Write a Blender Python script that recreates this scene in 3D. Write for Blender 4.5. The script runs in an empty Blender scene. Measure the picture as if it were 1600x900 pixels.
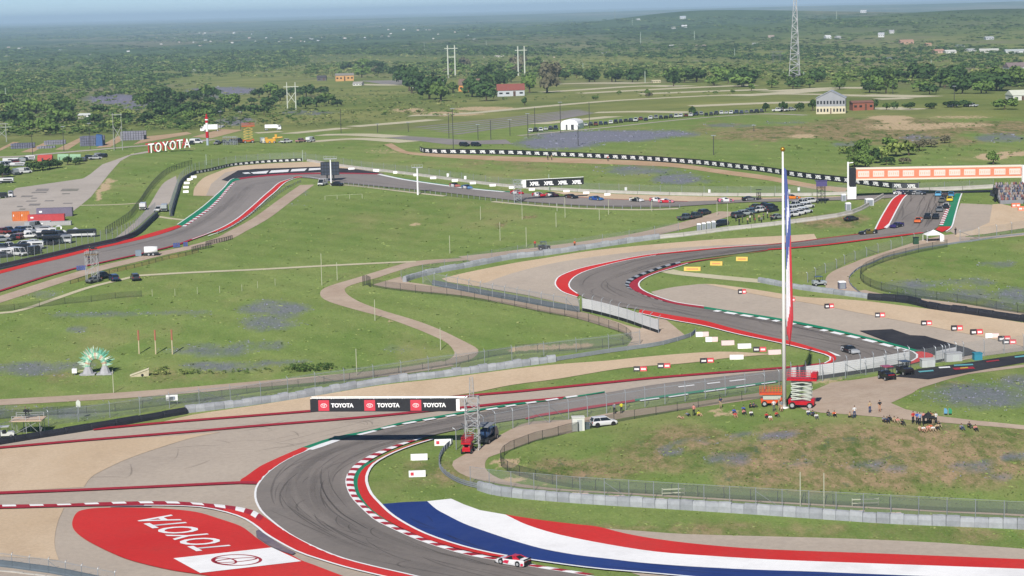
import bpy, bmesh, math, random
import numpy as np
from mathutils import Vector, Matrix
from mathutils.geometry import tessellate_polygon
random.seed(7); RNG = np.random.default_rng(11)
SC = bpy.context.scene
COL = SC.collection
# ---------------------------------------------------------------- camera, sky, sun, exposure
FPX, CAMZ = 3200.0, 76.0
PITCH, ROLL = math.atan(438/3200.0), math.radians(1.4)
_F = Vector((0, math.cos(PITCH), -math.sin(PITCH)))
_R0 = Vector((1, 0, 0)); _U0 = Vector((0, math.sin(PITCH), math.cos(PITCH)))
_R = _R0*math.cos(ROLL) - _U0*math.sin(ROLL)
_U = _R0*math.sin(ROLL) + _U0*math.cos(ROLL)
cam = bpy.data.objects.new('camera', bpy.data.cameras.new('camera')); COL.objects.link(cam)
M = Matrix((_R, _U, -_F)).transposed().to_4x4(); M.translation = Vector((0, 0, CAMZ)); cam.matrix_world = M
cam.data.sensor_width = 36; cam.data.lens = FPX/1600*36
cam.data.clip_start = 1; cam.data.clip_end = 80000
SC.camera = cam
SUN_EL, SUN_AZ = math.radians(38), math.radians(13)      # azimuth: shadows fall away from the camera, 13 deg to the right
w = bpy.data.worlds.new('World'); SC.world = w; w.use_nodes = True
nt = w.node_tree; bg = nt.nodes['Background']
sky = nt.nodes.new('ShaderNodeTexSky'); sky.sky_type = 'NISHITA'; sky.sun_disc = False
sky.sun_elevation = SUN_EL; sky.sun_rotation = math.pi + SUN_AZ
sky.altitude = 100; sky.air_density = 0.5; sky.dust_density = 0.1; sky.ozone_density = 5.0
nt.links.new(sky.outputs[0], bg.inputs[0]); bg.inputs[1].default_value = 0.068
sl = bpy.data.lights.new('sun', 'SUN'); sl.energy = 4.6; sl.angle = math.radians(0.5); sl.color = (1, 0.95, 0.88)
so = bpy.data.objects.new('sun', sl); COL.objects.link(so)
_sd = Vector((math.sin(SUN_AZ)*math.cos(SUN_EL), math.cos(SUN_AZ)*math.cos(SUN_EL), -math.sin(SUN_EL)))
so.rotation_euler = _sd.to_track_quat('-Z', 'Y').to_euler()
so.location = (-40, -120, 200)
SC.view_settings.view_transform = 'Standard'; SC.view_settings.look = 'None'
SC.view_settings.gamma = 1; SC.view_settings.use_curve_mapping = False
SC.view_settings.exposure = 0.43
SC.render.engine = 'CYCLES'
SC.cycles.max_bounces = 6; SC.cycles.transparent_max_bounces = 24; SC.cycles.volume_bounces = 1

# ---------------------------------------------------------------- terrain: control heights, interpolated over (x/y, ln y)
def ray(px, py):
    a, b = (px-800)/FPX, -(py-450)/FPX
    return (_F[0]+a*_R[0]+b*_U[0], _F[1]+a*_R[1]+b*_U[1], _F[2]+a*_R[2]+b*_U[2])
CTRL = [(0,900,0),(400,900,0),(803,876,0),(1200,900,0),(1600,900,.5),(0,760,0),(400,700,0),(600,720,0),(0,660,0),(200,640,.3),(500,620,.5),
 (735,690,.2),(800,640,.3),(940,660,.6),(1100,640,2.6),(1225,637,4.8),(1360,650,5.6),(1500,665,5.6),(1600,670,5.6),(1000,780,.4),(1300,795,.6),(1600,820,.6),
 (1200,710,2.6),(1450,720,3.2),(1100,598,2.2),(1300,582,4.2),(1450,560,5),(1600,560,6),(0,560,2.5),(200,560,2.5),(500,560,2.5),(700,560,2.5),(700,480,5.5),
 (400,500,5.5),(100,480,6.5),(900,450,7),(1000,520,4.6),(1200,520,5.6),(1330,540,5.2),(1500,520,6.4),(1600,500,7.6),(1300,440,9.6),(1500,430,10.4),
 (900,400,9.5),(1100,390,11),(1200,375,12),(1400,370,12.6),(1600,360,13.2),(600,400,9.5),(300,420,9.5),(0,440,9.5),(100,410,10.4),(0,350,12.6),(200,340,12.8),
 (400,300,14),(600,310,13.6),(800,320,13.6),(1000,325,13.6),(1085,340,13.4),(1450,310,16),(1300,330,14.6),(1600,300,17),(400,260,16),(600,265,16),(900,300,15),
 (1100,310,15),(250,235,18),(450,222,18.6),(600,225,18.6),(800,245,18),(1000,250,18.2),(0,290,15),(0,240,14.5),(100,215,14),(850,195,19.5),(1050,190,21),
 (1300,180,24),(1500,190,24),(1200,240,20.5),(1400,240,20.6),(500,180,18),(700,180,19),(0,190,12),(200,190,13),(0,140,4),(200,140,6),(400,150,12),(540,125,12),
 (740,140,15),(900,130,18),(1240,130,20),(1500,130,20),(0,100,-6),(400,90,0),(800,85,5),(1200,90,10),(1600,90,12),(0,60,-10),(400,60,-8),(800,55,0),(1200,60,10),
 (1600,60,18),(1060,27,36),(1300,35,30),(1550,25,40),(700,32,2)]
def _cp():
    P = []
    for px, py, z in CTRL:
        d = ray(px, py); t = (z-CAMZ)/d[2]; P.append((d[0]/d[1], math.log(d[1]*t), z))
    for u in (-.4, -.2, 0, .2, .4):
        for y, z in ((140, 0), (200, 0), (14000, 2), (24000, 4), (40000, 4)):
            P.append((u, math.log(y), z))
    for y, z in ((320,1),(420,5),(600,12),(800,16),(1100,19),(2000,12),(5000,0)):
        P += [(-.42, math.log(y), z), (.42, math.log(y), z)]
    return np.array(P)
_P = _cp(); _C2 = 0.07**2
def _phi(U, V, PU, PV): return np.sqrt((U-PU)**2+(V-PV)**2+_C2)
_A = -_phi(_P[:,0][:,None], _P[:,1][:,None], _P[:,0][None], _P[:,1][None]); _A += 0.03*np.eye(len(_P))
_n = len(_P); _B = np.zeros((_n+1, _n+1)); _B[:_n,:_n] = _A; _B[:_n,_n] = 1; _B[_n,:_n] = 1
_W = np.linalg.solve(_B, np.append(_P[:,2], 0))
U0, U1, NU, V0, V1, NV = -.75, .75, 501, math.log(90), math.log(46000), 701
_gu = np.linspace(U0, U1, NU); _gv = np.linspace(V0, V1, NV)
GRID = np.zeros((NU, NV))
for i0 in range(0, NU, 50):
    uu, vv = np.meshgrid(np.clip(_gu[i0:i0+50], -.5, .5), _gv, indexing='ij')
    GRID[i0:i0+50] = -np.tensordot(_phi(uu[...,None], vv[...,None], _P[:,0], _P[:,1]), _W[:-1], 1) + _W[-1]
for _hu, _hv, _su, _sv, _ha in ((.085,math.log(6200),.04,.13,17),(.13,math.log(6600),.06,.12,16),(.24,math.log(4600),.09,.14,22),(.0,math.log(9000),.08,.1,10),(-.1,math.log(16000),.2,.1,14),(.3,math.log(14000),.2,.12,34),(.14,math.log(17000),.12,.1,24),(-.3,math.log(20000),.15,.1,10)):
    GRID += _ha*np.exp(-((_gu[:,None]-_hu)/_su)**2-((_gv[None]-_hv)/_sv)**2)
def HZ(x, y):
    x = np.asarray(x, float); y = np.maximum(np.asarray(y, float), 91)
    a = np.clip((x/y-U0)/(U1-U0)*(NU-1), 0, NU-1.001); b = np.clip((np.log(y)-V0)/(V1-V0)*(NV-1), 0, NV-1.001)
    i = a.astype(int); j = b.astype(int); a = a-i; b = b-j
    return GRID[i,j]*(1-a)*(1-b)+GRID[i+1,j]*a*(1-b)+GRID[i,j+1]*(1-a)*b+GRID[i+1,j+1]*a*b
def hz(x, y): return float(HZ(x, y))
_YS = np.exp(np.linspace(math.log(150), math.log(40000), 900))
def atm(pts):
    """ground points seen at the given picture points"""
    pts = np.asarray(pts, float).reshape(-1, 2); out = np.zeros((len(pts), 3))
    for k0 in range(0, len(pts), 2000):
        p = pts[k0:k0+2000]; a = (p[:,0]-800)/FPX; b = -(p[:,1]-450)/FPX
        d = [_F[i]+a*_R[i]+b*_U[i] for i in range(3)]
        u = d[0]/d[1]; s = d[2]/d[1]
        zr = CAMZ + s[:,None]*_YS[None]; hh = HZ(u[:,None]*_YS[None], np.broadcast_to(_YS[None], zr.shape))
        below = zr <= hh; j = np.where(below.any(1), below.argmax(1), len(_YS)-1); j = np.maximum(j, 1); r = np.arange(len(p))
        g0 = zr[r,j-1]-hh[r,j-1]; g1 = zr[r,j]-hh[r,j]; t = np.clip(g0/np.where(abs(g0-g1) < 1e-9, 1, g0-g1), 0, 1)
        y = _YS[j-1]+t*(_YS[j]-_YS[j-1]); x = u*y
        out[k0:k0+2000] = np.stack([x, y, HZ(x, y)], 1)
    return out
def at(px, py): return Vector(atm([(px, py)])[0])
def atz(px, py, z):
    d = ray(px, py); t = (z-CAMZ)/d[2]; return Vector((d[0]*t, d[1]*t, z))
def aty(px, py, y):
    d = ray(px, py); t = y/d[1]; return Vector((d[0]*t, y, CAMZ+d[2]*t))
def topz(base, px, py): return aty(px, py, base.y).z - base.z          # height above base of what shows at (px,py)
def ppm(p): return FPX/math.sqrt(p[0]**2+p[1]**2+(CAMZ-p[2])**2)      # pixels per metre at a point
def head(px, py, qx, qy):
    a, b = at(px, py), at(qx, qy); return math.atan2(b.y-a.y, b.x-a.x)
def proj(X):
    X = np.asarray(X, float); r = X-np.array([0, 0, CAMZ]); f = r@np.array(_F)
    return 800+FPX*(r@np.array(_R))/f, 450-FPX*(r@np.array(_U))/f

# ---------------------------------------------------------------- materials
def lin(c): return c/12.92 if c <= .04045 else ((c+.055)/1.055)**2.4
KALB = 0.66
def C(r, g, b, k=None):
    k = KALB if k is None else k
    return (min(lin(r/255)*k, .85), min(lin(g/255)*k, .85), min(lin(b/255)*k, .85), 1)
MATS = {}
def mat(name, col, rough=.7, var=.0, scale=1.0, metal=0., detail=4, emis=None, bump=0, alpha=None, coat=0):
    if name in MATS: return MATS[name]
    m = bpy.data.materials.new(name); m.use_nodes = True; MATS[name] = m
    t = m.node_tree; p = t.nodes['Principled BSDF']
    p.inputs['Base Color'].default_value = col; p.inputs['Roughness'].default_value = rough; p.inputs['Metallic'].default_value = metal
    p.inputs['Specular IOR Level'].default_value = .3
    if coat: p.inputs['Coat Weight'].default_value = coat
    if var or bump:
        g = t.nodes.new('ShaderNodeNewGeometry'); n = t.nodes.new('ShaderNodeTexNoise'); n.inputs['Scale'].default_value = scale; n.inputs['Detail'].default_value = detail
        n.inputs['Roughness'].default_value = .65
        t.links.new(g.outputs['Position'], n.inputs['Vector'])
    if var:
        r = t.nodes.new('ShaderNodeMapRange'); r.inputs[1].default_value = .3; r.inputs[2].default_value = .7
        r.inputs[3].default_value = 1-var; r.inputs[4].default_value = 1+var
        t.links.new(n.outputs[0], r.inputs[0])
        v = t.nodes.new('ShaderNodeVectorMath'); v.operation = 'SCALE'; v.inputs[0].default_value = col[:3]
        t.links.new(r.outputs[0], v.inputs['Scale']); t.links.new(v.outputs[0], p.inputs['Base Color'])
    if bump:
        bm = t.nodes.new('ShaderNodeBump'); bm.inputs['Strength'].default_value = bump; t.links.new(n.outputs[0], bm.inputs['Height']); t.links.new(bm.outputs[0], p.inputs['Normal'])
    if alpha is not None: p.inputs['Alpha'].default_value = alpha
    if emis: p.inputs['Emission Color'].default_value = col; p.inputs['Emission Strength'].default_value = emis
    return m
def netting(name, col, cover, sx=.5):
    """woven mesh too far away to show its wires: the wire pattern itself is kept, at wire scale, as coverage"""
    m = bpy.data.materials.new(name); m.use_nodes = True; MATS[name] = m
    p = m.node_tree.nodes['Principled BSDF']; p.inputs['Base Color'].default_value = col; p.inputs['Roughness'].default_value = .6
    p.inputs['Alpha'].default_value = cover
    return m
white = mat('white_paint', C(250,250,250,.82), .5, .05, .5, detail=8)
red = mat('red_paint', C(226,54,52,.70), .6, .09, .5, detail=8)
redd = mat('dark_red_paint', C(190,44,58,.64), .6, .10, .5)
green = mat('green_paint', C(24,152,108,.62), .6, .10, .5)
blue = mat('blue_paint', C(40,68,140,.62), .6, .10, .5, detail=8)
black = mat('black', C(34,36,42), .6, .1, .8)
steel = mat('galvanised_steel', C(176,182,188), .45, .08, .7, metal=.3)
darksteel = mat('dark_steel', C(52,56,58), .5)
alu = mat('aluminium', C(205,208,210), .4, metal=.3)
concrete = mat('concrete', C(200,196,188), .85, .12, .6)
tyre = mat('rubber', C(38,38,40), .8)
glass = mat('dark_glass', (.012,.016,.02,1), .08, coat=.5)
wood = mat('weathered_wood', C(150,128,100), .8, .2, 2)
chrome = mat('bright_metal', C(225,228,232), .25, metal=.6)
net_l = netting('steel_mesh', C(160,165,168), .20)
net_d = netting('dark_mesh', C(60,64,62), .30)
net_g = netting('green_mesh', C(70,84,70), .42)
_paint = {}
def paint(r, g, b):
    k = (r, g, b)
    if k not in _paint: _paint[k] = mat('paint_%02x%02x%02x' % k, C(r, g, b), .3, .03, .9, coat=.4)
    return _paint[k]

# ---------------------------------------------------------------- mesh helpers
class MB:
    def __init__(s): s.v = []; s.f = []; s.m = []
    def add(s, vs, fs, mi=0):
        o = len(s.v); s.v += [tuple(v) for v in vs]; s.f += [tuple(i+o for i in f) for f in fs]; s.m += [mi]*len(fs); return s
    def box(s, cx, cy, cz, sx, sy, sz, mi=0, rz=0, taper=1.0):
        c, n = math.cos(rz), math.sin(rz); vs = []
        for k in (-1, 1):
            t = taper if k > 0 else 1
            for x, y in ((-1,-1),(1,-1),(1,1),(-1,1)):
                X, Y = x*sx/2*t, y*sy/2*t; vs.append((cx+X*c-Y*n, cy+X*n+Y*c, cz+k*sz/2))
        return s.add(vs, [(3,2,1,0),(4,5,6,7),(0,1,5,4),(1,2,6,5),(2,3,7,6),(3,0,4,7)], mi)
    def bar(s, p0, p1, r, mi=0, n=5, r1=None):
        p0, p1 = Vector(p0), Vector(p1); d = (p1-p0)
        if d.length < 1e-6: return s
        d.normalize(); a = d.orthogonal().normalized(); b = d.cross(a); r1 = r if r1 is None else r1; vs = []
        for p, q in ((p0, r), (p1, r1)):
            for i in range(n):
                t = 2*math.pi*i/n; vs.append(p+a*math.cos(t)*q+b*math.sin(t)*q)
        return s.add(vs, [(i, (i+1) % n, n+(i+1) % n, n+i) for i in range(n)]+[tuple(range(n))[::-1], tuple(range(n, 2*n))], mi)
    def prism(s, prof, y0, y1, mi=0, inset=0):
        """side outline (x,z) given counter-clockwise, extruded along y"""
        n = len(prof); vs = [(x, y0, z) for x, z in prof]+[(x, y1, z) for x, z in prof]
        return s.add(vs, [tuple(range(n)), tuple(range(n, 2*n))[::-1]]+[(i, n+i, n+(i+1) % n, (i+1) % n) for i in range(n)], mi)
    def loft(s, rings, mi=0, caps=True):
        n = len(rings[0]); vs = [p for r in rings for p in r]; fs = []
        for k in range(len(rings)-1):
            for i in range(n): fs.append((k*n+i, k*n+(i+1) % n, (k+1)*n+(i+1) % n, (k+1)*n+i))
        if caps: fs += [tuple(range(n))[::-1], tuple(range((len(rings)-1)*n, len(rings)*n))]
        return s.add(vs, fs, mi)
    def mesh(s, name, mats, smooth=False):
        me = bpy.data.meshes.new(name); me.from_pydata(s.v, [], s.f); me.update()
        for m in (mats if isinstance(mats, (list, tuple)) else [mats]): me.materials.append(m)
        me.polygons.foreach_set('material_index', s.m)
        if smooth: me.polygons.foreach_set('use_smooth', [True]*len(s.f))
        return me
    def build(s, name, mats, parent=None, smooth=False): return obj(name, s.mesh(name, mats, smooth), parent)
def obj(name, me, parent=None, loc=None, rz=None, scale=None):
    o = bpy.data.objects.new(name, me); COL.objects.link(o)
    if parent: o.parent = parent
    if loc is not None: o.location = loc
    if rz is not None: o.rotation_euler = (0, 0, rz)
    if scale is not None: o.scale = scale if hasattr(scale, '__len__') else (scale,)*3
    return o
def tag(o, label=None, cat=None, group=None, kind=None):
    if label: o['label'] = label
    if cat: o['category'] = cat
    if group: o['group'] = group
    if kind: o['kind'] = kind
    return o
def thing(name, label, cat, loc, rz=0, group=None, scale=None, kind=None):
    return tag(obj(name, None, None, loc, rz, scale), label, cat, group, kind)
def recolor(o, mats):
    for i, m in enumerate(mats):
        if m is not None and i < len(o.material_slots):
            o.material_slots[i].link = 'OBJECT'; o.material_slots[i].material = m
    return o
def ordn(i):
    W = ['first','second','third','fourth','fifth','sixth','seventh','eighth','ninth','tenth']
    return W[i] if i < 10 else '%d%s' % (i+1, 'th' if 10 <= (i+1) % 100 <= 20 else {1:'st',2:'nd',3:'rd'}.get((i+1) % 10, 'th'))
# polylines in picture space
def smooth(P, n=5, closed=False):
    P = [np.array(p, float) for p in P]; out = []; N = len(P)
    for i in range(N if closed else N-1):
        p1, p2 = P[i], P[(i+1) % N]; p0 = P[i-1] if (i > 0 or closed) else 2*p1-p2; p3 = P[(i+2) % N] if (i+2 < N or closed) else 2*p2-p1
        for k in range(n):
            t = k/n; out.append(.5*((2*p1)+(-p0+p2)*t+(2*p0-5*p1+4*p2-p3)*t*t+(-p0+3*p1-3*p2+p3)*t**3))
    if not closed: out.append(P[-1])
    return [tuple(p) for p in out]
def resample(X, n):
    X = np.asarray(X, float); d = np.append(0, np.cumsum(np.linalg.norm(np.diff(X[:,:2], axis=0), axis=1)))
    t = np.linspace(0, d[-1], n); return np.stack([np.interp(t, d, X[:,i]) for i in range(X.shape[1])], 1)
def plen(X): return float(np.linalg.norm(np.diff(np.asarray(X)[:,:2], axis=0), axis=1).sum())
LAYER = 0.05
def drape(bm, off):
    co = np.array([v.co[:] for v in bm.verts]); z = HZ(co[:,0], co[:,1])
    for v, q in zip(bm.verts, z): v.co.z = q+off
PAVED = []          # outlines of everything laid on the grass, so that tufts keep off it
def paved(X):
    x, y = proj(np.asarray(X)); PAVED.append(np.stack([x, y], 1))
def struct(name, me, label, parent=None, kind='structure'):
    o = obj(name, me, parent)
    if parent is None: tag(o, label, None, None, kind)
    return o
def sheet(name, P, m, layer, label=None, parent=None, sm=0, world=False):
    if sm: P = smooth(P, sm, True)
    X = np.asarray(P, float) if world else atm(P)
    pts = [Vector((x[0], x[1], 0)) for x in X]; paved(X)
    bm = bmesh.new(); vs = [bm.verts.new(p) for p in pts]
    for t in tessellate_polygon([pts]):
        try: bm.faces.new([vs[i] for i in t])
        except ValueError: pass
    lo, hi = X[:,:2].min(0), X[:,:2].max(0); cell = max(4.0, .011*X[:,1].mean(), (hi-lo).max()/90)
    for ax in (0, 1):
        no = Vector((1,0,0)) if ax == 0 else Vector((0,1,0)); k = math.ceil(lo[ax]/cell)
        while k*cell < hi[ax]:
            bmesh.ops.bisect_plane(bm, geom=bm.verts[:]+bm.edges[:]+bm.faces[:], plane_co=no*(k*cell), plane_no=no, dist=1e-4); k += 1
    bmesh.ops.recalc_face_normals(bm, faces=bm.faces[:])
    for f in bm.faces:
        if f.normal.z < 0: f.normal_flip()
    drape(bm, layer*LAYER)
    me = bpy.data.meshes.new(name); bm.to_mesh(me); bm.free(); me.materials.append(m)
    return struct(name, me, label, parent)
def band_mesh(A, B, off, n=None, t0=0, t1=1, rows=None, zoff=None):
    n = n or max(2, int(max(plen(A), plen(B))/3)+1); A = resample(A, n); B = resample(B, n)
    w_ = np.linalg.norm((A-B)[:,:2], axis=1).max(); k = rows or max(1, int(w_/4)+1); V = []; Fc = []
    for j in range(k+1):
        X = A+(B-A)*(j/k); V.append(np.stack([X[:,0], X[:,1], HZ(X[:,0], X[:,1])+off+(zoff(j/k) if zoff else 0)], 1))
    V = np.concatenate(V)
    for j in range(k):
        for i in range(n-1): Fc.append((j*n+i, j*n+i+1, (j+1)*n+i+1, (j+1)*n+i))
    a, b, c = V[Fc[0][0]], V[Fc[0][1]], V[Fc[0][2]]
    if np.cross(b-a, c-a)[2] < 0: Fc = [f[::-1] for f in Fc]
    return V, Fc
def pyd(name, V, Fc, m):
    me = bpy.data.meshes.new(name); me.from_pydata([tuple(v) for v in V], [], Fc); me.materials.append(m); me.update(); return me
def band(name, A, B, m, layer, label=None, parent=None, sm=4):
    if sm: A, B = smooth(A, sm), smooth(B, sm)
    A, B = atm(A), atm(B); paved(np.concatenate([A, B[::-1]])); V, Fc = band_mesh(A, B, layer*LAYER); return struct(name, pyd(name, V, Fc, m), label, parent)
def offs(X, d):
    X = np.asarray(X, float); T = np.gradient(X[:,:2], axis=0); T /= np.maximum(np.linalg.norm(T, axis=1, keepdims=True), 1e-6)
    Y = X.copy(); Y[:,0] -= T[:,1]*d; Y[:,1] += T[:,0]*d; return Y
def road(name, P, width, m, layer, label=None, parent=None, sm=4):
    if sm: P = smooth(P, sm)
    X = atm(P); X = resample(X, max(2, int(plen(X)/3)+1)); wv = np.asarray(width)
    paved(np.concatenate([offs(X, width/2+.4), offs(X, -width/2-.4)[::-1]])); V, Fc = band_mesh(offs(X, width/2), offs(X, -width/2), layer*LAYER); return struct(name, pyd(name, V, Fc, m), label, parent)
_TXT = {}
def text_mesh(s, offset=.0, extrude=0.0, space=1.0):
    k = (s, offset, extrude, space)
    if k in _TXT: return _TXT[k]
    cu = bpy.data.curves.new('lettering', 'FONT'); cu.body = s; cu.offset = offset; cu.extrude = extrude; cu.space_character = space; cu.resolution_u = 3
    o = bpy.data.objects.new('lettering', cu); COL.objects.link(o); dg = bpy.context.evaluated_depsgraph_get(); dg.update()
    me = bpy.data.meshes.new_from_object(o.evaluated_get(dg)); bpy.data.objects.remove(o); bpy.data.curves.remove(cu)
    co = np.empty(len(me.vertices)*3); me.vertices.foreach_get('co', co); co = co.reshape(-1, 3)
    lo, hi = co[:,:2].min(0), co[:,:2].max(0); co[:,:2] = (co[:,:2]-lo)/(hi-lo)      # unit square, z = extrusion
    me.vertices.foreach_set('co', co.ravel()); me.update(); me.name = 'lettering'; _TXT[k] = me; return me
def text_on(s, m, o3, ex, ey, parent=None, offset=.02, name='lettering', extrude=0, depth=None):
    """a flat word: unit square mapped to origin o3 with edge vectors ex, ey"""
    src = text_mesh(s, offset, extrude); me = src.copy(); o3, ex, ey = Vector(o3), Vector(ex), Vector(ey); n = ex.cross(ey).normalized()
    for v in me.vertices: v.co = o3+ex*v.co.x+ey*v.co.y+n*((v.co.z/extrude*depth) if extrude else 0)
    me.materials.clear(); me.materials.append(m); return obj(name, me, parent)
# ---------------------------------------------------------------- ground
FLOWER = [(45,577,80,11,.85),(120,570,40,8,.7),(430,482,60,14,.9),(420,505,55,12,.8),(330,547,80,9,.8),(400,540,50,10,.6),(350,573,70,7,.85),(450,568,60,5,.9),(150,490,80,5,.7),
 (240,487,40,4,.6),(120,517,22,4,.8),(300,490,60,5,.5),(60,645,150,10,.8),(300,624,140,8,.7),(1540,618,100,24,.9),(1470,622,40,10,.7),(1590,600,40,18,.9),(1045,705,26,6,.8),
 (1140,716,42,10,.8),(1160,680,26,4,.7),(1215,680,50,5,.9),(1355,728,36,9,.85),(1250,723,30,5,.6),(1520,730,42,9,.9),(1590,712,26,7,.9),(1560,748,24,4,.7),(1480,745,26,5,.7),(1405,735,24,5,.6),
 (1420,446,50,9,.9),(1500,442,60,9,.8),(1560,412,34,6,.8),(1590,460,44,12,.9),(1480,462,110,9,.8),(1580,478,50,8,.8),(940,213,120,10,1.3),(870,224,70,10,1.2),(1010,209,90,6,1.2),
 (1000,266,66,8,.9),(1060,280,46,10,1),(980,262,46,4,.7),(1090,284,30,5,.7),(190,155,66,10,1.2),(350,142,66,7,1.2),(370,190,34,8,1),(1440,215,34,6,.8),(1560,215,44,8,.8),(1330,226,34,5,.7),
 (480,176,46,4,.8),(330,150,30,6,.8),(215,167,30,5,1),(1140,196,40,3,.8),(1230,191,40,4,.5),(465,300,20,6,.5),(480,318,30,5,.4),(1100,690,60,6,.5),(60,460,40,8,.5),(640,545,60,8,.35)]
DRY = [(1350,715,330,60,.85),(1100,705,170,42,.7),(900,735,120,20,.7),(1560,690,120,26,.5),(1380,203,140,22,1.2),(1240,206,90,10,1),(1560,200,70,12,1),(1480,222,60,10,.6),(1120,200,50,12,.5),
 (830,412,20,6,.3),(1200,835,500,22,.55),(700,740,80,30,.35),(560,432,60,8,.4),(780,352,12,5,.8),(828,339,12,4,.9),(1300,345,60,14,.7),(1480,600,60,8,.5),(200,590,220,12,.3),(1180,210,80,14,.7),
 (1440,490,200,10,.6),(900,255,260,14,.25),(1450,410,100,10,.3),(700,157,120,12,.7),(560,165,90,14,.5),(330,300,30,14,.3)]
BARE = [(172,283,8,4,1),(165,292,7,8,1),(155,305,6,10,1),(650,352,14,2,1),(610,500,10,3,.8),(870,541,70,5,1),(810,544,30,4,.9),(1130,645,30,5,.8),(790,722,26,8,.9),(800,750,30,5,.9),(1290,596,40,6,.6),(1440,585,60,8,.5),
 (700,178,60,4,.9),(760,170,60,4,.8),(640,172,30,4,.8),(1390,184,40,4,1),(1500,195,60,4,.7),(1500,183,60,3,.6),(1420,198,80,7,.7),(860,757,18,3,.6),(300,232,10,3,.4),(1080,638,22,3,.5),(820,590,60,3,.2),
 (600,236,40,6,.4),(1255,213,30,4,.8),(1400,190,30,3,1),(1550,245,30,6,1),(1585,240,30,4,1),(1030,256,220,3,.3)]
def ground():
    us = np.concatenate([np.linspace(-.8,-.3,12)[:-1], np.arange(-.3, .3001, .0026), np.linspace(.3,.8,12)[1:]])
    vs = np.concatenate([np.log([100,120,150,180]), np.arange(math.log(200), math.log(1500), .0105), np.arange(math.log(1500), math.log(45000), .022)])
    UU, VV = np.meshgrid(us, vs, indexing='ij'); Y = np.exp(VV); X = UU*Y; Z = HZ(X, Y)
    V = np.stack([X, Y, Z], -1).reshape(-1, 3); nu, nv = UU.shape
    idx = np.arange(nu*nv).reshape(nu, nv); Fc = np.stack([idx[:-1,:-1], idx[1:,:-1], idx[1:,1:], idx[:-1,1:]], -1).reshape(-1, 4)
    me = bpy.data.meshes.new('ground'); me.vertices.add(len(V)); me.vertices.foreach_set('co', V.ravel())
    me.loops.add(Fc.size); me.loops.foreach_set('vertex_index', Fc.ravel()); me.polygons.add(len(Fc)); me.polygons.foreach_set('loop_start', np.arange(0, Fc.size, 4)); me.update(calc_edges=True); me.validate()
    px, py = proj(V)
    def mask(L):
        m = np.zeros(len(V))
        for cx, cy, rx, ry, s in L:
            d = ((px-cx)/rx)**2+((py-cy)/ry)**2; m = np.maximum(m, s*np.clip(1.5-1.2*d, 0, 1))
        return m
    line = np.interp(px, [0,100,230,330,480,620,700,860,1000,1190,1300,1600], [232,222,222,208,205,205,195,190,180,172,182,185])
    wild = np.clip((line-py)/6+.5, 0, 1); far = np.clip((np.log(np.maximum(V[:,1],1))-math.log(2600))/.55, 0, 1)
    for nm, arr in (('flower', mask(FLOWER)), ('dry', mask(DRY)), ('bare', mask(BARE)), ('wild', wild), ('far', far)):
        a = me.attributes.new(nm, 'FLOAT', 'POINT'); a.data.foreach_set('value', arr.astype(np.float32))
    me.materials.append(ground_material()); me.polygons.foreach_set('use_smooth', [True]*len(me.polygons))
    return struct('ground', me, 'rolling grassland reaching from the racing circuit to the hazy horizon')
class NT:
    def __init__(s, m): s.t = m.node_tree; s.L = s.t.links
    def n(s, ty, **k):
        x = s.t.nodes.new(ty)
        for a, b in k.items(): setattr(x, a, b)
        return x
    def noise(s, vec, scale, detail=4, rough=.6, lo=.35, hi=.65):
        x = s.n('ShaderNodeTexNoise'); x.inputs['Scale'].default_value = scale; x.inputs['Detail'].default_value = detail; x.inputs['Roughness'].default_value = rough
        s.L.new(vec, x.inputs['Vector']); r = s.n('ShaderNodeMapRange'); r.inputs[1].default_value = lo; r.inputs[2].default_value = hi; s.L.new(x.outputs[0], r.inputs[0]); return r.outputs[0]
    def mix(s, f, a, b):
        x = s.n('ShaderNodeMix', data_type='RGBA')
        for v, i in ((f, 0), (a, 6), (b, 7)):
            if hasattr(v, 'is_output'): s.L.new(v, x.inputs[i])
            else: x.inputs[i].default_value = v
        return x.outputs[2]
    def math(s, op, a, b=0., c=None):
        x = s.n('ShaderNodeMath', operation=op)
        for v, i in ((a, 0), (b, 1))+(((c, 2),) if c is not None else ()):
            if hasattr(v, 'is_output'): s.L.new(v, x.inputs[i])
            else: x.inputs[i].default_value = v
        return x.outputs[0]
    def rng(s, v, a, b, c=0., d=1.):
        r = s.n('ShaderNodeMapRange'); s.L.new(v, r.inputs[0])
        for i, q in ((1, a), (2, b), (3, c), (4, d)): r.inputs[i].default_value = q
        return r.outputs[0]
    def scale(s, c, f):
        x = s.n('ShaderNodeVectorMath', operation='SCALE'); s.L.new(c, x.inputs[0]); s.L.new(f, x.inputs['Scale']); return x.outputs[0]
    def attr(s, nm): return s.n('ShaderNodeAttribute', attribute_name=nm).outputs['Fac']
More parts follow.
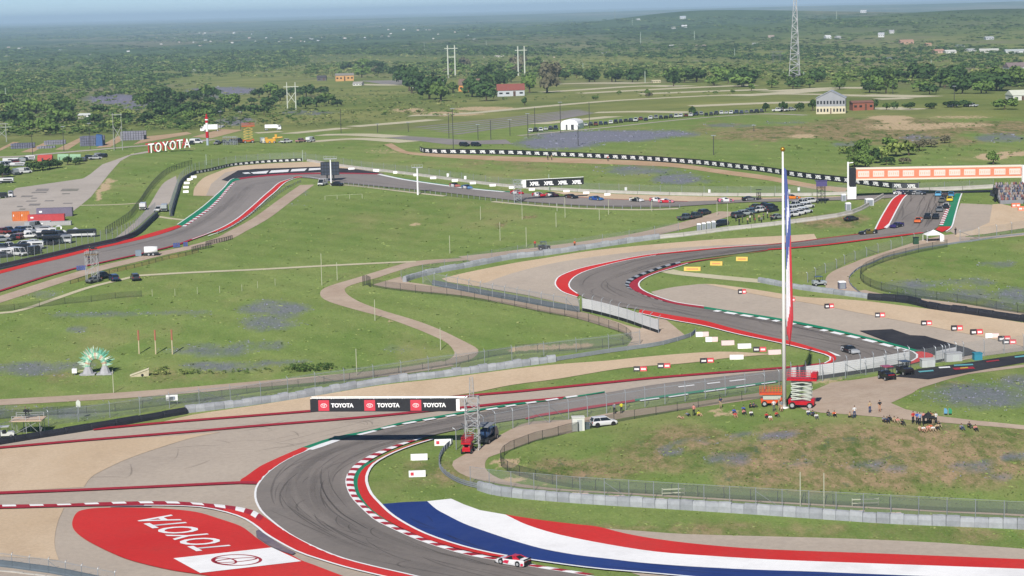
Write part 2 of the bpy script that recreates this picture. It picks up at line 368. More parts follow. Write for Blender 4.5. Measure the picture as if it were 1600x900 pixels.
def ground_material():
    m = bpy.data.materials.new('meadow'); m.use_nodes = True; q = NT(m); p = q.t.nodes['Principled BSDF']
    P = q.n('ShaderNodeNewGeometry').outputs['Position']
    mp = q.n('ShaderNodeMapping'); mp.inputs['Scale'].default_value = (1, .45, 1); q.L.new(P, mp.inputs[0]); PS = mp.outputs[0]
    nA, nB, nC, nD = q.noise(P, .013, 4), q.noise(PS, .09, 6, .7), q.noise(PS, .6, 5, .75), q.noise(P, 2.6, 3, .7)
    g = q.mix(nA, C(122,150,76), C(146,166,96)); g = q.mix(q.math('MULTIPLY', nB, .55), g, C(162,170,106)); g = q.mix(q.math('MULTIPLY', nC, .36), g, C(104,132,66)); g = q.mix(q.math('MULTIPLY', q.noise(PS, .035, 5, .7, .52, .72), .6), g, C(172,166,116)); mw = q.n('ShaderNodeTexWave', wave_type='BANDS', bands_direction='DIAGONAL'); mw.inputs['Scale'].default_value = .035; mw.inputs['Distortion'].default_value = 6; mw.inputs['Detail'].default_value = 3; mw.inputs['Detail Scale'].default_value = .3; q.L.new(P, mw.inputs['Vector']); g = q.scale(g, q.rng(mw.outputs['Fac'], 0, 1, .95, 1.05))
    dry = q.mix(q.noise(PS, .45, 6, .8, .4, .6), C(136,136,88), C(186,160,128)); dry = q.mix(q.noise(PS, .16, 6, .75, .48, .62), dry, C(104,122,66)); dry = q.mix(q.math('MULTIPLY', q.noise(PS, .22, 5, .8, .58, .66), .7), dry, C(92,112,92))
    dm = q.rng(q.math('ADD', q.math('MULTIPLY', q.attr('dry'), .9), q.math('MULTIPLY', q.math('SUBTRACT', nB, .5), .6)), .15, .75)
    g = q.mix(q.math('MULTIPLY', dm, q.rng(q.attr('dry'), 0, .2)), g, dry)
    sc = q.mix(q.noise(P, .006, 5), C(134,148,80), C(166,166,106)); sc = q.mix(q.math('MULTIPLY', q.noise(P, .02, 5), .7), sc, C(106,124,72)); sc = q.mix(q.math('MULTIPLY', q.noise(PS, .004, 4, .6, .52, .7), .8), sc, C(152,142,124))
    g = q.mix(q.attr('wild'), g, sc)
    mf = q.n('ShaderNodeMapping'); mf.inputs['Scale'].default_value = (1, .35, 1); q.L.new(P, mf.inputs[0])
    fr = q.mix(q.noise(mf.outputs[0], .0022, 6, .7, .42, .58), C(56,84,52), C(98,122,80)); fr = q.mix(q.math('MULTIPLY', q.noise(mf.outputs[0], .0011, 5, .6, .52, .60), .8), fr, C(154,144,118)); fr = q.mix(q.noise(P, .012, 3, .7, .4, .7), fr, C(76,102,68))
    g = q.mix(q.attr('far'), g, fr)
    bm_ = q.rng(q.math('ADD', q.attr('bare'), q.math('MULTIPLY', q.math('SUBTRACT', nC, .5), .7)), .35, .7)
    g = q.mix(q.math('MULTIPLY', bm_, q.rng(q.attr('bare'), 0, .15)), g, C(214,190,154))
    fm = q.rng(q.math('ADD', q.attr('flower'), q.math('MULTIPLY', q.math('SUBTRACT', q.noise(PS, .12, 6, .7), .5), .8)), .2, 1.0, 0, .74)
    fl = q.mix(q.rng(q.attr('flower'), .8, 1.15), q.mix(q.noise(PS, 1.5, 4), C(116,124,134), C(138,138,158)), q.mix(q.noise(PS, 1.5, 4), C(128,126,158), C(152,146,184))); g = q.mix(q.math('MULTIPLY', fm, q.rng(q.attr('flower'), 0, .3)), g, fl)
    g = q.scale(g, q.math('ADD', .86, q.math('MULTIPLY', nD, .28)))
    q.L.new(g, p.inputs['Base Color']); p.inputs['Roughness'].default_value = 1; p.inputs['Specular IOR Level'].default_value = 0
    b = q.n('ShaderNodeBump'); b.inputs['Strength'].default_value = .35; b.inputs['Distance'].default_value = .3; q.L.new(nC, b.inputs['Height']); q.L.new(b.outputs[0], p.inputs['Normal'])
    return m
def surf(name, c1, c2, s1=.03, s2=.8, c3=None, k3=.4, s3=.15, stretch=(1,1,1), fine=.14):
    m = bpy.data.materials.new(name); m.use_nodes = True; MATS[name] = m; q = NT(m); p = q.t.nodes['Principled BSDF']
    P = q.n('ShaderNodeNewGeometry').outputs['Position']; mp = q.n('ShaderNodeMapping'); mp.inputs['Scale'].default_value = stretch; q.L.new(P, mp.inputs[0])
    g = q.mix(q.noise(mp.outputs[0], s1, 5, .6), c1, c2)
    if c3: g = q.mix(q.math('MULTIPLY', q.noise(mp.outputs[0], s3, 6, .7, .5, .72), k3), g, c3)
    g = q.scale(g, q.math('ADD', 1-fine/2, q.math('MULTIPLY', q.noise(P, s2, 4, .75), fine)))
    q.L.new(g, p.inputs['Base Color']); p.inputs['Roughness'].default_value = .92; p.inputs['Specular IOR Level'].default_value = .15
    return m
m_track = surf('track_asphalt', C(137,130,125), C(155,147,141), .02, 1.2, C(116,111,109), .35, .1)
m_trackL = surf('worn_asphalt', C(150,143,140), C(164,156,151), .02, 1.2, C(132,126,124), .4, .06)
m_run = surf('runoff_asphalt', C(197,183,168), C(208,194,178), .03, 1.0, C(180,168,156), .5, .07)
m_sand = surf('gravel', C(222,196,164), C(232,208,178), .05, 1.5, C(204,178,148), .5, .12, stretch=(1,.5,1), fine=.16)
m_path = surf('dirt_path', C(196,174,154), C(210,190,170), .1, 1.0, C(180,160,138), .5, .3)
m_dirt = surf('red_dirt', C(200,166,132), C(214,186,152), .08, .8, C(176,150,116), .6, .25)
m_conc = surf('concrete_yard', C(196,186,176), C(208,198,188), .04, 1.0, C(176,166,158), .5, .12)
m_black = surf('black_painted_asphalt', C(50,50,56), C(66,66,72), .1, 1.2, C(84,82,84), .4, .2)
m_cream = surf('cream_path', C(214,206,172), C(224,216,186), .1, 1.5, C(190,184,150), .5, .4)
m_lot = surf('parking_gravel', C(150,144,142), C(164,158,154), .05, .6, C(130,134,104), .6, .03)
m_rub = surf('scuffed_grey_paint', C(120,110,128), C(150,136,140), .2, .8)
red = surf('red_apron_paint', C(220,50,48,.68), C(230,62,58,.70), .05, 1.4, C(196,72,66,.6), .45, .10, fine=.12)
blue = surf('blue_apron_paint', C(38,64,136,.62), C(46,76,150,.62), .05, 1.4, C(76,90,140,.6), .45, .10, fine=.12)
apron_white = surf('white_apron_paint', C(250,250,250,.82), C(244,244,246,.80), .05, 1.4, C(222,220,218,.78), .5, .10, fine=.06)
ground()

# ---------------------------------------------------------------- track ribbons
# foreground corner, long straight, hairpin, esses, crest: left-hand edge and right-hand edge of one ribbon
L_FG = [(880,960),(760,928),(640,900),(575,885),(530,872.5),(487.5,855),(450,835),(415,807.5),(405,795),(400,784),(399,772),(403,759),(420,739),(450,719),(487.5,702.5),(530,690),(585,676)]
L_ST = [(585,676),(625,667),(700,654.5),(750,645.5),(800,637.5),(882,625),(945,615.5),(1025,602),(1117,591),(1200,581.5),(1240,577),(1295,569.5)]
L_IS = [(1295,569.5),(1304,565),(1306,560.5),(1299,554),(1275,546),(1237,535),(1200,527.5),(1150,516),(1100,502.5),(1050,494),(1000,485),(940,476),(915,467),(902,460)]
L_ES = [(902,460),(892,453),(889,447),(891,441),(897.5,434),(912.5,426),(940,417.5),(975,409),(1025,400),(1075,395),(1150,387.5),(1200,384),(1250,379),(1300,372.5),(1345,367),(1368,362)]
L_UP = [(1368,362),(1384,358),(1391,347.5),(1400,330),(1410,312.5),(1419,304)]
R_FG = [(1100,935),(1000,915),(915,901),(887,896.5),(827,887),(775,877.5),(737.5,871),(700,861),(662.5,849),(637.5,839),(612.5,827.5),(587.5,815),(570,800),(555,785),(547.5,775),(542.5,762.5),(541,752.5),(544,742.5),(550,732.5),(562.5,722.5),(580,712.5),(600,704),(625,695),(655,687)]
R_ST = [(655,687),(700,676),(760,664.5),(829,653.5),(900,642.5),(992,628),(1072,616.5),(1150,606.5),(1200,599),(1260,592),(1340,580),(1400,571)]
R_HP = [(1400,571),(1422,566.5),(1431,562),(1433,558),(1431,554.5),(1425,551),(1400,544),(1350,531),(1300,520),(1250,509),(1200,500),(1150,491),(1100,483.5),(1062,477.5),(1037,472),(1012,464),(995,457),(982,452)]
R_ES = [(982,452),(977,446.5),(979,440),(985,436),(997.5,430),(1017.5,422.5),(1037.5,416),(1062.5,410),(1100,404),(1150,397.5),(1200,391),(1250,387.5),(1300,382.5),(1350,376),(1400,370),(1442,364.5)]
R_UP = [(1442,364.5),(1462,358),(1468,350),(1475,335),(1482,320),(1487,309),(1494,303)]
LEFT = [smooth(x, 5) for x in (L_FG, L_ST, L_IS, L_ES, L_UP)]; RIGHT = [smooth(x, 5) for x in (R_FG, R_ST, R_HP, R_ES, R_UP)]
cat = lambda *a: [p for x in a for p in x]
sheet('track', cat(*LEFT)+cat(*RIGHT)[::-1], m_track, 4, 'dark grey racing track winding from the near corner up to the crest')
# far ribbon, left edge of the picture to the crest
FT = [(-60,444),(0,429),(50,416),(100,404),(150,391),(200,380),(250,367.5),(287,354),(310,339),(330,324),(347,307),(357,294),(367,285),(376,281),(400,278),(450,274),(530,272.5),(590,273),(625,280),(650,284),(700,291),(750,297),(800,301.5),(832,304),(860,306.5),(900,309),(950,312),(1025,314.5),(1075,315.5),(1140,313.5),(1200,311.5),(1300,309),(1400,304)]
FN = [(1408,309),(1330,313),(1200,316),(1170,316.5),(1125,319),(1065,323),(1025,324),(950,323.5),(875,320),(800,313.5),(700,302),(650,297),(550,288),(515,284),(500,281),(472,278),(458,279),(437,286),(425,296),(412,307),(400,318),(385,331),(370,343),(350,355),(325,366),(300,375),(275,384),(225,396.5),(155,412),(115,421),(62,436),(15,451),(-60,474)]
sheet('track', smooth(FT, 4)+smooth(FN, 4), m_trackL, 4, 'far racing track sweeping across the left and middle of the view')

# ---------------------------------------------------------------- run-off asphalt, gravel, painted aprons
LA = [(-60,702),(0,694),(60,684),(145,672.5),(250,662.5),(400,650.5),(512,641.5),(620,631),(750,618),(800,614),(875,606.5),(950,599),(1025,591.5),(1100,585.5),(1200,578),(1260,573),(1298,568)]
LB = [(-60,706),(0,701),(125,690),(297,676),(400,667),(550,655),(670,643.5),(750,635.5),(800,630),(850,626),(885,622.5)]
sheet('runoff', smooth(LA, 3)+[(1295,570)]+LEFT[1][::-1]+LEFT[0][::-1]+[(700,960),(-80,960)], m_run, 1, 'pale grey asphalt run-off left of the near corner')
G1 = [(-60,707),(0,702.5),(125,691.5),(325,677.5),(345,676)]
sheet('gravel_trap', G1+smooth([(345,676),(300,685),(250,700),(200,717.5),(162,735),(142,747),(131,762)], 4)+[(0,769),(-60,771)], m_sand, 2, 'tan gravel trap between the two red lines at the left')
sheet('gravel_trap', [(-60,797),(0,796.5)]+smooth([(100,794.5),(91,815),(86,837),(86,857),(92,876)], 4)+[(0,870.5),(-60,866)], m_sand, 2, 'tan gravel patch at the lower left beside the red oval')
sheet('gravel_trap', smooth([(230,666),(300,649),(400,634),(500,618),(600,602),(700,591),(800,577.5),(875,569.5),(950,564),(1025,556.5),(1125,550),(1200,553.5)], 3)+smooth([(1200,554.5),(1137,560),(1100,565),(1050,570),(975,575.5),(875,592),(800,602),(750,612),(700,620),(620,629),(512,640),(400,649),(300,657.5)], 3), m_sand, 2, 'long tan gravel strip behind the black advertising bridge')
sheet('runoff', smooth([(815,809),(880,819),(935,825),(1000,830),(1075,835),(1200,838.5),(1325,842),(1450,847.5),(1525,852.5),(1600,858),(1720,868)], 3)+[(1720,980),(1000,980),(1000,900),(830,840)], m_run, 1, 'pale grey apron above the red stripe at the lower right')
S3 = smooth([(690,436),(725,427),(800,412),(850,404),(925,392),(1025,382),(1125,374),(1200,370),(1272,366)], 3)+[(1277,375)]
OUT = [(902,465.5),(880,458),(870,450),(867.5,444),(869.5,438),(875,432.5),(892.5,425),(912.5,419),(950,411),(1000,401),(1050,395),(1125,388),(1200,383)]
sheet('gravel_trap', S3+[(1200,384)]+smooth(OUT, 3)[::-1]+[(905,480),(830,463),(760,450),(700,441)], m_sand, 2, 'wide tan gravel trap outside the big red kerb in the middle')
sheet('runoff', smooth([(745,448),(800,428),(870,411),(960,398),(1080,386.5),(1200,381.5)], 3)+[(1200,385)]+smooth(OUT, 3)[::-1]+[(905,479),(830,463)], m_run, 3, 'grey run-off strip beside the big red kerb in the middle')
GT = [(1018,457),(1037,469),(1062,475),(1100,480.5),(1150,488.5),(1200,496),(1235,502),(1300,515),(1350,527),(1400,539.5),(1440,550.5),(1456,556)]
sheet('runoff', smooth([(1018,456),(1045,450),(1075,446),(1100,444),(1130,446),(1200,457),(1300,478),(1425,503),(1500,518),(1600,538)], 3)+[(1620,546),(1540,556),(1500,564),(1460,566)]+smooth(GT, 3)[::-1], m_run, 1, 'pale grey run-off right of the esses behind the flagpole')
sheet('gravel_trap', smooth([(1100,444),(1130,446),(1200,456),(1250,464),(1300,467),(1357,471.5),(1425,480),(1500,490),(1600,505),(1660,515)], 3)+smooth([(1660,560),(1610,545),(1550,530),(1500,520),(1425,505),(1340,489),(1275,476),(1200,464),(1140,452)], 3), m_sand, 2, 'long tan gravel trap on the right below the black tyre wall')
sheet('runoff', [(1501,318),(1551,320),(1547,348),(1520,366),(1494,367),(1485,362),(1478,364),(1491,343)], m_run, 1, 'pale grey run-off right of the uphill green kerb')
sheet('gravel_trap', [(1551,319.5),(1564,319),(1600,327),(1660,336),(1660,352),(1600,357),(1540,366),(1494,371),(1490,367),(1520,360),(1546,348)], m_sand, 2, 'tan gravel right of the uphill track')
sheet('gravel_trap', smooth([(302,306),(304,294),(317,279),(336,270.6),(362,261.5),(398,257.6),(472,253.5),(520,256),(560,264)], 3)+[(500,262),(400,265),(372,268),(349,283),(337,307)], m_sand, 2, 'tan gravel inside the far left bend')
sheet('runoff', [(322,306),(330,288),(352,270),(372,266),(480,262),(560,264),(600,271),(590,274),(450,275),(376,282),(338,307)], m_run, 3, 'grey run-off beside the far green kerb')
sheet('gravel_trap', smooth([(858,299),(900,301),(1000,305),(1100,307.5),(1200,309),(1330,306.5),(1420,301)], 3)+[(1400,303.5),(1300,308.5),(1200,311),(1140,313),(1075,315),(1025,314),(950,311.5),(900,308.5)], m_sand, 2, 'tan gravel beyond the far straight')
sheet('gravel_trap', [(1430,303),(1470,301),(1540,297.5),(1552,297),(1548,299.5),(1500,302),(1440,304.5)], m_sand, 2, 'thin sandy strip beyond the crest')
# aprons
A_BLUE = smooth([(667.5,785),(682,797.5),(700,807.5),(725,820),(755,831),(800,846),(850,860),(900,869),(950,875),(1000,881),(1075,887),(1150,891),(1200,893),(1275,895.5),(1385,900),(1700,912)], 3)
RL = [(677,688),(650,696),(625,705),(605,714),(590,722.5),(580,731),(574,742.5),(572.5,752.5),(575,762.5),(581,775),(592.5,787.5),(607.5,802.5),(625,815),(650,829),(675,840),(712.5,852.5),(750,862.5),(787.5,870),(830,877),(925,890),(1012,897.5),(1150,910),(1700,950)]
RLs = smooth(RL, 4); i0 = min(range(len(RLs)), key=lambda i: abs(RLs[i][0]-595)+abs(RLs[i][1]-789))
sheet('painted_apron', [(596,789.5),(630,786.5),(667.5,785)]+A_BLUE+[(1700,960)]+[p for p in RLs[i0:]][::-1], blue, 4, 'blue painted stripe of the apron inside the near corner')
A_WR = smooth([(790,806),(800,811),(825,822.5),(875,837.5),(950,852.5),(1025,864),(1100,870),(1200,876),(1325,881),(1600,891),(1700,895)], 3)
sheet('painted_apron', [(667.5,785),(705,781),(725,790),(750,799),(790,806)]+A_WR+[(1700,912.2)]+A_BLUE[::-1], apron_white, 4, 'white painted stripe of the apron inside the near corner')
sheet('painted_apron', smooth([(790,805.5),(800,807.5),(850,815),(900,821),(935,825),(975,835),(1025,844),(1100,853),(1200,860.5),(1375,867),(1600,876),(1700,880)], 3)+A_WR[::-1], red, 4, 'red painted stripe of the apron at the lower right')
OV = smooth([(113,817.5),(116,830),(130,842.5),(150,854),(175,866),(200,876),(237,886),(275,894),(310,899),(380,910),(520,930),(600,936),(560,912),(520,896),(490,884.5),(471,877.5),(454,868.5),(426,858.5),(401,842.5),(392,835),(375,823.5),(340,811.5),(305,801.5),(252,796.3),(200,795),(160,795.3),(135,797.5),(120,803)], 4, True)
sheet('painted_apron', OV, red, 4, 'red painted oval with white lettering at the lower left')
sheet('painted_apron', [(343,518.5),(1343,518),(1394,515.5),(1422,525),(1445,526),(1512,545),(1530,553),(1500,559),(1465,557),(1440,550.5),(1400,539.5)][1:], m_black, 4, 'black painted patch behind the green kerb on the right')
sheet('painted_apron', [(346,282),(372,267),(400,264.5),(500,261),(560,265.5),(600,271.5),(575,271.5),(500,270),(450,271.5),(400,275.5),(368,279.5),(356,284)], m_black, 4, 'black painted patch with white shapes at the far bend')
ba = MB()
for a, b, c, d in (((378,271),(388,270),(392,272),(383,272.6)), ((392,270.3),(420,267.6),(416,272),(396,272.5)), ((424,267.3),(452,265.6),(450,269.5),(420,271.3)), ((456,265.4),(480,264),(476,268),(454,269)), ((483,264),(504,263.2),(502,266),(482,267.5))):
    X = atm([a, b, c, d]); ba.add([(x[0], x[1], x[2]+.25) for x in X], [(0,3,2,1)])
struct('painted_shapes', ba.mesh('painted_shapes', white), 'white painted shapes on the black patch at the far bend')['kind'] = 'stuff'

# ---------------------------------------------------------------- kerbs, edge bands and painted lines
def kerb(A, B, n, mats, label, layer=5.2, name='kerb', sm=4, raise_=.04):
    """each painted block of the kerb is a part of its own"""
    A = atm(smooth(A, sm)); B = atm(smooth(B, sm)); A = resample(A, n*4+1); B = resample(B, n*4+1)
    root = thing(name, label, None, tuple(A[0]), kind='structure')
    for i in range(n):
        a, b = A[i*4:i*4+5], B[i*4:i*4+5]; V, Fc = band_mesh(a, b, layer*LAYER, 4, rows=2, zoff=lambda t: raise_*math.sin(math.pi*t)); V = V-A[0]
        obj('kerb_block', pyd('kerb_block', V, Fc, mats[i % len(mats)]), root)
    return root
KL = R_FG[2:]; KR = [(930,900),(890,893.5),(832,884),(777.5,874.5),(745,867.5),(707.5,858.5),(670,846),(645,836),(620,825),(597.5,812.5),(580,800),(565,785),(557.5,775),(553.5,762.5),(552.5,752.5),(554.5,744),(560,735),(572.5,725),(587.5,716),(607.5,706),(632.5,696),(660,687)]
kerb(KL, KR, 56, [redd, white], 'red and white serrated kerb on the inside of the near corner')
RB_O = [(1012,895.5),(925,887.5),(830,874),(780,867)]
RBL = [(1012,897),(925,889),(830,876.5),(780,873),(750,867.5),(712.5,858.5),(675,847.5),(650,837.5),(625,826),(600,812.5),(580,797.5),(567.5,782.5),(561,770),(558.7,757.5),(560,747.5),(565,737.5),(575,728.5),(592.5,718.5),(612.5,707.5),(640,697),(676,686.5)]
band('kerb_band', RBL, RL[::-1][2:], red, 5, 'red band behind the serrated kerb of the near corner')
band('kerb_band', KR[8:18], RBL[9:18], green, 4.6, 'thin green band behind the serrated kerb of the near corner')
road('edge_line', RL[:-1], .45, white, 5.6, 'white line along the red band of the near corner')
road('edge_line', L_FG[1:-2], .35, white, 5, 'white line on the outside of the near corner')
road('edge_line', R_FG[1:-6], .3, white, 4.8, 'thin white line at the serrated kerb of the near corner')
# left branch and red kerbs around the oval
KU = [(-60,791.5),(0,791),(100,789.5),(150,787.5),(200,786),(262,785.5),(310,788),(355,792),(378,795.5),(396,800),(412,809),(427,820),(452,836.5)]
KD = [(-60,797),(0,796.7),(75,794.5),(150,792.8),(225,791.8),(287,792.6),(322,795.3),(357,803),(372,808),(384,813),(401,824),(419,838.5),(462,862.5)]
band('kerb_band', KU[6:], KD[6:], red, 5, 'red kerb swinging round the top of the red oval')
kerb(KU[:11], [tuple((np.array(a)+np.array(b))/2) for a, b in zip(KU, KD)][:11], 25, [redd, white], 'red and white kerb along the pale side branch', 5.2)
band('kerb_band', [tuple((np.array(a)+np.array(b))/2) for a, b in zip(KU, KD)][:8], KD[:8], redd, 5, 'dark red kerb edge beside the pale side branch')
band('kerb_band', [(450,835.5),(487.5,855.5),(530,873),(575,886),(640,901),(760,930)], [(462,862.5),(500,876),(540,888),(580,898),(640,912),(740,940)], red, 5, 'red band between near corner and red oval')
road('edge_line', [(225,791.9),(287,792.8),(322,795.6),(357,803.4),(372,808.4),(384,813.5),(401,824.5),(419,839),(462,863),(500,876.5),(540,888.5),(580,898.5),(640,912)], .4, white, 5.6, 'white line between red kerb and grey gutter by the oval')
sheet('painted_apron', [(172,793),(236,791.3),(236,793.6),(172,794)], m_rub, 5.2, 'scuffed grey patch on the top edge of the red oval')
sheet('painted_apron', smooth([(400,832),(407,831),(425,845),(450,860),(462,866)], 3)+smooth([(457,869),(440,863.5),(420,854.5),(401,842)], 3), m_rub, 5.2, 'scuffed blue grey patch beside the white logo panel')
sheet('kerb_band', smooth([(375,755),(377,751),(385,746),(400,735),(412.5,727.5),(437.5,716),(472.5,701)], 3)+[(488,702.5)]+smooth([(487.5,702.5),(450,719),(420,739),(403,758)], 3), red, 5, 'red kerb wedge on the outside of the near corner')
band('painted_line', [(-60,771.5),(0,770),(125,765.5),(250,760),(375,754),(402,754)], [(-60,775.5),(0,774),(125,769),(250,763.5),(375,757.8),(402,758.5)], redd, 5, 'dark red line above the pale side branch')
GK = [(472.5,701),(515,686.5),(545,680),(585,672.5),(625,662),(700,649),(750,640.5),(800,632.5),(850,626.5),(905,619.5),(945,613)]
band('kerb_band', GK, [(488,702.5),(520,692),(548,684.5),(585,675.5),(625,665),(700,652),(750,643.2),(800,635.2),(850,628.8),(905,621.5),(945,614.6)], green, 5, 'green kerb from the near corner along the long straight')
WD = [((478,704.3),(500,696),(522,688.8),(532,690),(505,700),(489,705))]
sheet('painted_line', list(WD[0]), white, 5.4, 'white wedge at the end of the green kerb')
dash = lambda P, w_, lab, layer=5.4: road('painted_line', P, w_, white, layer, lab, sm=0)
for k, (a, b) in enumerate([((560,681.5),(587,675)),((597,671.5),(618,667.2)),((630,664.5),(650,660.8)),((662,658.8),(680,655.6)),((697,652.8),(712,650.2)),((760,642.2),(778,639.5)),((790,637),(806,634.6)),((822,632),(838,629.8)),((853,627.6),(872,624.8)),((884,623),(902,620.4))]):
    dash([a, b], 1.1, 'white dashes along the green kerb of the long straight')
road('painted_line', LA[3:], 1.7, redd, 5, 'dark red line on the far side of the long straight run-off')
road('painted_line', LB, 1.7, redd, 5, 'dark red line through the run-off under the black bridge')
band('kerb_band', [(820,655.5),(829,651.5),(900,639.5),(992,626)], [(822,657),(831,654.3),(900,643.5),(992,629)], redd, 5, 'red kerb on the near side of the long straight')
band('kerb_band', [(992,625.5),(1072,614.5),(1150,604.5),(1215,596)], [(992,628.5),(1072,617.8),(1150,607.5),(1215,599)], green, 5, 'green kerb on the near side of the long straight')
for a, b in [((1000,628),(1030,624)),((1045,622.3),(1075,617.8)),((1100,614),(1135,609.3)),((1150,607.3),(1180,603)),((1190,601.8),(1212,598.8)),((1060,606.5),(1085,603.5)),((1140,597.5),(1165,594.6)),((1105,601.5),(1125,599.2))]: dash([a, b], .9, 'white dashes at the middle of the long straight')
# hairpin and esses
band('kerb_band', L_IS[4:11], [(1272,550),(1232,540),(1200,533),(1150,522.5),(1100,510),(1050,501),(998,490)], red, 5, 'red kerb left of the track before the hairpin')
sheet('kerb_band', smooth([(1274,546),(1299,554),(1306.5,560.5),(1304,565.5),(1295,569.8)], 3)+smooth([(1288,569),(1297,564),(1298,560.5),(1291,555.5),(1272,550)], 3), red, 5, 'red kerb round the tip of the grass island')
road('edge_line', [(998,490.5),(1050,501.5),(1100,510.5),(1150,523),(1200,533.5),(1232,540.5),(1272,550.5),(1291,556),(1298.5,560.5),(1297,564.5),(1288,569.5)], .35, white, 5.5, 'white line round the grass island before the hairpin')
sheet('painted_line', [(1292,549.5),(1310,556),(1314,558.5),(1306,557.5)], white, 5.2, 'white wedge at the tip of the grass island')
band('kerb_band', [(1100,480.5),(1150,488.5),(1200,496),(1235,502),(1300,515),(1350,527),(1400,539.5),(1440,550.5)], [(1100,483.7),(1150,491.2),(1200,499.5),(1235,505.5),(1300,518.5),(1350,530),(1400,542.5),(1428,551)], green, 5, 'green kerb on the right before the hairpin')
kd = smooth([(1100,484.3),(1150,492.3),(1200,500.7),(1250,510),(1300,520.6),(1350,532),(1400,545),(1424,551.5)], 6); dn = len(kd)
for i in range(1, 15): dash([kd[int((i-.28)/15*dn)], kd[int((i+.22)/15*dn)]], 1.3, 'white dashes along the green kerb before the hairpin')
sheet('kerb_band', smooth([(1430,552),(1440,551),(1455,554.5),(1458,558),(1450,562.5),(1425,570),(1415,570.5)], 3)+[(1424,566.5),(1432,561.5),(1434,558)], red, 5, 'red kerb outside the hairpin')
road('edge_line', [(1400,543.5),(1424,550.3),(1431.5,554.3),(1433.5,558),(1431.5,562),(1422,567),(1410,570)], .4, white, 5.6, 'white line round the outside of the hairpin')
band('kerb_band', [(1100,480.5),(1062,475),(1037,469),(1014,460.5),(1003,454.5),(998,449.5),(997,445),(1000,440),(1012.5,432.5),(1032.5,425),(1050,420),(1075,412.5),(1125,404),(1200,391.5)], [(1100,483.3),(1062,478),(1037,472.5),(1012,464.5),(995,457.5),(984,452),(983,447),(987,441.5),(1000,434),(1020,427),(1040,420),(1064,413),(1102,406.5),(1200,392.6)], redd, 5, 'dark red kerb on the inside of the middle esses')
kerb([(1040,472.8),(1012,464.5),(995,457.3),(982,452),(977,446.5),(979,440),(985,436),(997.5,430),(1017.5,422.5),(1037.5,416),(1062,410)], [(1042,474),(1014,466),(998,459),(987.5,453),(983,447),(986,441.5),(991,437.5),(1003,431.5),(1022,424.5),(1041,418),(1064,412)], 30, [black, alu], 'black and white serrated kerb on the inside of the middle esses')
road('edge_line', [(1075,412.8),(1050,420.5),(1032.5,425.6),(1013,433),(1001,440.2),(998,445),(999,449.5),(1004,454.3),(1015,460),(1038,468.5),(1062,474.7),(1100,480)], .35, white, 5.5, 'white line inside the dark red kerb of the esses')
band('kerb_band', OUT, [(905,462),(893,454.5),(888.5,449),(888,444),(890,440),(897.5,433.5),(912.5,425.5),(940,417),(975,408.5),(1025,399.5),(1075,394.5),(1150,387.2),(1200,383.9)], red, 5, 'big red kerb on the outside of the middle esses')
road('edge_line', OUT, .35, white, 5.5, 'outer white line of the big red kerb')
road('edge_line', L_ES[:9], .35, white, 5.5, 'inner white line of the big red kerb')
road('painted_line', [(1200,383.5),(1250,378.5),(1300,372),(1345,366.5)], 1.0, redd, 5, 'red line on the left of the track below the crest')
road('painted_line', R_ES[10:], 1.5, red, 5, 'red line on the right of the track below the crest')
# crest
band('kerb_band', [(1367,361.5),(1375,345),(1385,327.5),(1395,312.5),(1406,304.5)], [(1386,357),(1391.5,347.5),(1400.5,330),(1410.5,312.5),(1419,304)], red, 5, 'red kerb on the left of the uphill track')
road('edge_line', [(1366.5,361.5),(1374.5,345),(1384.5,327.5),(1394.5,312.5),(1405.5,304.5)], .4, white, 5.5, 'white outer line of the uphill red kerb')
road('edge_line', [(1386,357),(1391.5,347.5),(1400.5,330),(1410.5,312.5),(1419,304)], .4, white, 5.5, 'white inner line of the uphill red kerb')
sheet('painted_line', [(1381,357),(1390,349.5),(1391,352.5),(1386,358)], white, 5.6, 'white wedge at the foot of the uphill red kerb')
band('kerb_band', [(1468,355),(1476,335),(1483,320),(1488,309),(1494,303)], [(1486,355),(1491,340),(1496,322),(1499,312),(1502,303.5)], green, 5, 'green kerb on the right of the uphill track')
road('edge_line', [(1478,363),(1487,356),(1491.7,340),(1496.7,322),(1499.7,312),(1502.7,303.5)], .4, white, 5.5, 'white line right of the uphill green kerb')
kerb([(1467.5,353),(1475,335),(1482,320)], [(1473.5,353),(1480,337),(1485.5,322)], 20, [white, redd], 'white and red kerb teeth on the right of the uphill track')
sheet('kerb_band', [(1462,360),(1467,355.5),(1486,355),(1484,358.5),(1472,364)], red, 5.2, 'red kerb end at the foot of the uphill green kerb')
# far bend
band('kerb_band', [(-60,440),(0,424),(50,411),(100,399),(150,386.5),(200,375.5),(237,365),(278,353)], FT[:8], red, 5, 'red kerb along the far left track')
band('kerb_band', [(277,352.5),(300,337),(320,322),(337,307),(350,295),(360,283),(366,280),(376,279.5)], [(284,355),(306,340),(326,325.5),(343,309),(354,295.5),(364,285.5),(370,282.5),(376,281.5)], green, 5, 'green kerb on the far left bend')
kerb([(284,355),(306,340),(326,325.5),(343,309),(354,295.5),(364,285.5)], [(290,355),(312,340),(332,325),(348.5,308),(359,295),(368.5,285)], 46, [white, redd], 'white and red kerb teeth on the far left bend')
road('edge_line', [(277,352),(299.5,336.5),(319.5,321.5),(336.5,306.5),(349.5,294.5),(359.5,282.5),(366,279.5)], .35, white, 5.5, 'white line outside the far green kerb')
band('kerb_band', [(372,279.3),(400,275.7),(450,271.8),(530,270.8),(592,272)], [(374,281.5),(400,278),(450,274),(530,272.5),(592,273.3)], redd, 5, 'dull red kerb along the top of the far bend')
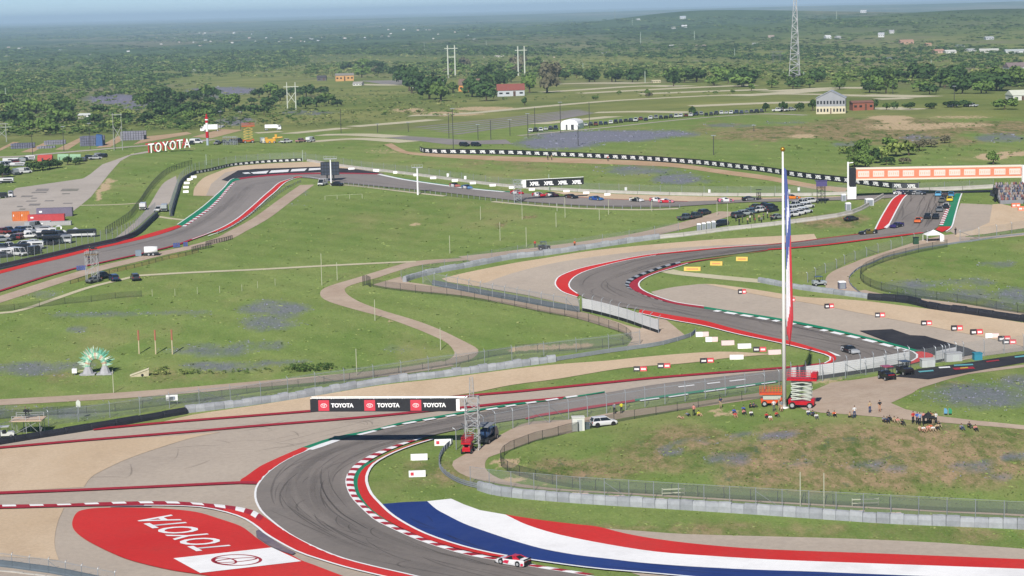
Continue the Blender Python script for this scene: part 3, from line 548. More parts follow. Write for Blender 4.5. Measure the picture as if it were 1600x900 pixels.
band('kerb_band', FN[15:25], [(472,276.8),(462,277),(449,283.5),(440,290),(430,300),(415,312),(400,326),(385,339),(365,352),(345,362)][0:10], red, 5, 'wide red kerb on the inside of the far left bend')
road('edge_line', [(515,283.5),(500,280.5),(475,277),(452,283),(441,290),(431,300),(416,312.5),(401,326.5),(386,339.5),(366,352.5),(346,362.5),(325,370)], .4, white, 5.5, 'white line inside the wide red kerb of the far bend')
road('edge_line', FN[16:26], .4, white, 5.5, 'white track line by the wide red kerb of the far bend')
road('painted_line', FN[24:], 1.2, redd, 5.2, 'red line on the near side of the far left track')
road('painted_line', [(1075,316),(1025,314.3),(950,311.8),(900,308.8),(870,306.8)], .6, redd, 5.2, 'dull red line beyond the far straight')
band('kerb_band', [(590,272),(625,278.7),(650,282.8),(700,289.8),(750,296),(800,300.5)], [(590,273.3),(625,280.2),(650,284.2),(700,291.2),(750,297.2),(800,301.7)], green, 5, 'green kerb along the far straight')
fs = smooth([(592,273.4),(625,280.4),(650,284.5),(700,291.5),(750,297.5),(800,302)], 8)
for i in range(0, 19): dash([fs[int(i/19.5*40)], fs[min(40, int((i+.5)/19.5*40)+1)]], 1.6, 'white dashes along the far green kerb')

# ---------------------------------------------------------------- ground lettering on the red oval
def ground_word(s, O, E1, E2, m, layer, offset=.014):
    me = text_mesh(s, offset).copy(); bm = bmesh.new(); bm.from_mesh(me)
    P = np.array([(O[0]+v.co.x*E1[0]+v.co.y*E2[0], O[1]+v.co.x*E1[1]+v.co.y*E2[1]) for v in bm.verts]); X = atm(P)
    for v, x in zip(bm.verts, X): v.co = (x[0], x[1], x[2]+layer*LAYER)
    bm.to_mesh(me); bm.free(); me.materials.clear(); me.materials.append(m); return me
z2p = lambda x, y: (200+x/5.714, 790+y/5.714)
struct('painted_lettering', ground_word('TOYOTA', z2p(957,392), (-567/5.714,-297/5.714), (-351/5.714,32/5.714), white, 5.6), 'white word TOYOTA painted on the red oval')
sheet('painted_apron', [(271,875),(425,858),(471,879.6),(313,898)], apron_white, 5.2, 'white panel with red ring logo painted on the red oval')
def ring(cx, cy, A, B, t, e1, e2, thick2=None, n=40):
    V = []; Fc = []
    for i in range(n):
        a = 2*math.pi*i/n
        for s in (1, -1):
            ra, rb = A+s*t/2, B+s*(thick2 or t)/2
            V.append((cx+math.cos(a)*ra*e1[0]+math.sin(a)*rb*e2[0], cy+math.cos(a)*ra*e1[1]+math.sin(a)*rb*e2[1]))
        Fc.append((2*i, 2*i+1, (2*i+3) % (2*n), (2*i+2) % (2*n)))
    return V, Fc
def logo_rings():                       # outer oval, upper wide oval, inner upright oval, in unit (right, up)
    return [(0,0,1,.66,.10,.09), (0,.34,.62,.28,.08,.07), (0,.02,.30,.60,.09,.07)]
V = []; Fc = []
e1 = (-470/540*91/5.714, -265/540*91/5.714); e2 = (-323/324*200/.66/5.714, 30/324*200/.66/5.714)
for x, y, a, b, t, t2 in logo_rings():
    c = z2p(970, 503); v, f = ring(c[0]+x*e1[0]+y*e2[0], c[1]+x*e1[1]+y*e2[1], a, b, t, e1, e2, t2); o = len(V); V += v; Fc += [tuple(i+o for i in q) for q in f]
X = atm(V); me = pyd('painted_logo', [(x[0], x[1], x[2]+5.8*LAYER) for x in X], Fc, redd)
struct('painted_logo', me, 'red logo of three ovals painted on the white panel')

# ---------------------------------------------------------------- paths, service roads, yards
PL = smooth([(735,403),(650,408),(600,421),(558,434),(512,448),(500,458),(510,470),(555,484),(600,496),(637,509),(665,520),(695,534),(707,545),(710,555),(695,565),(660,575)], 4)
PR = smooth([(735,406),(660,414),(620,424),(590,434),(545,447),(540,457),(560,471),(600,486),(650,501),(687,515),(712,527),(732,537),(747,546),(745,555),(732,563),(690,573)], 4)
band('path', PL, PR, m_path, 1, 'winding pinkish dirt path through the green meadow', sm=0)
road('path', [(700,568),(640,578),(560,587),(400,601),(200,617.5),(0,629),(-60,633)], 5.5, m_path, 1.4, 'dirt path along the fence in the left meadow')
road('path', [(1142,331),(1100,344),(1050,357),(1000,368),(950,376),(900,383),(800,396),(725,404.5)], 8, m_path, 1.4, 'dirt track running up to the parked vehicles')
road('path', [(650,409),(600,411),(500,416),(400,421.5),(300,426),(215,431)], 2.4, m_cream, 1.6, 'narrow cream path across the green meadow')
road('path', [(215,431),(190,437),(137,450),(87,467),(25,487),(-20,490)], 1.8, m_cream, 1.6, 'narrow cream path at the left edge')
band('path', [(582,445),(604,449.5),(650,455),(702,460),(740,464.5),(767,470),(800,477),(844,486),(891,495),(940,509),(975,520),(986,527),(989,535),(980,541)], [(627,432),(634,440),(661,444),(676,447),(710,452),(748,460),(800,469),(835,475),(870,482),(914,489),(957,501),(992,512),(1030,520),(1040,534)], m_path, 1, 'pinkish service road between the fences in the middle')
sheet('path', [(980,541),(1045,534),(1071,528),(1069,523),(1041,500),(1026,497),(1010,505),(1000,515)], m_path, 1.4, 'pale apron at the end of the white board wall')
band('path', [(1200,612),(1125,623),(1050,633),(962,644),(900,655),(830,659),(797,672),(773,685),(750,698),(723,712),(707,722),(710,733),(723,742),(747,750),(797,759),(847,765),(900,768.5),(1000,774),(1200,786),(1400,797),(1600,807)], [(1200,621),(1125,632),(1040,644),(960,656),(905,673),(880,679),(847,685),(827,692),(797,703),(783,708),(763,715),(757.5,727),(762,737),(780,748),(805,755),(830,759),(890,765.5),(990,771),(1190,783),(1390,794),(1600,804)], m_path, 1, 'dirt service road round the foot of the spectator hill')
sheet('path', [(1267,612),(1300,598),(1340,593),(1372,588),(1405,586),(1443,592),(1480,585),(1540,577),(1600,570),(1660,562),(1660,566),(1600,574),(1512,585),(1475,595),(1437,607),(1425,615),(1392,630),(1415,640),(1462,650),(1525,657.5),(1600,665),(1660,671),(1660,678),(1600,671.5),(1500,663),(1425,657),(1350,650),(1282,645),(1255,640),(1235,628)], m_path, 1, 'pale dirt yard behind the flagpole')
sheet('path', [(1398,589),(1450,593.5),(1500,585),(1600,567),(1660,556),(1660,546),(1600,554),(1550,561),(1500,569),(1435,577),(1405,586)], m_black, 2, 'black painted roadway at the right')
cyan = mat('cyan_paint', C(110,190,200), .7); yel = mat('yellow_paint', C(232,200,70), .7, .1, 1); orange = mat('orange_paint', C(238,120,60), .6, .1, 1)
for P, m, lab in (([(1434,581),(1458,579),(1459,581),(1437,583)], cyan, 'long cyan stroke painted at the near end of the black roadway'), ([(1466,574.5),(1484,573.5),(1485,575.5),(1468,576.5)], white, 'white stroke painted on the black roadway'), ([(1490,571),(1520,569.5),(1521,571.5),(1491,573)], cyan, 'far cyan stroke painted on the black roadway'),
                  ([(1488,576),(1520,574),(1524,577),(1492,579)], redd, 'dull red stroke painted on the black roadway'), ([(1500,575.5),(1512,574.5),(1513,576),(1501,577)], yel, 'small yellow stroke painted on the black roadway'), ([(1540,565.5),(1560,563),(1562,564.5),(1542,567)], redd, 'faint red stroke painted on the black roadway'), ([(1585,558),(1610,555),(1610,557.5),(1586,560)], cyan, 'cyan stroke painted at the right end of the black roadway')):
    sheet('painted_line', P, m, 3, lab)
band('path', [(1500,364),(1475,368),(1440,375),(1422,381),(1397,389),(1372,397),(1347,405),(1330,412),(1310,420),(1297,427),(1290,436),(1290,450)], [(1520,377.5),(1480,382),(1460,386),(1422,392),(1385,402),(1362,412),(1343,420),(1331,429),(1326,437),(1330,446),(1338,453),(1345,459)], m_path, 1, 'dirt service road bending round the right meadow')
road('path', [(1340,455),(1365,461),(1420,468),(1500,478),(1600,493)], 4, m_path, 1.2, 'dirt lane behind the black tyre wall')
road('path', [(1500,372),(1540,372),(1600,366),(1660,360)], 4, m_path, 1.2, 'dirt lane beside the right meadow rail')
road('path', [(1042,423),(1060,427),(1100,431),(1150,436),(1195,440)], 4, m_cream, 1.2, 'cream path beside the yellow boards')
road('path', [(480,289),(446,313),(408,341),(370,362),(347,373.6),(306,385),(249,397),(200,409),(150,421),(100,436),(50,452),(0,468),(-60,487)], 5.2, m_path, 1.2, 'dirt service road beside the far left track')
road('path', [(500,287),(545,289.5),(600,295.5),(650,301.5),(695,306.5)], 2.4, m_cream, 1.2, 'narrow cream path by the tall white poles')
road('path', [(770,315),(830,320.5),(900,325.5),(1000,328),(1060,326)], 2.4, m_cream, 1.2, 'narrow cream path along the far fence')
sheet('path', smooth([(275,275),(257,285),(247,298),(238,313),(226,331),(205,352),(180,372)], 3)+smooth([(196,368),(215,354),(240,332),(262,321),(270,302),(277,285)], 3), m_conc, 1, 'grey service road beside the far left barrier')
road('path', [(243,338),(262,341),(292,344.5)], 2.4, m_cream, 1.4, 'short cream path to the far green kerb')
road('path', [(125,321),(180,320),(225,317)], 2.0, m_cream, 1.2, 'thin cream path behind the containers')
sheet('path', [(231,236),(205,241),(180,250),(160,257),(140,273),(130,279),(25,294),(8,310),(-60,316),(-60,380),(60,372),(125,322),(142,308),(160,285),(172,270),(188,252),(204,243),(233,238.5)], m_conc, 1, 'wide concrete yard with dark patches at the left')
for k, (x, y, a, b) in enumerate([(66,297,11,2),(109,297,15,2),(61,301,13,.9),(103,303,7,.8),(42,307,10,1.2),(53,310,5,.8),(49,314.5,9,.8),(77,314,8,.8),(54,320,9.5,1.6),(106,318,8,.8),(31,323,5,.9),(35,327,5,.8)]):
    sheet('patch', [(x-a,y+b),(x-a*.75,y-b*.9),(x+a,y-b),(x+a*.8,y+b*.8)], m_lot, 2, 'dark repair patches on the concrete yard')
band('path', [(612,224),(628,233),(645,238),(700,241),(800,245),(900,247.5),(1000,251.5),(1060,256),(1125,265),(1200,275),(1275,288.5),(1325,294)], [(600,226),(625,238),(660,243.5),(740,249),(800,252),(900,255),(1000,258.5),(1060,262),(1125,271.5),(1200,282),(1275,296),(1320,301)], m_dirt, 1, 'reddish dirt lane below the long black banner')
sheet('path', [(800,225),(700,226),(650,220),(590,214),(600,211),(660,214),(740,220),(790,218)], m_lot, 1, 'grey tarmac road behind the long black banner')
road('path', [(810,212),(875,206),(960,198),(1025,191),(1075,186),(1125,182),(1190,178),(1260,180)], 4, m_conc, 1, 'pale lane below the row of parked cars')
# far parking fields: cream gravel rows on grass
for k, (P, wd) in enumerate([([(640,181),(720,178),(800,171),(900,162),(1000,155),(1200,147),(1420,151)], 6), ([(850,144),(900,141),(1000,134.5),(1070,135)], 6), ([(860,132),(920,130),(1010,130)], 6), ([(905,146),(1000,141),(1100,136),(1180,133)], 6), ([(1000,147),(1100,143),(1200,140)], 6),
   ([(930,176),(1000,174.5),(1080,176)], 6), ([(840,194),(900,188),(960,182)], 6), ([(1080,166),(1200,161),(1270,160)], 6), ([(1340,149),(1400,150),(1450,151.5)], 7), ([(1370,155),(1420,153.5)], 6), ([(1380,168),(1390,170),(1440,171)], 5), ([(550,198),(600,194),(680,187)], 7), ([(500,211),(560,210.5),(620,214)], 6), ([(450,209),(540,200)], 6), ([(1150,150),(1230,145),(1290,139.5)], 7), ([(1200,143),(1300,137.5),(1360,137.5)], 6), ([(560,132),(620,133),(690,131)], 5), ([(480,222),(560,217),(640,222)], 5), ([(400,208),(440,205.5)], 6)]):
    road('path', P, wd*(3.6 if P[0][1] < 170 else 2.2), m_cream, 1.5, 'cream gravel lane of the far parking fields')
for k in range(6):
    f = k/5; road('path', [(650+60*f,199+11*f),(740+40*f,190+10*f),(830+20*f,180+10*f),(905+20*f,171.5+5*f)], 5, m_lot, 1, 'grey gravel row of the car park beyond the long banner')
sheet('path', [(560,126),(700,125),(690,131),(600,132)], m_lot, 1, 'grey lot beside the far orange house')
# left storage yard
for P in ([(0,236),(14,229),(30,222),(20,222),(0,232)], [(32,238),(58,228),(76,220),(92,219),(66,230),(52,238)], [(86,234),(115,220),(124,216),(128,220),(106,234)], [(150,231),(186,212),(196,216),(172,230)], [(208,226),(230,213),(262,210),(292,206),(300,209),(240,220)], [(300,214),(345,202),(380,203),(330,216)]):
    sheet('path', P, m_dirt, 1, 'sandy aisle of the storage yard at the upper left')
road('path', [(-40,246),(20,245),(80,240),(150,234),(220,228),(300,222),(330,218)], 8, m_conc, 1.2, 'pale lane in front of the storage yard')

# ---------------------------------------------------------------- rubber and skid marks on the racing line
m_skid = mat('tyre_rubber_mark', C(70,66,66), .9); m_skid.node_tree.nodes['Principled BSDF'].inputs['Alpha'].default_value = .20
m_skid2 = mat('rubbered_lane', C(92,88,88), .9); m_skid2.node_tree.nodes['Principled BSDF'].inputs['Alpha'].default_value = .055
def ribbon_marks(name, label, A, B, n, seed, wmin, wmax, m, lmin=.08, lmax=.4, layer=4.5, lo=.08, hi=.92, k0=0., k1=1.):
    g = random.Random(seed); A = atm(smooth(A, 3)); B = atm(smooth(B, 3)); N = 160; A = resample(A, N); B = resample(B, N); V = []; Fc = []
    for _ in range(n):
        i0 = int(N*g.uniform(k0, k1-lmin)); ln = max(4, int(N*g.uniform(lmin, lmax))); i1 = min(N-1, i0+ln); f0 = g.uniform(lo, hi); f1 = min(hi, max(lo, f0+g.uniform(-.25,.25))); w_ = g.uniform(wmin, wmax)
        P = []
        for i in range(i0, i1+1):
            t = (i-i0)/max(1, i1-i0); f = f0+(f1-f0)*t*t; P.append(A[i]+(B[i]-A[i])*f)
        P = np.array(P)
        if len(P) < 3: continue
        z = np.sin(np.linspace(0.05, math.pi-.05, len(P)))[:,None]
        T = np.gradient(P[:,:2], axis=0); T /= np.maximum(np.linalg.norm(T, axis=1, keepdims=True), 1e-6); nrm = np.stack([-T[:,1], T[:,0]], 1)*w_/2*(.3+.7*z)
        for s_ in (1, -1): Q = P[:,:2]+nrm*s_; V += [(x, y, zz) for (x, y), zz in zip(Q, HZ(Q[:,0], Q[:,1])+(layer+g.uniform(0,.25))*LAYER)]
        o = len(V)-2*len(P)
        for i in range(len(P)-1): Fc.append((o+i, o+i+1, o+len(P)+i+1, o+len(P)+i))
    ob = obj(name, pyd(name, V, Fc, m)); return tag(ob, label, None, None, 'stuff')
CA, CB = L_FG[1:]+L_ST[1:6], [(1100,935)]+R_FG[2:]+R_ST[1:4]
ribbon_marks('skid_marks', 'thin dark tyre marks on the near corner', CA, CB, 60, 3, .18, .4, m_skid, .04, .22, 4.6)
ribbon_marks('rubber_lanes', 'broad rubbered lanes on the near corner', CA, CB, 18, 4, 1.2, 3.2, m_skid2, .2, .6, 4.3, .2, .85)
ribbon_marks('rubber_lanes', 'broad rubbered lanes through the hairpin and esses', L_IS+L_ES[1:], R_HP+R_ES[1:], 22, 5, 1.2, 3.0, m_skid2, .1, .4, 4.3, .2, .85)
ribbon_marks('skid_marks', 'thin dark tyre marks through the hairpin and esses', L_IS+L_ES[1:], R_HP+R_ES[1:], 60, 6, .25, .5, m_skid, .03, .12, 4.6)
ribbon_marks('skid_marks', 'thin dark tyre marks on the pale run-off', [(20,690),(200,670),(480,648),(680,636)], [(150,760),(300,740),(440,705),(560,676)], 46, 8, .2, .4, m_skid, .03, .16, 1.4)
ribbon_marks('rubber_lanes', 'broad rubbered lanes on the far left track', FT[:22], FN[::-1][:22], 14, 12, 1.5, 3.2, m_skid2, .1, .4, 4.3, .25, .8)
ribbon_marks('skid_marks', 'thin dark tyre marks on the uphill track', L_UP, R_UP, 30, 15, .3, .6, m_skid, .2, .6, 4.6)

ribbon_marks('skid_marks', 'faint tyre marks across the painted apron', A_BLUE[4:], smooth(RL[12:], 3), 26, 31, .2, .5, m_skid, .03, .15, 5.3, .0, 1.0)
# ---------------------------------------------------------------- fences, walls, rails
def path3(P, sm=4, step=None, n=None):
    X = atm(smooth(P, sm) if sm else P); L = plen(X); n = n or max(2, int(round(L/step))+1); return resample(X, n)
_shared = {}
def shared(key, fn):
    if key not in _shared: _shared[key] = fn()
    return _shared[key]
def post_mesh(h, r, curl, m):
    def f():
        mb = MB().bar((0,0,0), (0,0,h*(.86 if curl else 1)), r, n=5)
        if curl: mb.bar((0,0,h*.86), (0,h*.05,h*.95), r*.9, n=5); mb.bar((0,h*.05,h*.95), (0,h*.16,h), r*.8, n=5)
        return mb.mesh('post', m)
    return shared(('post', round(h,2), round(r,3), curl, m.name), f)
def yaw(X, i):
    a = X[max(0, i-1)]; b = X[min(len(X)-1, i+1)]; return math.atan2(b[1]-a[1], b[0]-a[0])
def pxh(P, hp): q = P[len(P)//2]; return hp/ppm(at(*q))
def fence(label, P, hp, step, pm=None, nm=None, r=.06, curl=False, rail=True, name='debris_fence', cat='fence', sm=3, side=1, skip=0, net_lo=0.0, brace=()):
    pm = pm or steel; h = pxh(P, hp); X = path3(P, sm, step); o = X[0]; root = thing(name, label, cat, tuple(o))
    pmz = post_mesh(h, r, curl, pm)
    for i in range(skip, len(X)):
        obj('post', pmz, root, tuple(X[i]-o), yaw(X, i)+(0 if side > 0 else math.pi))
    if nm:
        D = path3(P, sm, min(step, 4)); V = np.concatenate([D-o+[0,0,h*net_lo], D-o+[0,0,h*.95]]); n = len(D)
        obj('netting', pyd('netting', V, [(i, i+1, n+i+1, n+i) for i in range(n-1)], nm), root)
    if rail:
        D = path3(P, sm, min(step, 4)); mb = MB()
        for i in range(len(D)-1): mb.bar(D[i]-o+[0,0,h*(.86 if curl else .98)], D[i+1]-o+[0,0,h*(.86 if curl else .98)], r*.6, n=4)
        mb.build('top_rail', pm, root)
    for b in brace:
        i = min(len(X)-2, int(b*len(X))); j = i+1; obj('brace', MB().bar(X[i]-o+[0,0,h*.8], X[j]-o, r*.7, n=5).mesh('brace', mat('brace_grey', C(132,138,142), .6)), root)
    return root
def block_mesh(m, soft):
    def f():
        if soft:   # sagging cover: bulged, rounded top
            mb = MB(); rings = []
            for x in (-.5, -.47, -.2, .2, .47, .5):
                k = 1 if abs(x) < .49 else .93; s = (random.random()-.5)*.05
                rings.append([(x, -.5*k, 0), (x, .5*k, 0), (x, .52*k, .55), (x, .40*k, .93*k+s*.3), (x, 0, 1.0*k+s), (x, -.40*k, .93*k+s*.3), (x, -.52*k, .55)])
            mb.loft(rings); return mb.mesh('barrier_block', m, False)
        return MB().loft([[(x,-.5*k,0),(x,.5*k,0),(x,.5*k,.3),(x,.32*k,.45),(x,.3*k,1),(x,-.3*k,1),(x,-.32*k,.45),(x,-.5*k,.3)] for x, k in ((-.5,.96),(-.48,1),(.48,1),(.5,.96))]).mesh('barrier_block', m)
    return shared(('block', m.name, soft, random.randint(0, 3)), f)
def wall(label, P, hp, th, step, m, soft=False, name='barrier', cat='barrier', sm=3, jitter=.0, lift=0, ms=None, part='barrier_block'):
    h = pxh(P, hp); X = path3(P, sm, step); o = X[0]; root = thing(name, label, cat, tuple(o))
    for i in range(len(X)-1):
        a, b = X[i], X[i+1]; c = (a+b)/2-o; d = b-a; L = math.hypot(d[0], d[1])
        mm = m if not ms else ms[i % len(ms)]
        q = obj(part, block_mesh(mm, soft), root, (c[0], c[1], c[2]+lift-.1), None, (L*.985*(1+jitter*(random.random()-.5)*.3), th, h*(1+jitter*(random.random()-.5))+.1))
        q.rotation_euler = (0, -math.atan2(d[2], L), math.atan2(d[1], d[0])+jitter*.12*(random.random()-.5))
    return root
def armco(label, P, hp, step=4, rails=3, name='guardrail', cat='guardrail', sm=4, m=None):
    m = m or steel; h = pxh(P, hp); X = path3(P, sm, step); D = path3(P, sm, 1.5); o = X[0]; root = thing(name, label, cat, tuple(o)); pz = post_mesh(h, .07, False, m)
    for i in range(len(X)): obj('post', pz, root, tuple(X[i]-o))
    prof = [(-.02,0),(.05,.2),(-.02,.4),(.05,.6),(-.02,.8),(.05,1.0)]
    for k in range(rails):
        z0 = h*(.1+.9*k/rails); hh = h*.9/rails*.88; V = []; n = len(D)
        for dx, t in prof: V.append(offs(D, .1+dx)-o+[0,0,z0+hh*t])
        V = np.concatenate(V); obj('rail', pyd('rail', V, [(j*n+i, j*n+i+1, (j+1)*n+i+1, (j+1)*n+i) for j in range(len(prof)-1) for i in range(n-1)], m), root)
    return root
def boardwall(label, P, hp, basep, bays, slats=6, m=None, name='board_fence'):
    """white horizontal boards between steel posts, a dark kick panel below"""
    m = m or mat('board_grey_white', C(230,231,233), .6, .06, .8); s = ppm(at(*P[len(P)//2])); h, hb = hp/s, basep/s; X = path3(P, 3, n=bays+1); o = X[0]; root = thing(name, label, 'fence', tuple(o))
    pz = post_mesh(h+hb+1.0, .09, True, steel); hs = h/slats
    for i in range(bays+1): obj('post', pz, root, tuple(X[i]-o), yaw(X, i))
    for i in range(bays):
        a, b = X[i]-o, X[i+1]-o; d = b-a; L = math.hypot(d[0], d[1]); th = math.atan2(d[1], d[0]); tl = -math.atan2(d[2], L); c = (a+b)/2
        bx = shared(('unit', m.name), lambda: MB().box(0,0,0,1,1,1).mesh('slat', m)); kb = shared(('unit', 'black'), lambda: MB().box(0,0,0,1,1,1).mesh('kick_panel', black))
        for k in range(slats):
            q = obj('slat', bx, root, (c[0], c[1], c[2]+hb+hs*(k+.5)), None, (L*.995, .05, hs*.93)); q.rotation_euler = (0, tl, th)
        q = obj('kick_panel', kb, root, (c[0], c[1], c[2]+hb*.5), None, (L*.995, .12, hb)); q.rotation_euler = (0, tl, th)
    return root
cover = mat('grey_cover', C(170,174,180), .7, .16, .9, bump=.6); cover2 = mat('pale_grey_cover', C(179,183,188), .7, .14, 1.1, bump=.6); cover3 = mat('dull_grey_cover', C(160,164,170), .7, .16, .8, bump=.6)
tyrewall = mat('black_tyre_cover', C(44,46,54), .6, .25, .9); darkwall = mat('dark_barrier', C(70,76,86), .7, .15, .5); bluewall = mat('slate_blue_concrete', C(104,116,126), .8, .12, .4)
COV = [cover, cover2, cover, cover3, cover2]
wall('long grey covered barrier along the right of the near corner', [(749,765),(773,772.5),(817,778),(880,783.5),(950,788.5),(1060,795),(1200,804),(1300,811),(1400,817.5),(1500,821.5),(1600,826),(1680,830)], 15.5, 1.0, 2.0, cover, True, ms=COV, jitter=.12)
armco('curved grey steel guardrail behind the white boards', [(750,764),(730,759.5),(713,753),(697,743),(688.5,733),(687,723),(690,713),(697,703),(707,694)], 9, 2)
wall('long lumpy grey barrier behind the tan gravel strip', [(290,645),(400,631.5),(500,616),(600,599),(700,587.5),(800,574),(868,564.5)], 11, 1.2, 1.9, cover, True, ms=COV, jitter=.25)
armco('grey steel guardrail left of the red and white blocks', [(867,565),(950,552),(1025,541.5),(1065,531.5),(1082,525.5),(1087,520)], 7, 4)
wall('black covered barrier at the left above the run-off', [(-60,704),(0,694.5),(60,684.5),(125,674.5),(175,666.5),(237,655.5),(291,646)], 10.5, 1.2, 5, tyrewall, True, jitter=.15)
fence('tall debris fence with bent posts behind the lumpy barrier', [(0,686),(87,664),(157,655),(222,645),(305,632),(357,626.5),(400,622),(489,606),(589,593),(686,578),(734,572.5),(800,563)], 25, 6.2, nm=net_l, r=.07, curl=True, brace=(.42,.62))
fence('debris fence between lumpy barrier and the middle gate', [(800,563),(875,553.5),(950,545),(1000,538)], 23, 6.5, nm=net_l, r=.07, curl=True, brace=(.8,))
fence('low black mesh fence along the left meadow path', [(0,655),(90,648),(170,644),(240,636),(330,624),(420,610),(520,598),(620,584),(720,568),(760,559),(800,553)], 12, 5.5, darksteel, net_g, .05, name='mesh_fence')
fence('low black mesh fence looping round the middle meadow', [(583,448.5),(604,452),(650,457.5),(702,462.5),(741,468.5),(792,476.5),(831,485),(858,491),(891,496),(924,504.5),(944,511),(961,517),(972,521.5),(980,526),(986,531),(984,536),(970,540),(940,543.5),(900,547),(850,550.5),(806,553)], 14, 4.6, darksteel, net_d, .05, name='mesh_fence', sm=4)
fence('dense black end panel of the looping mesh fence', [(567,447),(572,445.5),(579,448.5)], 16, .9, darksteel, net_g, .06, name='fence_gate', cat='gate')
wall('slate blue wall with a white top left of the white boards', [(676,445.5),(706,451),(750,460),(800,469),(835,475.5),(870,482),(905,487.5)], 8.5, .6, 4.5, bluewall, sm=2)
fence('tall debris fence on the slate blue wall', [(661,443),(676,446),(690,448.5),(706,451.5),(750,460.5),(800,469.5),(835,476),(870,482.5),(905,488.5)], 22, 4.6, nm=net_l, r=.08, curl=True, brace=(.02,.35,.93))
boardwall('white board fence in front of the big red kerb', [(910,486),(936,491.5),(978,503),(1003,512),(1029,521)], 16, 5, 9)
wall('grey covered barrier winding in from the meadow to the middle track', [(632,441),(650,434),(690,425),(735,417),(800,404.5),(850,399),(925,388),(1000,377),(1030,373)], 8.5, 1.1, 2.6, cover, True, ms=COV, jitter=.2)
wall('pale grey plain barrier from the esses to the scaffold', [(1030,373),(1080,368),(1130,361),(1200,353.5),(1260,346),(1310,339),(1335,333),(1350,326),(1365,317),(1380,308)], 6, .8, 7, concrete, sm=3)
fence('debris fence behind the winding grey barrier', [(627,437),(700,419),(800,399.5),(900,386.5),(1000,371.5),(1060,361)], 15, 9, nm=net_l, r=.06, rail=False, brace=(.1,.45))
fence('tall bent-post debris fence along the near side of the long straight', [(713,703),(737,690),(760,680),(779,673.5),(803,669.5),(826,664),(860,660.5),(915,651.5),(1000,637.5),(1050,630.5),(1117,621.5),(1195,610.5)], 33, 3.9, nm=net_l, r=.08, curl=True, brace=(.13,.33,.40,.82))
fence('low black fence beside the lying spectators', [(1195,622),(1153,626.5),(1100,635),(1040,646),(1000,653),(960,660.5),(905,674.5),(878,678.5),(860,685.5),(842,688),(826,694.5),(813,698.5),(802,703),(793,707),(786,713),(782,720),(783,728),(792,736),(812,744),(840,751),(882,760.5),(957,768.5),(1041,773),(1100,776.5),(1187,782.5),(1277,787.5),(1340,791.5),(1405,794.5),(1466,799),(1530,801),(1620,804)], 16, 4.2, darksteel, net_g, .05, name='mesh_fence', sm=3)
fence('tall debris fence behind the long grey covered barrier', [(735,757),(773,763),(832,768),(900,774),(971,778.5),(1051,784),(1130,789),(1209,794),(1250,796.5),(1330,800.5),(1414,805.5),(1500,810),(1590,815),(1660,819)], 31, 4.1, nm=net_l, r=.06, brace=(.26,.52))
boardwall('white board fence behind the red scissor lift', [(1236,597.5),(1275,593.5),(1325,586.5),(1375,579.5),(1421,571.5)], 17, 6, 9)
fence('debris fence in front of the hairpin', [(1195,612),(1236,600),(1285,596),(1330,590),(1375,582),(1440,571),(1482,565.5),(1502,561.5),(1540,556.5),(1600,548.5),(1660,541)], 27, 4.6, nm=net_l, r=.07, curl=True, rail=False, brace=(.26,))
boardwall('short white board fence at the far side of the hairpin exit', [(1462,567),(1478,563.5),(1494,560)], 14, 4, 3, 4)
wall('black tyre wall along the right gravel trap', [(1357,467.5),(1390,470),(1425,474),(1462,483.5),(1525,492),(1575,499),(1640,508)], 10, 1.4, 3.4, tyrewall, True, jitter=.3)
wall('grey covered barrier left of the black tyre wall', [(1186,440.5),(1215,446),(1260,453.5),(1297,458.5),(1357,466)], 8, 1.0, 3.2, cover, True, ms=COV, jitter=.15)
fence('bent-post debris fence along the right service road', [(1262,441.5),(1270,437),(1279,431),(1289,427),(1300,424),(1312,417.5),(1327,410),(1343,405),(1360,399),(1376,394),(1393,389.5),(1410,384),(1430,378.5),(1450,374)], 15, 6, nm=net_l, r=.08, curl=True, rail=False, brace=(.55,))
fence('debris fence right of the white canopy', [(1500,377),(1521,375),(1539,371),(1558,369),(1574,367),(1589,363),(1640,358)], 18, 6.5, nm=net_l, r=.08, curl=True, rail=False, brace=(.1,))
armco('grey rail bounding the right meadow', [(1345,459),(1331,447),(1327,437),(1332,429),(1343,420),(1362,412.5),(1385,402.5),(1410,396.5),(1435,390.5),(1460,386),(1500,380),(1520,377.5),(1560,371.5),(1600,367),(1660,362)], 3.2, 5, 1)
fence('low black mesh fence round the right meadow', [(1660,500),(1600,491),(1560,485),(1520,477.5),(1480,471),(1446,466.5),(1426,464),(1387,457),(1366,451),(1350,443),(1344,435),(1347,427),(1357,420),(1380,410),(1410,401),(1440,393.5),(1480,386)], 13, 5.5, darksteel, net_g, .05, name='mesh_fence')
wall('dark barrier along the far left track', [(-60,434),(0,421),(50,410),(100,398.5),(130,391),(180,380.5),(205,372),(217,365),(232,351),(246,338)], 8, 1.0, 7, darkwall, sm=3)
fence('dense debris fence above the dark barrier of the far left track', [(-60,430),(0,417.5),(50,406.5),(100,395),(130,387.5),(180,377),(203,369),(216,361),(231,347),(243,336)], 22, 2.8, nm=net_l, r=.07, rail=False, name='debris_fence')
wall('grey barrier on the outside of the far left bend', [(268,338),(272,322),(277,305),(282,289),(291,279),(306,271)], 5, .9, 5, darkwall, sm=3)
fence('debris fence on the outside of the far left bend', [(265,336),(270,318),(276,300),(281,286),(292,275),(308,267),(330,262),(362,256.5),(420,251.5),(478,250)], 13, 5, nm=net_l, r=.07, rail=False)
fence('dark mesh fence on the slope outside the far left bend', [(165,366),(200,343),(212,329),(220,319),(229,305),(238,293),(247,283),(256,275),(266,269),(285,262),(300,258)], 9, 3.4, darksteel, net_d, .08, name='mesh_fence')
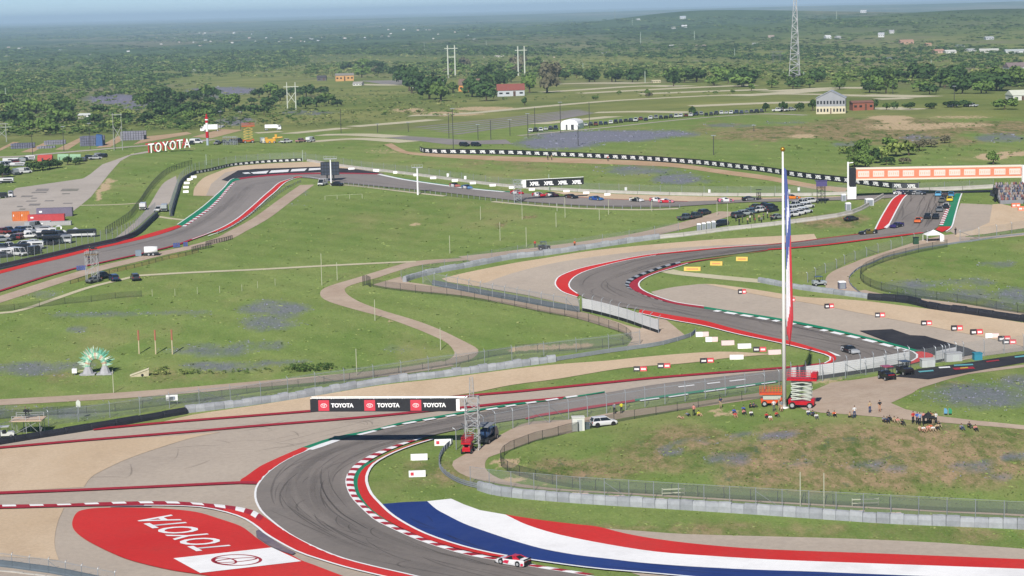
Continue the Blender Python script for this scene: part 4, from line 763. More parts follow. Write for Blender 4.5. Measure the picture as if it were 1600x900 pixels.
wall('long grey wall beyond the far straight', [(480,252),(515,258),(560,264),(600,268.5),(650,274.5),(700,281),(750,287.5),(800,293),(850,296.5),(900,299.5),(1000,303.5),(1100,306),(1200,306.5),(1280,306),(1330,304)], 4.5, .6, 12, concrete, sm=2)
fence('debris fence on the long grey wall beyond the far straight', [(478,250),(515,254.5),(560,262),(600,266.5),(650,272),(700,279),(750,285.5),(800,291),(850,294.5),(900,297.5),(1000,301.5),(1100,304),(1200,304.5),(1280,304),(1330,302.5)], 13, 8, nm=net_l, r=.06, rail=False)
fence('low post fence along the near side of the far straight', [(537,289),(600,295.5),(650,301),(700,306.5),(760,313),(800,317.5),(860,322),(920,325.5),(1000,326.5),(1062,325)], 5.5, 3, steel, net_d, .1, rail=False, name='mesh_fence')
wall('grey wall beyond the crest', [(1400,301),(1440,299.5),(1500,297),(1552,294)], 6, .6, 9, concrete, sm=2)
fence('debris fence on the wall beyond the crest', [(1395,300),(1440,298),(1500,295.5),(1552,292.5)], 13, 8, nm=net_l, r=.07, rail=False)
fence('low black fence beside the far left service road', [(330,387),(320,389),(310,391),(300,394)], 8, 1.2, darksteel, net_g, .08, name='mesh_fence', cat='fence')
fence('orange and black fence beside the far left service road', [(310,394.5),(285,401),(262,405),(240,411),(215,417.5),(190,423),(160,430),(135,437),(110,444)], 6, 3.2, darksteel, netting('orange_mesh', C(220,150,110), .35), .07, name='mesh_fence')
fence('short black fence above the far left service road', [(363,374),(350,377.5),(335,380.5),(322,384)], 6.5, 1.1, black, net_g, .09, name='mesh_fence')
fence('grey rail fence inside the far left bend', [(470,285),(455,291.5),(440,300),(420,315),(400,330),(380,345),(360,358),(340,366)], 4, 4, steel, net_d, .08, name='mesh_fence')
fence('thin white post line across the left meadow', [(238,463),(258,462.5),(277,462),(297,460),(316,459),(335,458.5),(353,456.5),(373,455.5),(392,454),(410,448),(430,446)], 11, 6, mat('pale_stake', C(206,208,180), .7), None, .05, rail=False, name='stake_line', cat='fence')
fence('dark mesh fence across the left meadow corner', [(-20,488),(25,484.5),(45,481),(65,479.5),(85,477.5),(105,474.5),(125,473),(145,471.5),(162,468.5),(183,466),(203,464.5),(221,463.5)], 10, 6, darksteel, net_d, .05, name='mesh_fence', rail=False)
fence('foreground debris fence with bent posts at the lower left corner', [(-40,880),(8,885),(40,890),(75,894),(108,900),(140,907),(180,915)], 23, 3.1, nm=net_l, r=.06, curl=True, brace=(.55,))
wall('slate blue wall at the lower left corner', [(-40,882),(8,886),(40,890.5),(75,895),(108,901),(140,908),(180,916)], 10.5, .5, 3.1, bluewall, sm=2)
# shadowed rail across the bay above, pale coping blocks on the ground behind the corner wall
wall('row of pale concrete footings along the lower left wall', [(-40,890),(10,893.5),(40,897),(75,901),(108,906)], 2.2, .6, 2.0, concrete, sm=2, jitter=.3)
fence('stacked white rail fence in the far meadow', [(508,313),(520,312),(532,311.5),(548,311),(566,310)], 7, 5, mat('pale_stake', C(206,208,180), .7), None, .07, name='rail_fence')

# ---------------------------------------------------------------- advertising hoardings along the far banks
def hoarding(label, P, hp, npan, word, sm=3, frac=.62):
    h = pxh(P, hp); X = path3(P, sm, n=npan+1); o = X[0]; root = thing('advertising_hoarding', label, 'hoarding', tuple(o))
    pm_ = shared(('hoardpanel',), lambda: MB().box(0,0,.5,1,.06,1).mesh('panel', black)); tm = shared(('hw', word), lambda: (lambda me: (me.materials.clear(), me.materials.append(white), me)[-1])(text_mesh(word, .045).copy()))
    fr = shared(('bar', 1), lambda: MB().box(0,0,0,1,1,1).mesh('frame_bar', darksteel))
    for i in range(npan):
        a, b = X[i]-o, X[i+1]-o; d = b-a; L = math.hypot(d[0], d[1]); th = math.atan2(d[1], d[0]); c = (a+b)/2; tl = -math.atan2(d[2], L)
        q = obj('panel', pm_, root, tuple(c), None, (L*1.005, 1, h)); q.rotation_euler = (0, tl, th)
        s = obj('lettering', tm, q); s.rotation_euler = (math.pi/2, 0, 0); s.location = (-frac/2, -.05, .22); s.scale = (frac, .56, 1)
    return root
hoarding('long black banner of white lettering along the far ridge', [(656,236),(660,238),(668,239.5),(700,240.5),(750,241),(800,242),(850,244),(900,246),(950,248.5),(1000,251),(1050,254.5),(1100,258.5),(1150,264),(1200,270),(1250,278),(1322,286),(1392,294.5),(1436,296)], 8.5, 58, 'XPEL')
hoarding('low black banner of white lettering on the far left bend', [(306,272),(325,268.5),(345,264),(362,260),(390,257),(420,254.5),(472,252)], 5, 24, 'XPEL')
# ---------------------------------------------------------------- vehicles (x forward, y left, origin on the ground)
def wheel_mesh(r, w_):
    def f():
        mb = MB().bar((0,-w_/2,0), (0,w_/2,0), r, 0, 12); mb.bar((0,-w_/2-.012,0), (0,w_/2+.012,0), r*.6, 1, 10); return mb.mesh('wheel', [tyre, alu])
    return shared(('wheel', r, w_), f)
def car_parts(kind):
    """name -> (mesh, offset) for one kind of vehicle; slot 0 of body is the paint"""
    W = {'suv': 1.95, 'pickup': 2.0, 'sedan': 1.84, 'van': 2.05}[kind]; hw = W/2; P = []
    base = paint(200,200,200)
    def sec(x, zb, zt, w0, w1): return [(x,-w0*.94,zb),(x,w0*.94,zb),(x,w0,zb+.2),(x,w0,(zb+zt)/2+.1),(x,w1,zt),(x,-w1,zt),(x,-w0,(zb+zt)/2+.1),(x,-w0,zb+.2)]
    if kind == 'suv': st = [(-2.42,.42,.95,.86,.80),(-2.36,.34,1.06,.95,.88),(-1.0,.28,1.08,.975,.90),(1.0,.28,1.06,.975,.88),(1.25,.28,1.02,.97,.86),(2.2,.34,.90,.93,.78),(2.42,.44,.72,.80,.68)]; gh = ((-2.32,1.30,1.06,.87),(-2.05,.45,1.66,.70)); L = 4.85
    elif kind == 'sedan': st = [(-2.35,.42,.80,.80,.74),(-2.25,.32,.93,.90,.82),(-1.0,.24,.93,.92,.84),(1.0,.24,.92,.92,.84),(2.1,.30,.78,.88,.74),(2.35,.40,.62,.74,.62)]; gh = ((-1.7,1.15,.92,.80),(-.95,.2,1.40,.62)); L = 4.7
    elif kind == 'van': st = [(-2.7,.45,1.05,.95,.92),(-2.65,.35,1.12,1.02,.98),(1.6,.32,1.12,1.02,.98),(2.4,.36,1.0,.98,.84),(2.7,.5,.8,.86,.74)]; gh = ((-2.66,2.0,1.11,.98),(-2.62,1.1,2.3,.90)); L = 5.4
    else: st = [(-2.9,.55,.96,.92,.90),(-2.88,.50,1.12,.99,.96),(-.9,.44,1.12,1.0,.96),(1.0,.40,1.12,1.0,.93),(1.4,.40,1.10,1.0,.92),(2.6,.46,1.0,.97,.82),(2.9,.56,.8,.86,.76)]; gh = ((-.95,1.42,1.11,.93),(-.75,.62,1.82,.74)); L = 5.8
    body = MB().loft([sec(*s) for s in st], 0)
    for s in (-1, 1):
        for xw in (st[0][0]*.62, st[-1][0]*.64): body.bar((xw, s*(hw-.30), .40), (xw, s*(hw+.004), .40), .46, 1, 12)
    body.box(st[-1][0]-.02, 0, .62, .1, 1.3, .16, 1); body.box(st[0][0]+.02, 0, .55, .1, 1.5, .16, 1)
    if kind == 'pickup': body.box(-1.9, 0, 1.10, 1.75, 1.66, .06, 1)
    P.append(('body', body.mesh('body', [base, tyre]), (0,0,0)))
    (x0, x1, z0, w0), (a0, a1, z1, w1) = gh
    gr = [[(x0,-w0,z0),(x1,-w0,z0),(x1,w0,z0),(x0,w0,z0)],[(a0,-w1,z1),(a1,-w1,z1),(a1,w1,z1),(a0,w1,z1)]]
    P.append(('windows', MB().loft(gr).mesh('windows', glass), (0,0,0)))
    rf = MB().loft([[(a0-.03,-w1-.03,z1),(a1+.03,-w1-.03,z1),(a1+.03,w1+.03,z1),(a0-.03,w1+.03,z1)],[(a0+.05,-w1+.05,z1+.07),(a1-.05,-w1+.05,z1+.07),(a1-.05,w1-.05,z1+.07),(a0+.05,w1-.05,z1+.07)]])
    for s in (-1, 1):
        for t in ((0, .42, 1) if kind != 'van' else (0, .3, .62, 1)):
            xa = x0+(x1-x0)*t; xb = a0+(a1-a0)*t; rf.bar((xa, s*(w0+.005), z0), (xb, s*(w1+.02), z1), .055 if t in (0, 1) else .045, 0, 4)
    if kind == 'van': rf.box((x0-.2)/2-.6, 0, 1.72, 2.6, w0*2-.02, 1.1)
    P.append(('roof', rf.mesh('roof', base), (0,0,0)))
    r = .40 if kind in ('pickup', 'van') else (.37 if kind == 'suv' else .33)
    for s in (-1, 1):
        for xw in (st[0][0]*.62, st[-1][0]*.64): P.append(('wheel', wheel_mesh(r, .26), (xw, s*(hw-.14), r)))
    lm = shared(('hl',), lambda: MB().box(0,0,0,.08,.34,.16).mesh('headlight', mat('headlamp', C(235,238,240), .15))); tm = shared(('tl',), lambda: MB().box(0,0,0,.08,.22,.3).mesh('tail_light', mat('tail_lamp', C(170,24,24), .3)))
    zl = st[-2][2]-.16
    for s in (-1, 1): P.append(('headlight', lm, (st[-1][0]-.12, s*hw*.66, zl))); P.append(('tail_light', tm, (st[0][0]+.03, s*hw*.84, .88)))
    return P
def vehicle(kind, col, px, py, tgt, label, group=None, scale=1., cat=None, name=None, full=True, dz=0):
    P = shared(('vehicle', kind), lambda: car_parts(kind)); b = at(px, py); b.z += .06+dz
    rz = tgt if isinstance(tgt, float) else head(px, py, *tgt)
    t = thing(name or {'suv': 'parked_suv', 'pickup': 'pickup_truck', 'sedan': 'parked_car', 'van': 'parked_van'}[kind], label, cat or {'suv': 'suv', 'pickup': 'pickup', 'sedan': 'car', 'van': 'van'}[kind], b, rz, group, scale)
    for nm, me, off in P:
        if not full and nm in ('headlight', 'tail_light'): continue
        q = obj(nm, me, t, off)
        if nm in ('body', 'roof'): recolor(q, [paint(*col)])
    return t
def race_parts():
    def sec(x, zb, zt, w0, w1): return [(x,-w0,zb),(x,w0,zb),(x,w0*1.01,zb+.22),(x,w0*.99,zt-.12),(x,w1,zt),(x,0,zt+.03),(x,-w1,zt),(x,-w0*.99,zt-.12),(x,-w0*1.01,zb+.22)]
    st = [(-2.46,.30,.84,.88,.82),(-2.36,.16,.92,.95,.86),(-1.75,.12,.94,.99,.86),(-1.1,.10,.90,.97,.85),(0,.10,.82,.95,.84),(.9,.10,.80,.97,.82),(1.6,.11,.76,.985,.78),(2.15,.13,.66,.94,.72),(2.42,.16,.52,.82,.62),(2.50,.2,.40,.70,.5)]
    b = MB()
    rings = [sec(*s) for s in st]
    for i in range(len(rings)-1): b.loft([rings[i], rings[i+1]], 0 if i not in (3, 4) else 1, False)
    b.add(rings[0], [tuple(range(9))[::-1]], 2); b.add(rings[-1], [tuple(range(9))], 0)
    for s in (-1, 1):
        for xw in (-1.42, 1.42): b.bar((xw, s*.66, .38), (xw, s*.998, .38), .43, 2, 14)
    b.box(2.35, 0, .13, .45, 1.9, .05, 2); b.box(-2.44, 0, .34, .12, 1.7, .22, 2)
    P = [('body', b.mesh('body', [paint(230,230,232), paint(210,40,60), tyre]), (0,0,0))]
    g0 = [(-1.75,-.80,.90),(.98,-.78,.80),(.98,.78,.80),(-1.75,.80,.90)]; g1 = [(-.78,-.58,1.26),(.02,-.58,1.27),(.02,.58,1.27),(-.78,.58,1.26)]
    P.append(('windows', MB().loft([g0, g1]).mesh('windows', glass), (0,0,0)))
    r = MB().loft([[(-.84,-.61,1.26),(.08,-.61,1.27),(.08,.61,1.27),(-.84,.61,1.26)],[(-.74,-.54,1.31),(-.05,-.54,1.32),(-.05,.54,1.32),(-.74,.54,1.31)]])
    for s in (-1, 1):
        r.bar((-1.75, s*.81, .9), (-.80, s*.59, 1.27), .075, 0, 4); r.bar((.98, s*.79, .8), (.05, s*.59, 1.28), .05, 0, 4); r.bar((-.55, s*.81, .86), (-.42, s*.6, 1.27), .06, 0, 4)
        r.add([(-1.75, s*.815, .89), (-.55, s*.80, .87), (-.45, s*.66, 1.15), (-1.0, s*.655, 1.17)], [(0,1,2,3) if s < 0 else (3,2,1,0)])
    P.append(('roof', r.mesh('roof', paint(210,40,60)), (0,0,0)))
    P.append(('spoiler', MB().box(-2.42, 0, 1.0, .04, 1.72, .2, 0).box(-2.40, .8, .98, .12, .03, .2).box(-2.40, -.8, .98, .12, .03, .2).mesh('spoiler', black), (0,0,0)))
    for s in (-1, 1):
        for xw in (-1.42, 1.42): P.append(('wheel', wheel_mesh(.36, .32), (xw, s*.88, .36)))
        P.append(('tail_light', MB().box(0,0,0,.04,.5,.1).mesh('tail_light', mat('tail_lamp', C(170,24,24), .3)), (-2.475, s*.5, .74)))
    return P
def race_car(c1, c2, c3, px, py, tgt, label, scale=1., group='stock cars racing on the circuit'):
    P = shared(('race',), race_parts); b = at(px, py); b.z += 4*LAYER+.03
    rz = tgt if isinstance(tgt, float) else head(px, py, *tgt); t = thing('stock_car', label, 'race car', b, rz, group, scale)
    for nm, me, off in P:
        q = obj(nm, me, t, off)
        if nm == 'body': recolor(q, [paint(*c1), paint(*c2)])
        if nm == 'roof': recolor(q, [paint(*c3)])
    return t
WH, RD, BK, GY, SV, BL = (240,240,242), (214,36,60), (32,34,38), (120,124,128), (186,190,194), (50,84,160)
fg = race_car(WH, WH, RD, 802, 883.5, head(832,887,777,877.5), 'white and red stock car on the kerb of the near corner')
dec = MB()
for s in (-1, 1):
    dec.add([(1.2,s*1.002,.30),(.25,s*.99,.22),(.0,s*.985,.72),(.7,s*.99,.70)], [(0,1,2,3) if s < 0 else (3,2,1,0)]); dec.add([(-1.9,s*1.006,.18),(-2.36,s*.97,.2),(-2.36,s*.975,.55),(-1.95,s*1.006,.55)], [(0,1,2,3) if s < 0 else (3,2,1,0)])
    dec.add([(-.1,s*.995,.35),(-.75,s*.995,.35),(-.75,s*.985,.72),(-.1,s*.985,.72)], [(0,1,2,3) if s < 0 else (3,2,1,0)], 1)
dec.add([(1.0,-.55,.835),(2.1,-.5,.70),(2.1,.5,.70),(1.0,.55,.835)], [(0,1,2,3)]); dec.add([(-1.3,s*.0-.6,.99),(-2.2,-.6,.985),(-2.2,.6,.985),(-1.3,.6,.99)], [(3,2,1,0)], 1)
dec.build('livery', [paint(226,50,84), white], fg)
race_car(SV, BK, BK, 1329, 552, head(1290,538,1345,556), 'silver and black stock car braking for the hairpin')
UPH = head(1440,312,1428,352)
for c1, c2, c3, px, py, tg, lab in [
    (BK,(96,88,40),(150,140,60),1356,366.5,(1320,370),'black and olive yellow stock car leaving the foot of the hill'), ((58,44,110),BK,(70,60,130),1401,356,UPH-.5,'dark purple stock car low on the hill by the red kerb'),
    ((236,120,60),WH,(236,120,60),1435,348,UPH-.1,'orange and white stock car low on the hill'), (BK,WH,BK,1449,341.5,UPH,'left of the two dark stock cars side by side'), (BK,(60,30,40),BK,1462,342,UPH,'right of the two dark stock cars side by side'),
    (GY,SV,GY,1468,330.5,UPH,'grey stock car beside the white kerb teeth'), (BK,GY,WH,1478,325.5,UPH,'dark stock car touching the upper green kerb'), ((90,96,92),BK,GY,1472,316.5,UPH,'dull green grey stock car high on the hill'),
    ((240,214,30),(240,214,30),(250,226,60),1484,314.5,UPH,'bright yellow stock car on the green kerb'), ((110,184,226),BK,(110,184,226),1466,306.5,UPH,'light blue stock car at the crest'), ((60,140,190),BK,(60,140,190),1486,307.5,UPH,'small blue stock car cresting on the right'), (BK,(150,40,30),BK,1477,309.5,UPH,'dark stock car between the blue and the yellow car'),
    (WH,SV,WH,1409,304.8,(1430,304.8),'white stock car topping the red kerb'), ((40,46,70),BK,BK,1422,305,(1440,305),'dark blue stock car at the crest right of the white one'), (BK,GY,GY,1434,305,(1450,305),'dark grey stock car at the crest near the wall')]:
    race_car(c1, c2, c3, px, py, tg, lab)
for c1, c2, c3, px, py, tg, lab in [
    ((206,120,110),WH,BK,711,292.5,(740,297),'pinkish white stock car ahead on the far straight'), ((110,150,200),WH,BL,730,295.5,(760,300),'blue and white stock car following on the far straight'), (RD,WH,RD,808,304,(830,306),'red stock car passing the lattice tower'),
    (RD,WH,WH,842,307.5,(870,310),'white and red stock car right of the lattice tower'), ((230,120,110),WH,BK,863,307.5,(890,310),'pale red stock car under the small black billboard'), (BK,(90,60,50),BK,893,310.5,(930,314),'black stock car on the far straight'),
    ((60,110,170),BL,(60,110,170),932,313.5,(970,316),'blue stock car on the far straight'), (WH,BK,(220,220,190),995,315.5,(1025,317.5),'cream and black stock car on the far straight'), ((224,110,120),WH,WH,1027,315.8,(1050,317),'pink stock car just behind another pink one'), ((234,140,150),RD,WH,1041,317.5,(1070,317),'pink stock car leading another pink one'),
    ((236,130,160),WH,WH,1134,316,(1160,314),'pink and white stock car at the right end of the far straight'), (BK,GY,BK,1172,314,(1190,312.5),'black stock car near the scaffold camera'), ((240,140,40),(240,140,40),BK,1238,311.5,(1260,310.5),'orange stock car seen above the parked white trucks')]:
    race_car(c1, c2, c3, px, py, tg, lab)
# road vehicles
vehicle('suv', WH, 943, 665.5, head(915,669,965,661), 'white suv parked beside the white cabin')
for kind, col, px, py, tg, lab in [
    ('suv', (74,72,84), 211,437.5, head(211,438,200,425), 'dark grey suv alone on the cream path at the left'), ('suv', (50,70,110), 178,438.5, head(178,438,165,428), 'blue suv with white windows behind the camera scaffold'), ('pickup', (40,44,48), 160,436, head(160,436,190,430), 'black pickup partly behind the camera scaffold'), ('sedan', (120,124,122), 146,441.5, head(146,441,130,445), 'grey car under the camera scaffold'),
    ('van', WH, 224,327.5, head(224,327,236,312), 'white van driving on the far left service road'), ('pickup', WH, 249,331, head(249,331,240,334), 'white pickup parked by the gap in the far left barrier'), ('van', (190,196,198), 257,330, head(257,330,262,322), 'pale grey van parked by the gap in the far left barrier'),
    ('pickup', (92,104,112), 1072,343.5, (1092,340), 'slate grey pickup at the left end of the parked row'), ('pickup', (70,78,84), 1086,341.5, (1100,338), 'dark grey pickup second in the parked row'), ('suv', (60,66,66), 1101,335.5, (1120,331), 'dark green suv parked behind the grey pickups'), ('suv', (46,52,60), 1126,353, (1110,356), 'dark suv beside the portable toilets'),
    ('van', WH, 504,290, head(504,290,492,294), 'white van under the scoreboard pole'), ('sedan', BK, 527,290.5, (545,291), 'black car right of the scoreboard pole'), ('suv', BK, 726,228.5, (745,229), 'left of two black suvs behind the long banner'), ('suv', (36,40,46), 744,228.5, (760,229), 'right of two black suvs behind the long banner'), ('suv', (60,62,64), 1214,1,(0,0),'') ][:-1]:
    vehicle(kind, col, px, py, tg, lab)
cl = [(1154,340,'suv',(70,76,80)),(1164,337,'suv',(180,188,190)),(1176,334,'suv',(90,110,128)),(1188,332,'pickup',WH),(1204,327,'suv',BK),(1196,324,'sedan',(40,46,44)),(1240,338.5,'suv',WH),(1249,336,'suv',WH),(1258,333.5,'suv',(230,232,234)),(1238,330.5,'pickup',WH),(1250,328,'suv',(236,238,240)),(1261,325.5,'suv',WH),(1254,320.5,'pickup',WH),(1267,317.5,'suv',WH),(1243,324,'pickup',(226,228,230)),(1215,342,'sedan',(150,156,156)),(1182,326,'sedan',(84,90,80)),(1330,345,'sedan',(60,62,64)),(1206,331,'sedan',(52,58,62))]
cnt_ = {}
for px, py, k, c in sorted(cl):
    tone = 'white' if c[0] > 200 else ('black' if c[0] < 45 else ('pale grey' if c[0] > 140 else 'dark grey'))
    kk = (tone, k); cnt_[kk] = cnt_.get(kk, -1)+1
    vehicle(k, c, px, py, head(px, py, px+18, py-3.2), '%s %s from the left in the crowd of parked cars by the flag' % (ordn(cnt_[kk]), tone+' '+{'suv': 'suv', 'pickup': 'pickup', 'sedan': 'car'}[k]), 'vehicles parked in the crowd near the flag')
row = resample(np.array([(829,206.5),(875,202),(960,192.5),(1025,186.5),(1075,181.5),(1125,179.5),(1190,176)]), 47)
pal = [((36,38,44),'black'),((60,62,68),'dark grey'),((232,234,236),'white'),((120,44,40),'dark red'),((46,60,92),'navy blue'),((150,154,158),'silver')]
cnt_ = {}
for i, (px, py) in enumerate(row):
    if 876 < px < 906: continue
    c, nm = pal[(i*7+i//3*5) % 6 if i % 4 else (0 if i % 8 else 2)]; k = ('suv', 'pickup', 'suv', 'sedan')[(i*5) % 4]
    kk = (nm, k); cnt_[kk] = cnt_.get(kk, -1)+1
    vehicle(k, c, px, py+random.uniform(-.8,.8), head(px, py, px+6, py-14)+random.uniform(-.1,.1), '%s %s %s from the left in the long row parked beyond the purple flowers' % (ordn(cnt_[kk]), nm, {'suv': 'suv', 'pickup': 'pickup', 'sedan': 'car'}[k]), 'cars parked in a row beyond the purple flowers', full=False)
for i, (px, py, c) in enumerate([(1215,174.5,WH),(1223,174,WH),(1236,173.5,(200,204,206)),(1283,168,WH),(1456,168.5,WH),(1484,167.5,WH),(1490,167,(220,222,226)),(1512,167,WH),(1519,167,(210,214,218))]):
    vehicle('suv' if i % 2 else 'pickup', c, px, py, 0.3*i % 3.0, ordn(i)+' pale vehicle from the left near the grey ranch house', 'vehicles parked near the ranch house', full=False)
# ---------------------------------------------------------------- people
def person_mesh(pose):
    """one continuous skinned figure; slots: skin, shirt, trousers, hair"""
    J = {'stand': dict(pelvis=(0,0,.95), chest=(0,.01,1.25), neck=(0,.01,1.46), head=(0,.02,1.60), top=(0,.02,1.73), sl=(.19,.01,1.40), el=(.25,.0,1.13), hl=(.24,.10,.90), sr=(-.19,.01,1.40), er=(-.26,.02,1.14), hr=(-.20,.16,1.02), kl=(.11,.03,.50), fl=(.12,0,.08), tl=(.13,.16,.04), kr=(-.11,.03,.50), fr=(-.13,-.02,.08), tr=(-.14,.14,.04), pl=(.10,0,.90), pr=(-.10,0,.90)),
         'sit': dict(pelvis=(0,0,.14), chest=(0,.10,.44), neck=(0,.15,.62), head=(0,.19,.76), top=(0,.21,.88), sl=(.19,.12,.57), el=(.24,.26,.36), hl=(.14,.42,.42), sr=(-.19,.12,.57), er=(-.24,.26,.36), hr=(-.14,.42,.42), kl=(.15,.44,.48), fl=(.16,.72,.08), tl=(.17,.88,.05), kr=(-.15,.46,.46), fr=(-.16,.76,.08), tr=(-.17,.92,.05), pl=(.11,.06,.14), pr=(-.11,.06,.14)),
         'lie': dict(pelvis=(0,0,.12), chest=(0,-.30,.20), neck=(0,-.50,.30), head=(0,-.62,.38), top=(0,-.72,.46), sl=(.19,-.42,.26), el=(.30,-.60,.10), hl=(.30,-.34,.05), sr=(-.19,-.42,.26), er=(-.30,-.60,.10), hr=(-.30,-.34,.05), kl=(.13,.44,.16), fl=(.14,.86,.08), tl=(.17,.94,.20), kr=(-.12,.40,.36), fr=(-.14,.74,.08), tr=(-.15,.90,.05), pl=(.10,.08,.12), pr=(-.10,.08,.12))}[pose]
    R = dict(pelvis=.15, chest=.165, neck=.055, head=.095, top=.07, sl=.075, el=.05, hl=.038, sr=.075, er=.05, hr=.038, kl=.068, fl=.048, tl=.035, kr=.068, fr=.048, tr=.035, pl=.105, pr=.105)
    names = list(J); E = [('pelvis','chest',1),('chest','neck',1),('neck','head',0),('head','top',3),('chest','sl',1),('sl','el',1),('el','hl',0),('chest','sr',1),('sr','er',1),('er','hr',0),('pelvis','pl',2),('pl','kl',2),('kl','fl',2),('fl','tl',3),('pelvis','pr',2),('pr','kr',2),('kr','fr',2),('fr','tr',3)]
    me = bpy.data.meshes.new('body'); me.from_pydata([J[n] for n in names], [(names.index(a), names.index(b)) for a, b, _ in E], []); o = bpy.data.objects.new('tmp', me); COL.objects.link(o)
    o.modifiers.new('s', 'SKIN'); sv = me.skin_vertices[0].data if me.skin_vertices else None
    if sv is None:
        bm = bmesh.new(); bm.from_mesh(me); bm.verts.layers.skin.verify(); bm.to_mesh(me); bm.free(); sv = me.skin_vertices[0].data
    for i, n in enumerate(names): sv[i].radius = (R[n], R[n]*(.75 if n in ('pelvis', 'chest') else 1)); sv[i].use_root = (n == 'pelvis')
    o.modifiers.new('u', 'SUBSURF').levels = 1
    dg = bpy.context.evaluated_depsgraph_get(); dg.update(); out = bpy.data.meshes.new_from_object(o.evaluated_get(dg)); bpy.data.objects.remove(o)
    out.materials.clear()
    for m in (mat('skin', C(206,160,130), .6), paint(200,200,200), paint(60,66,90), mat('hair', C(60,46,36), .8)): out.materials.append(m)
    seg = [(np.array(J[a]), np.array(J[b]), k) for a, b, k in E]
    for f in out.polygons:
        c = np.array(f.center); best = (9, 0)
        for a, b, k in seg:
            t = np.clip(np.dot(c-a, b-a)/np.dot(b-a, b-a), 0, 1); best = min(best, (float(np.linalg.norm(c-a-(b-a)*t)), k))
        f.material_index = best[1]; f.use_smooth = True
    out.name = 'body'; return out
SHIRT = {'white': (240,240,240), 'red': (210,60,56), 'blue': (60,100,190), 'grey': (140,146,156), 'orange': (232,110,60), 'yellow': (232,230,60), 'black': (36,38,44), 'pink': (226,150,140), 'navy': (50,60,100), 'tan': (200,176,140), 'green': (60,130,110), 'pale blue': (160,180,214)}
PANTS = {'dark': (40,44,56), 'blue': (60,78,120), 'tan': (190,170,140), 'grey': (110,112,116), 'bare': (206,160,130)}
def person(pose, shirt, pants, px, py, rz, label, group='spectators on the grassy hill', scale=1.0):
    me = shared(('person', pose), lambda: person_mesh(pose)); b = at(px, py); b.z -= .01
    o = obj('person', me, None, b, rz, scale*1.27); tag(o, label, 'person', group)
    recolor(o, [None, paint(*SHIRT[shirt]), paint(*PANTS[pants])]); return o
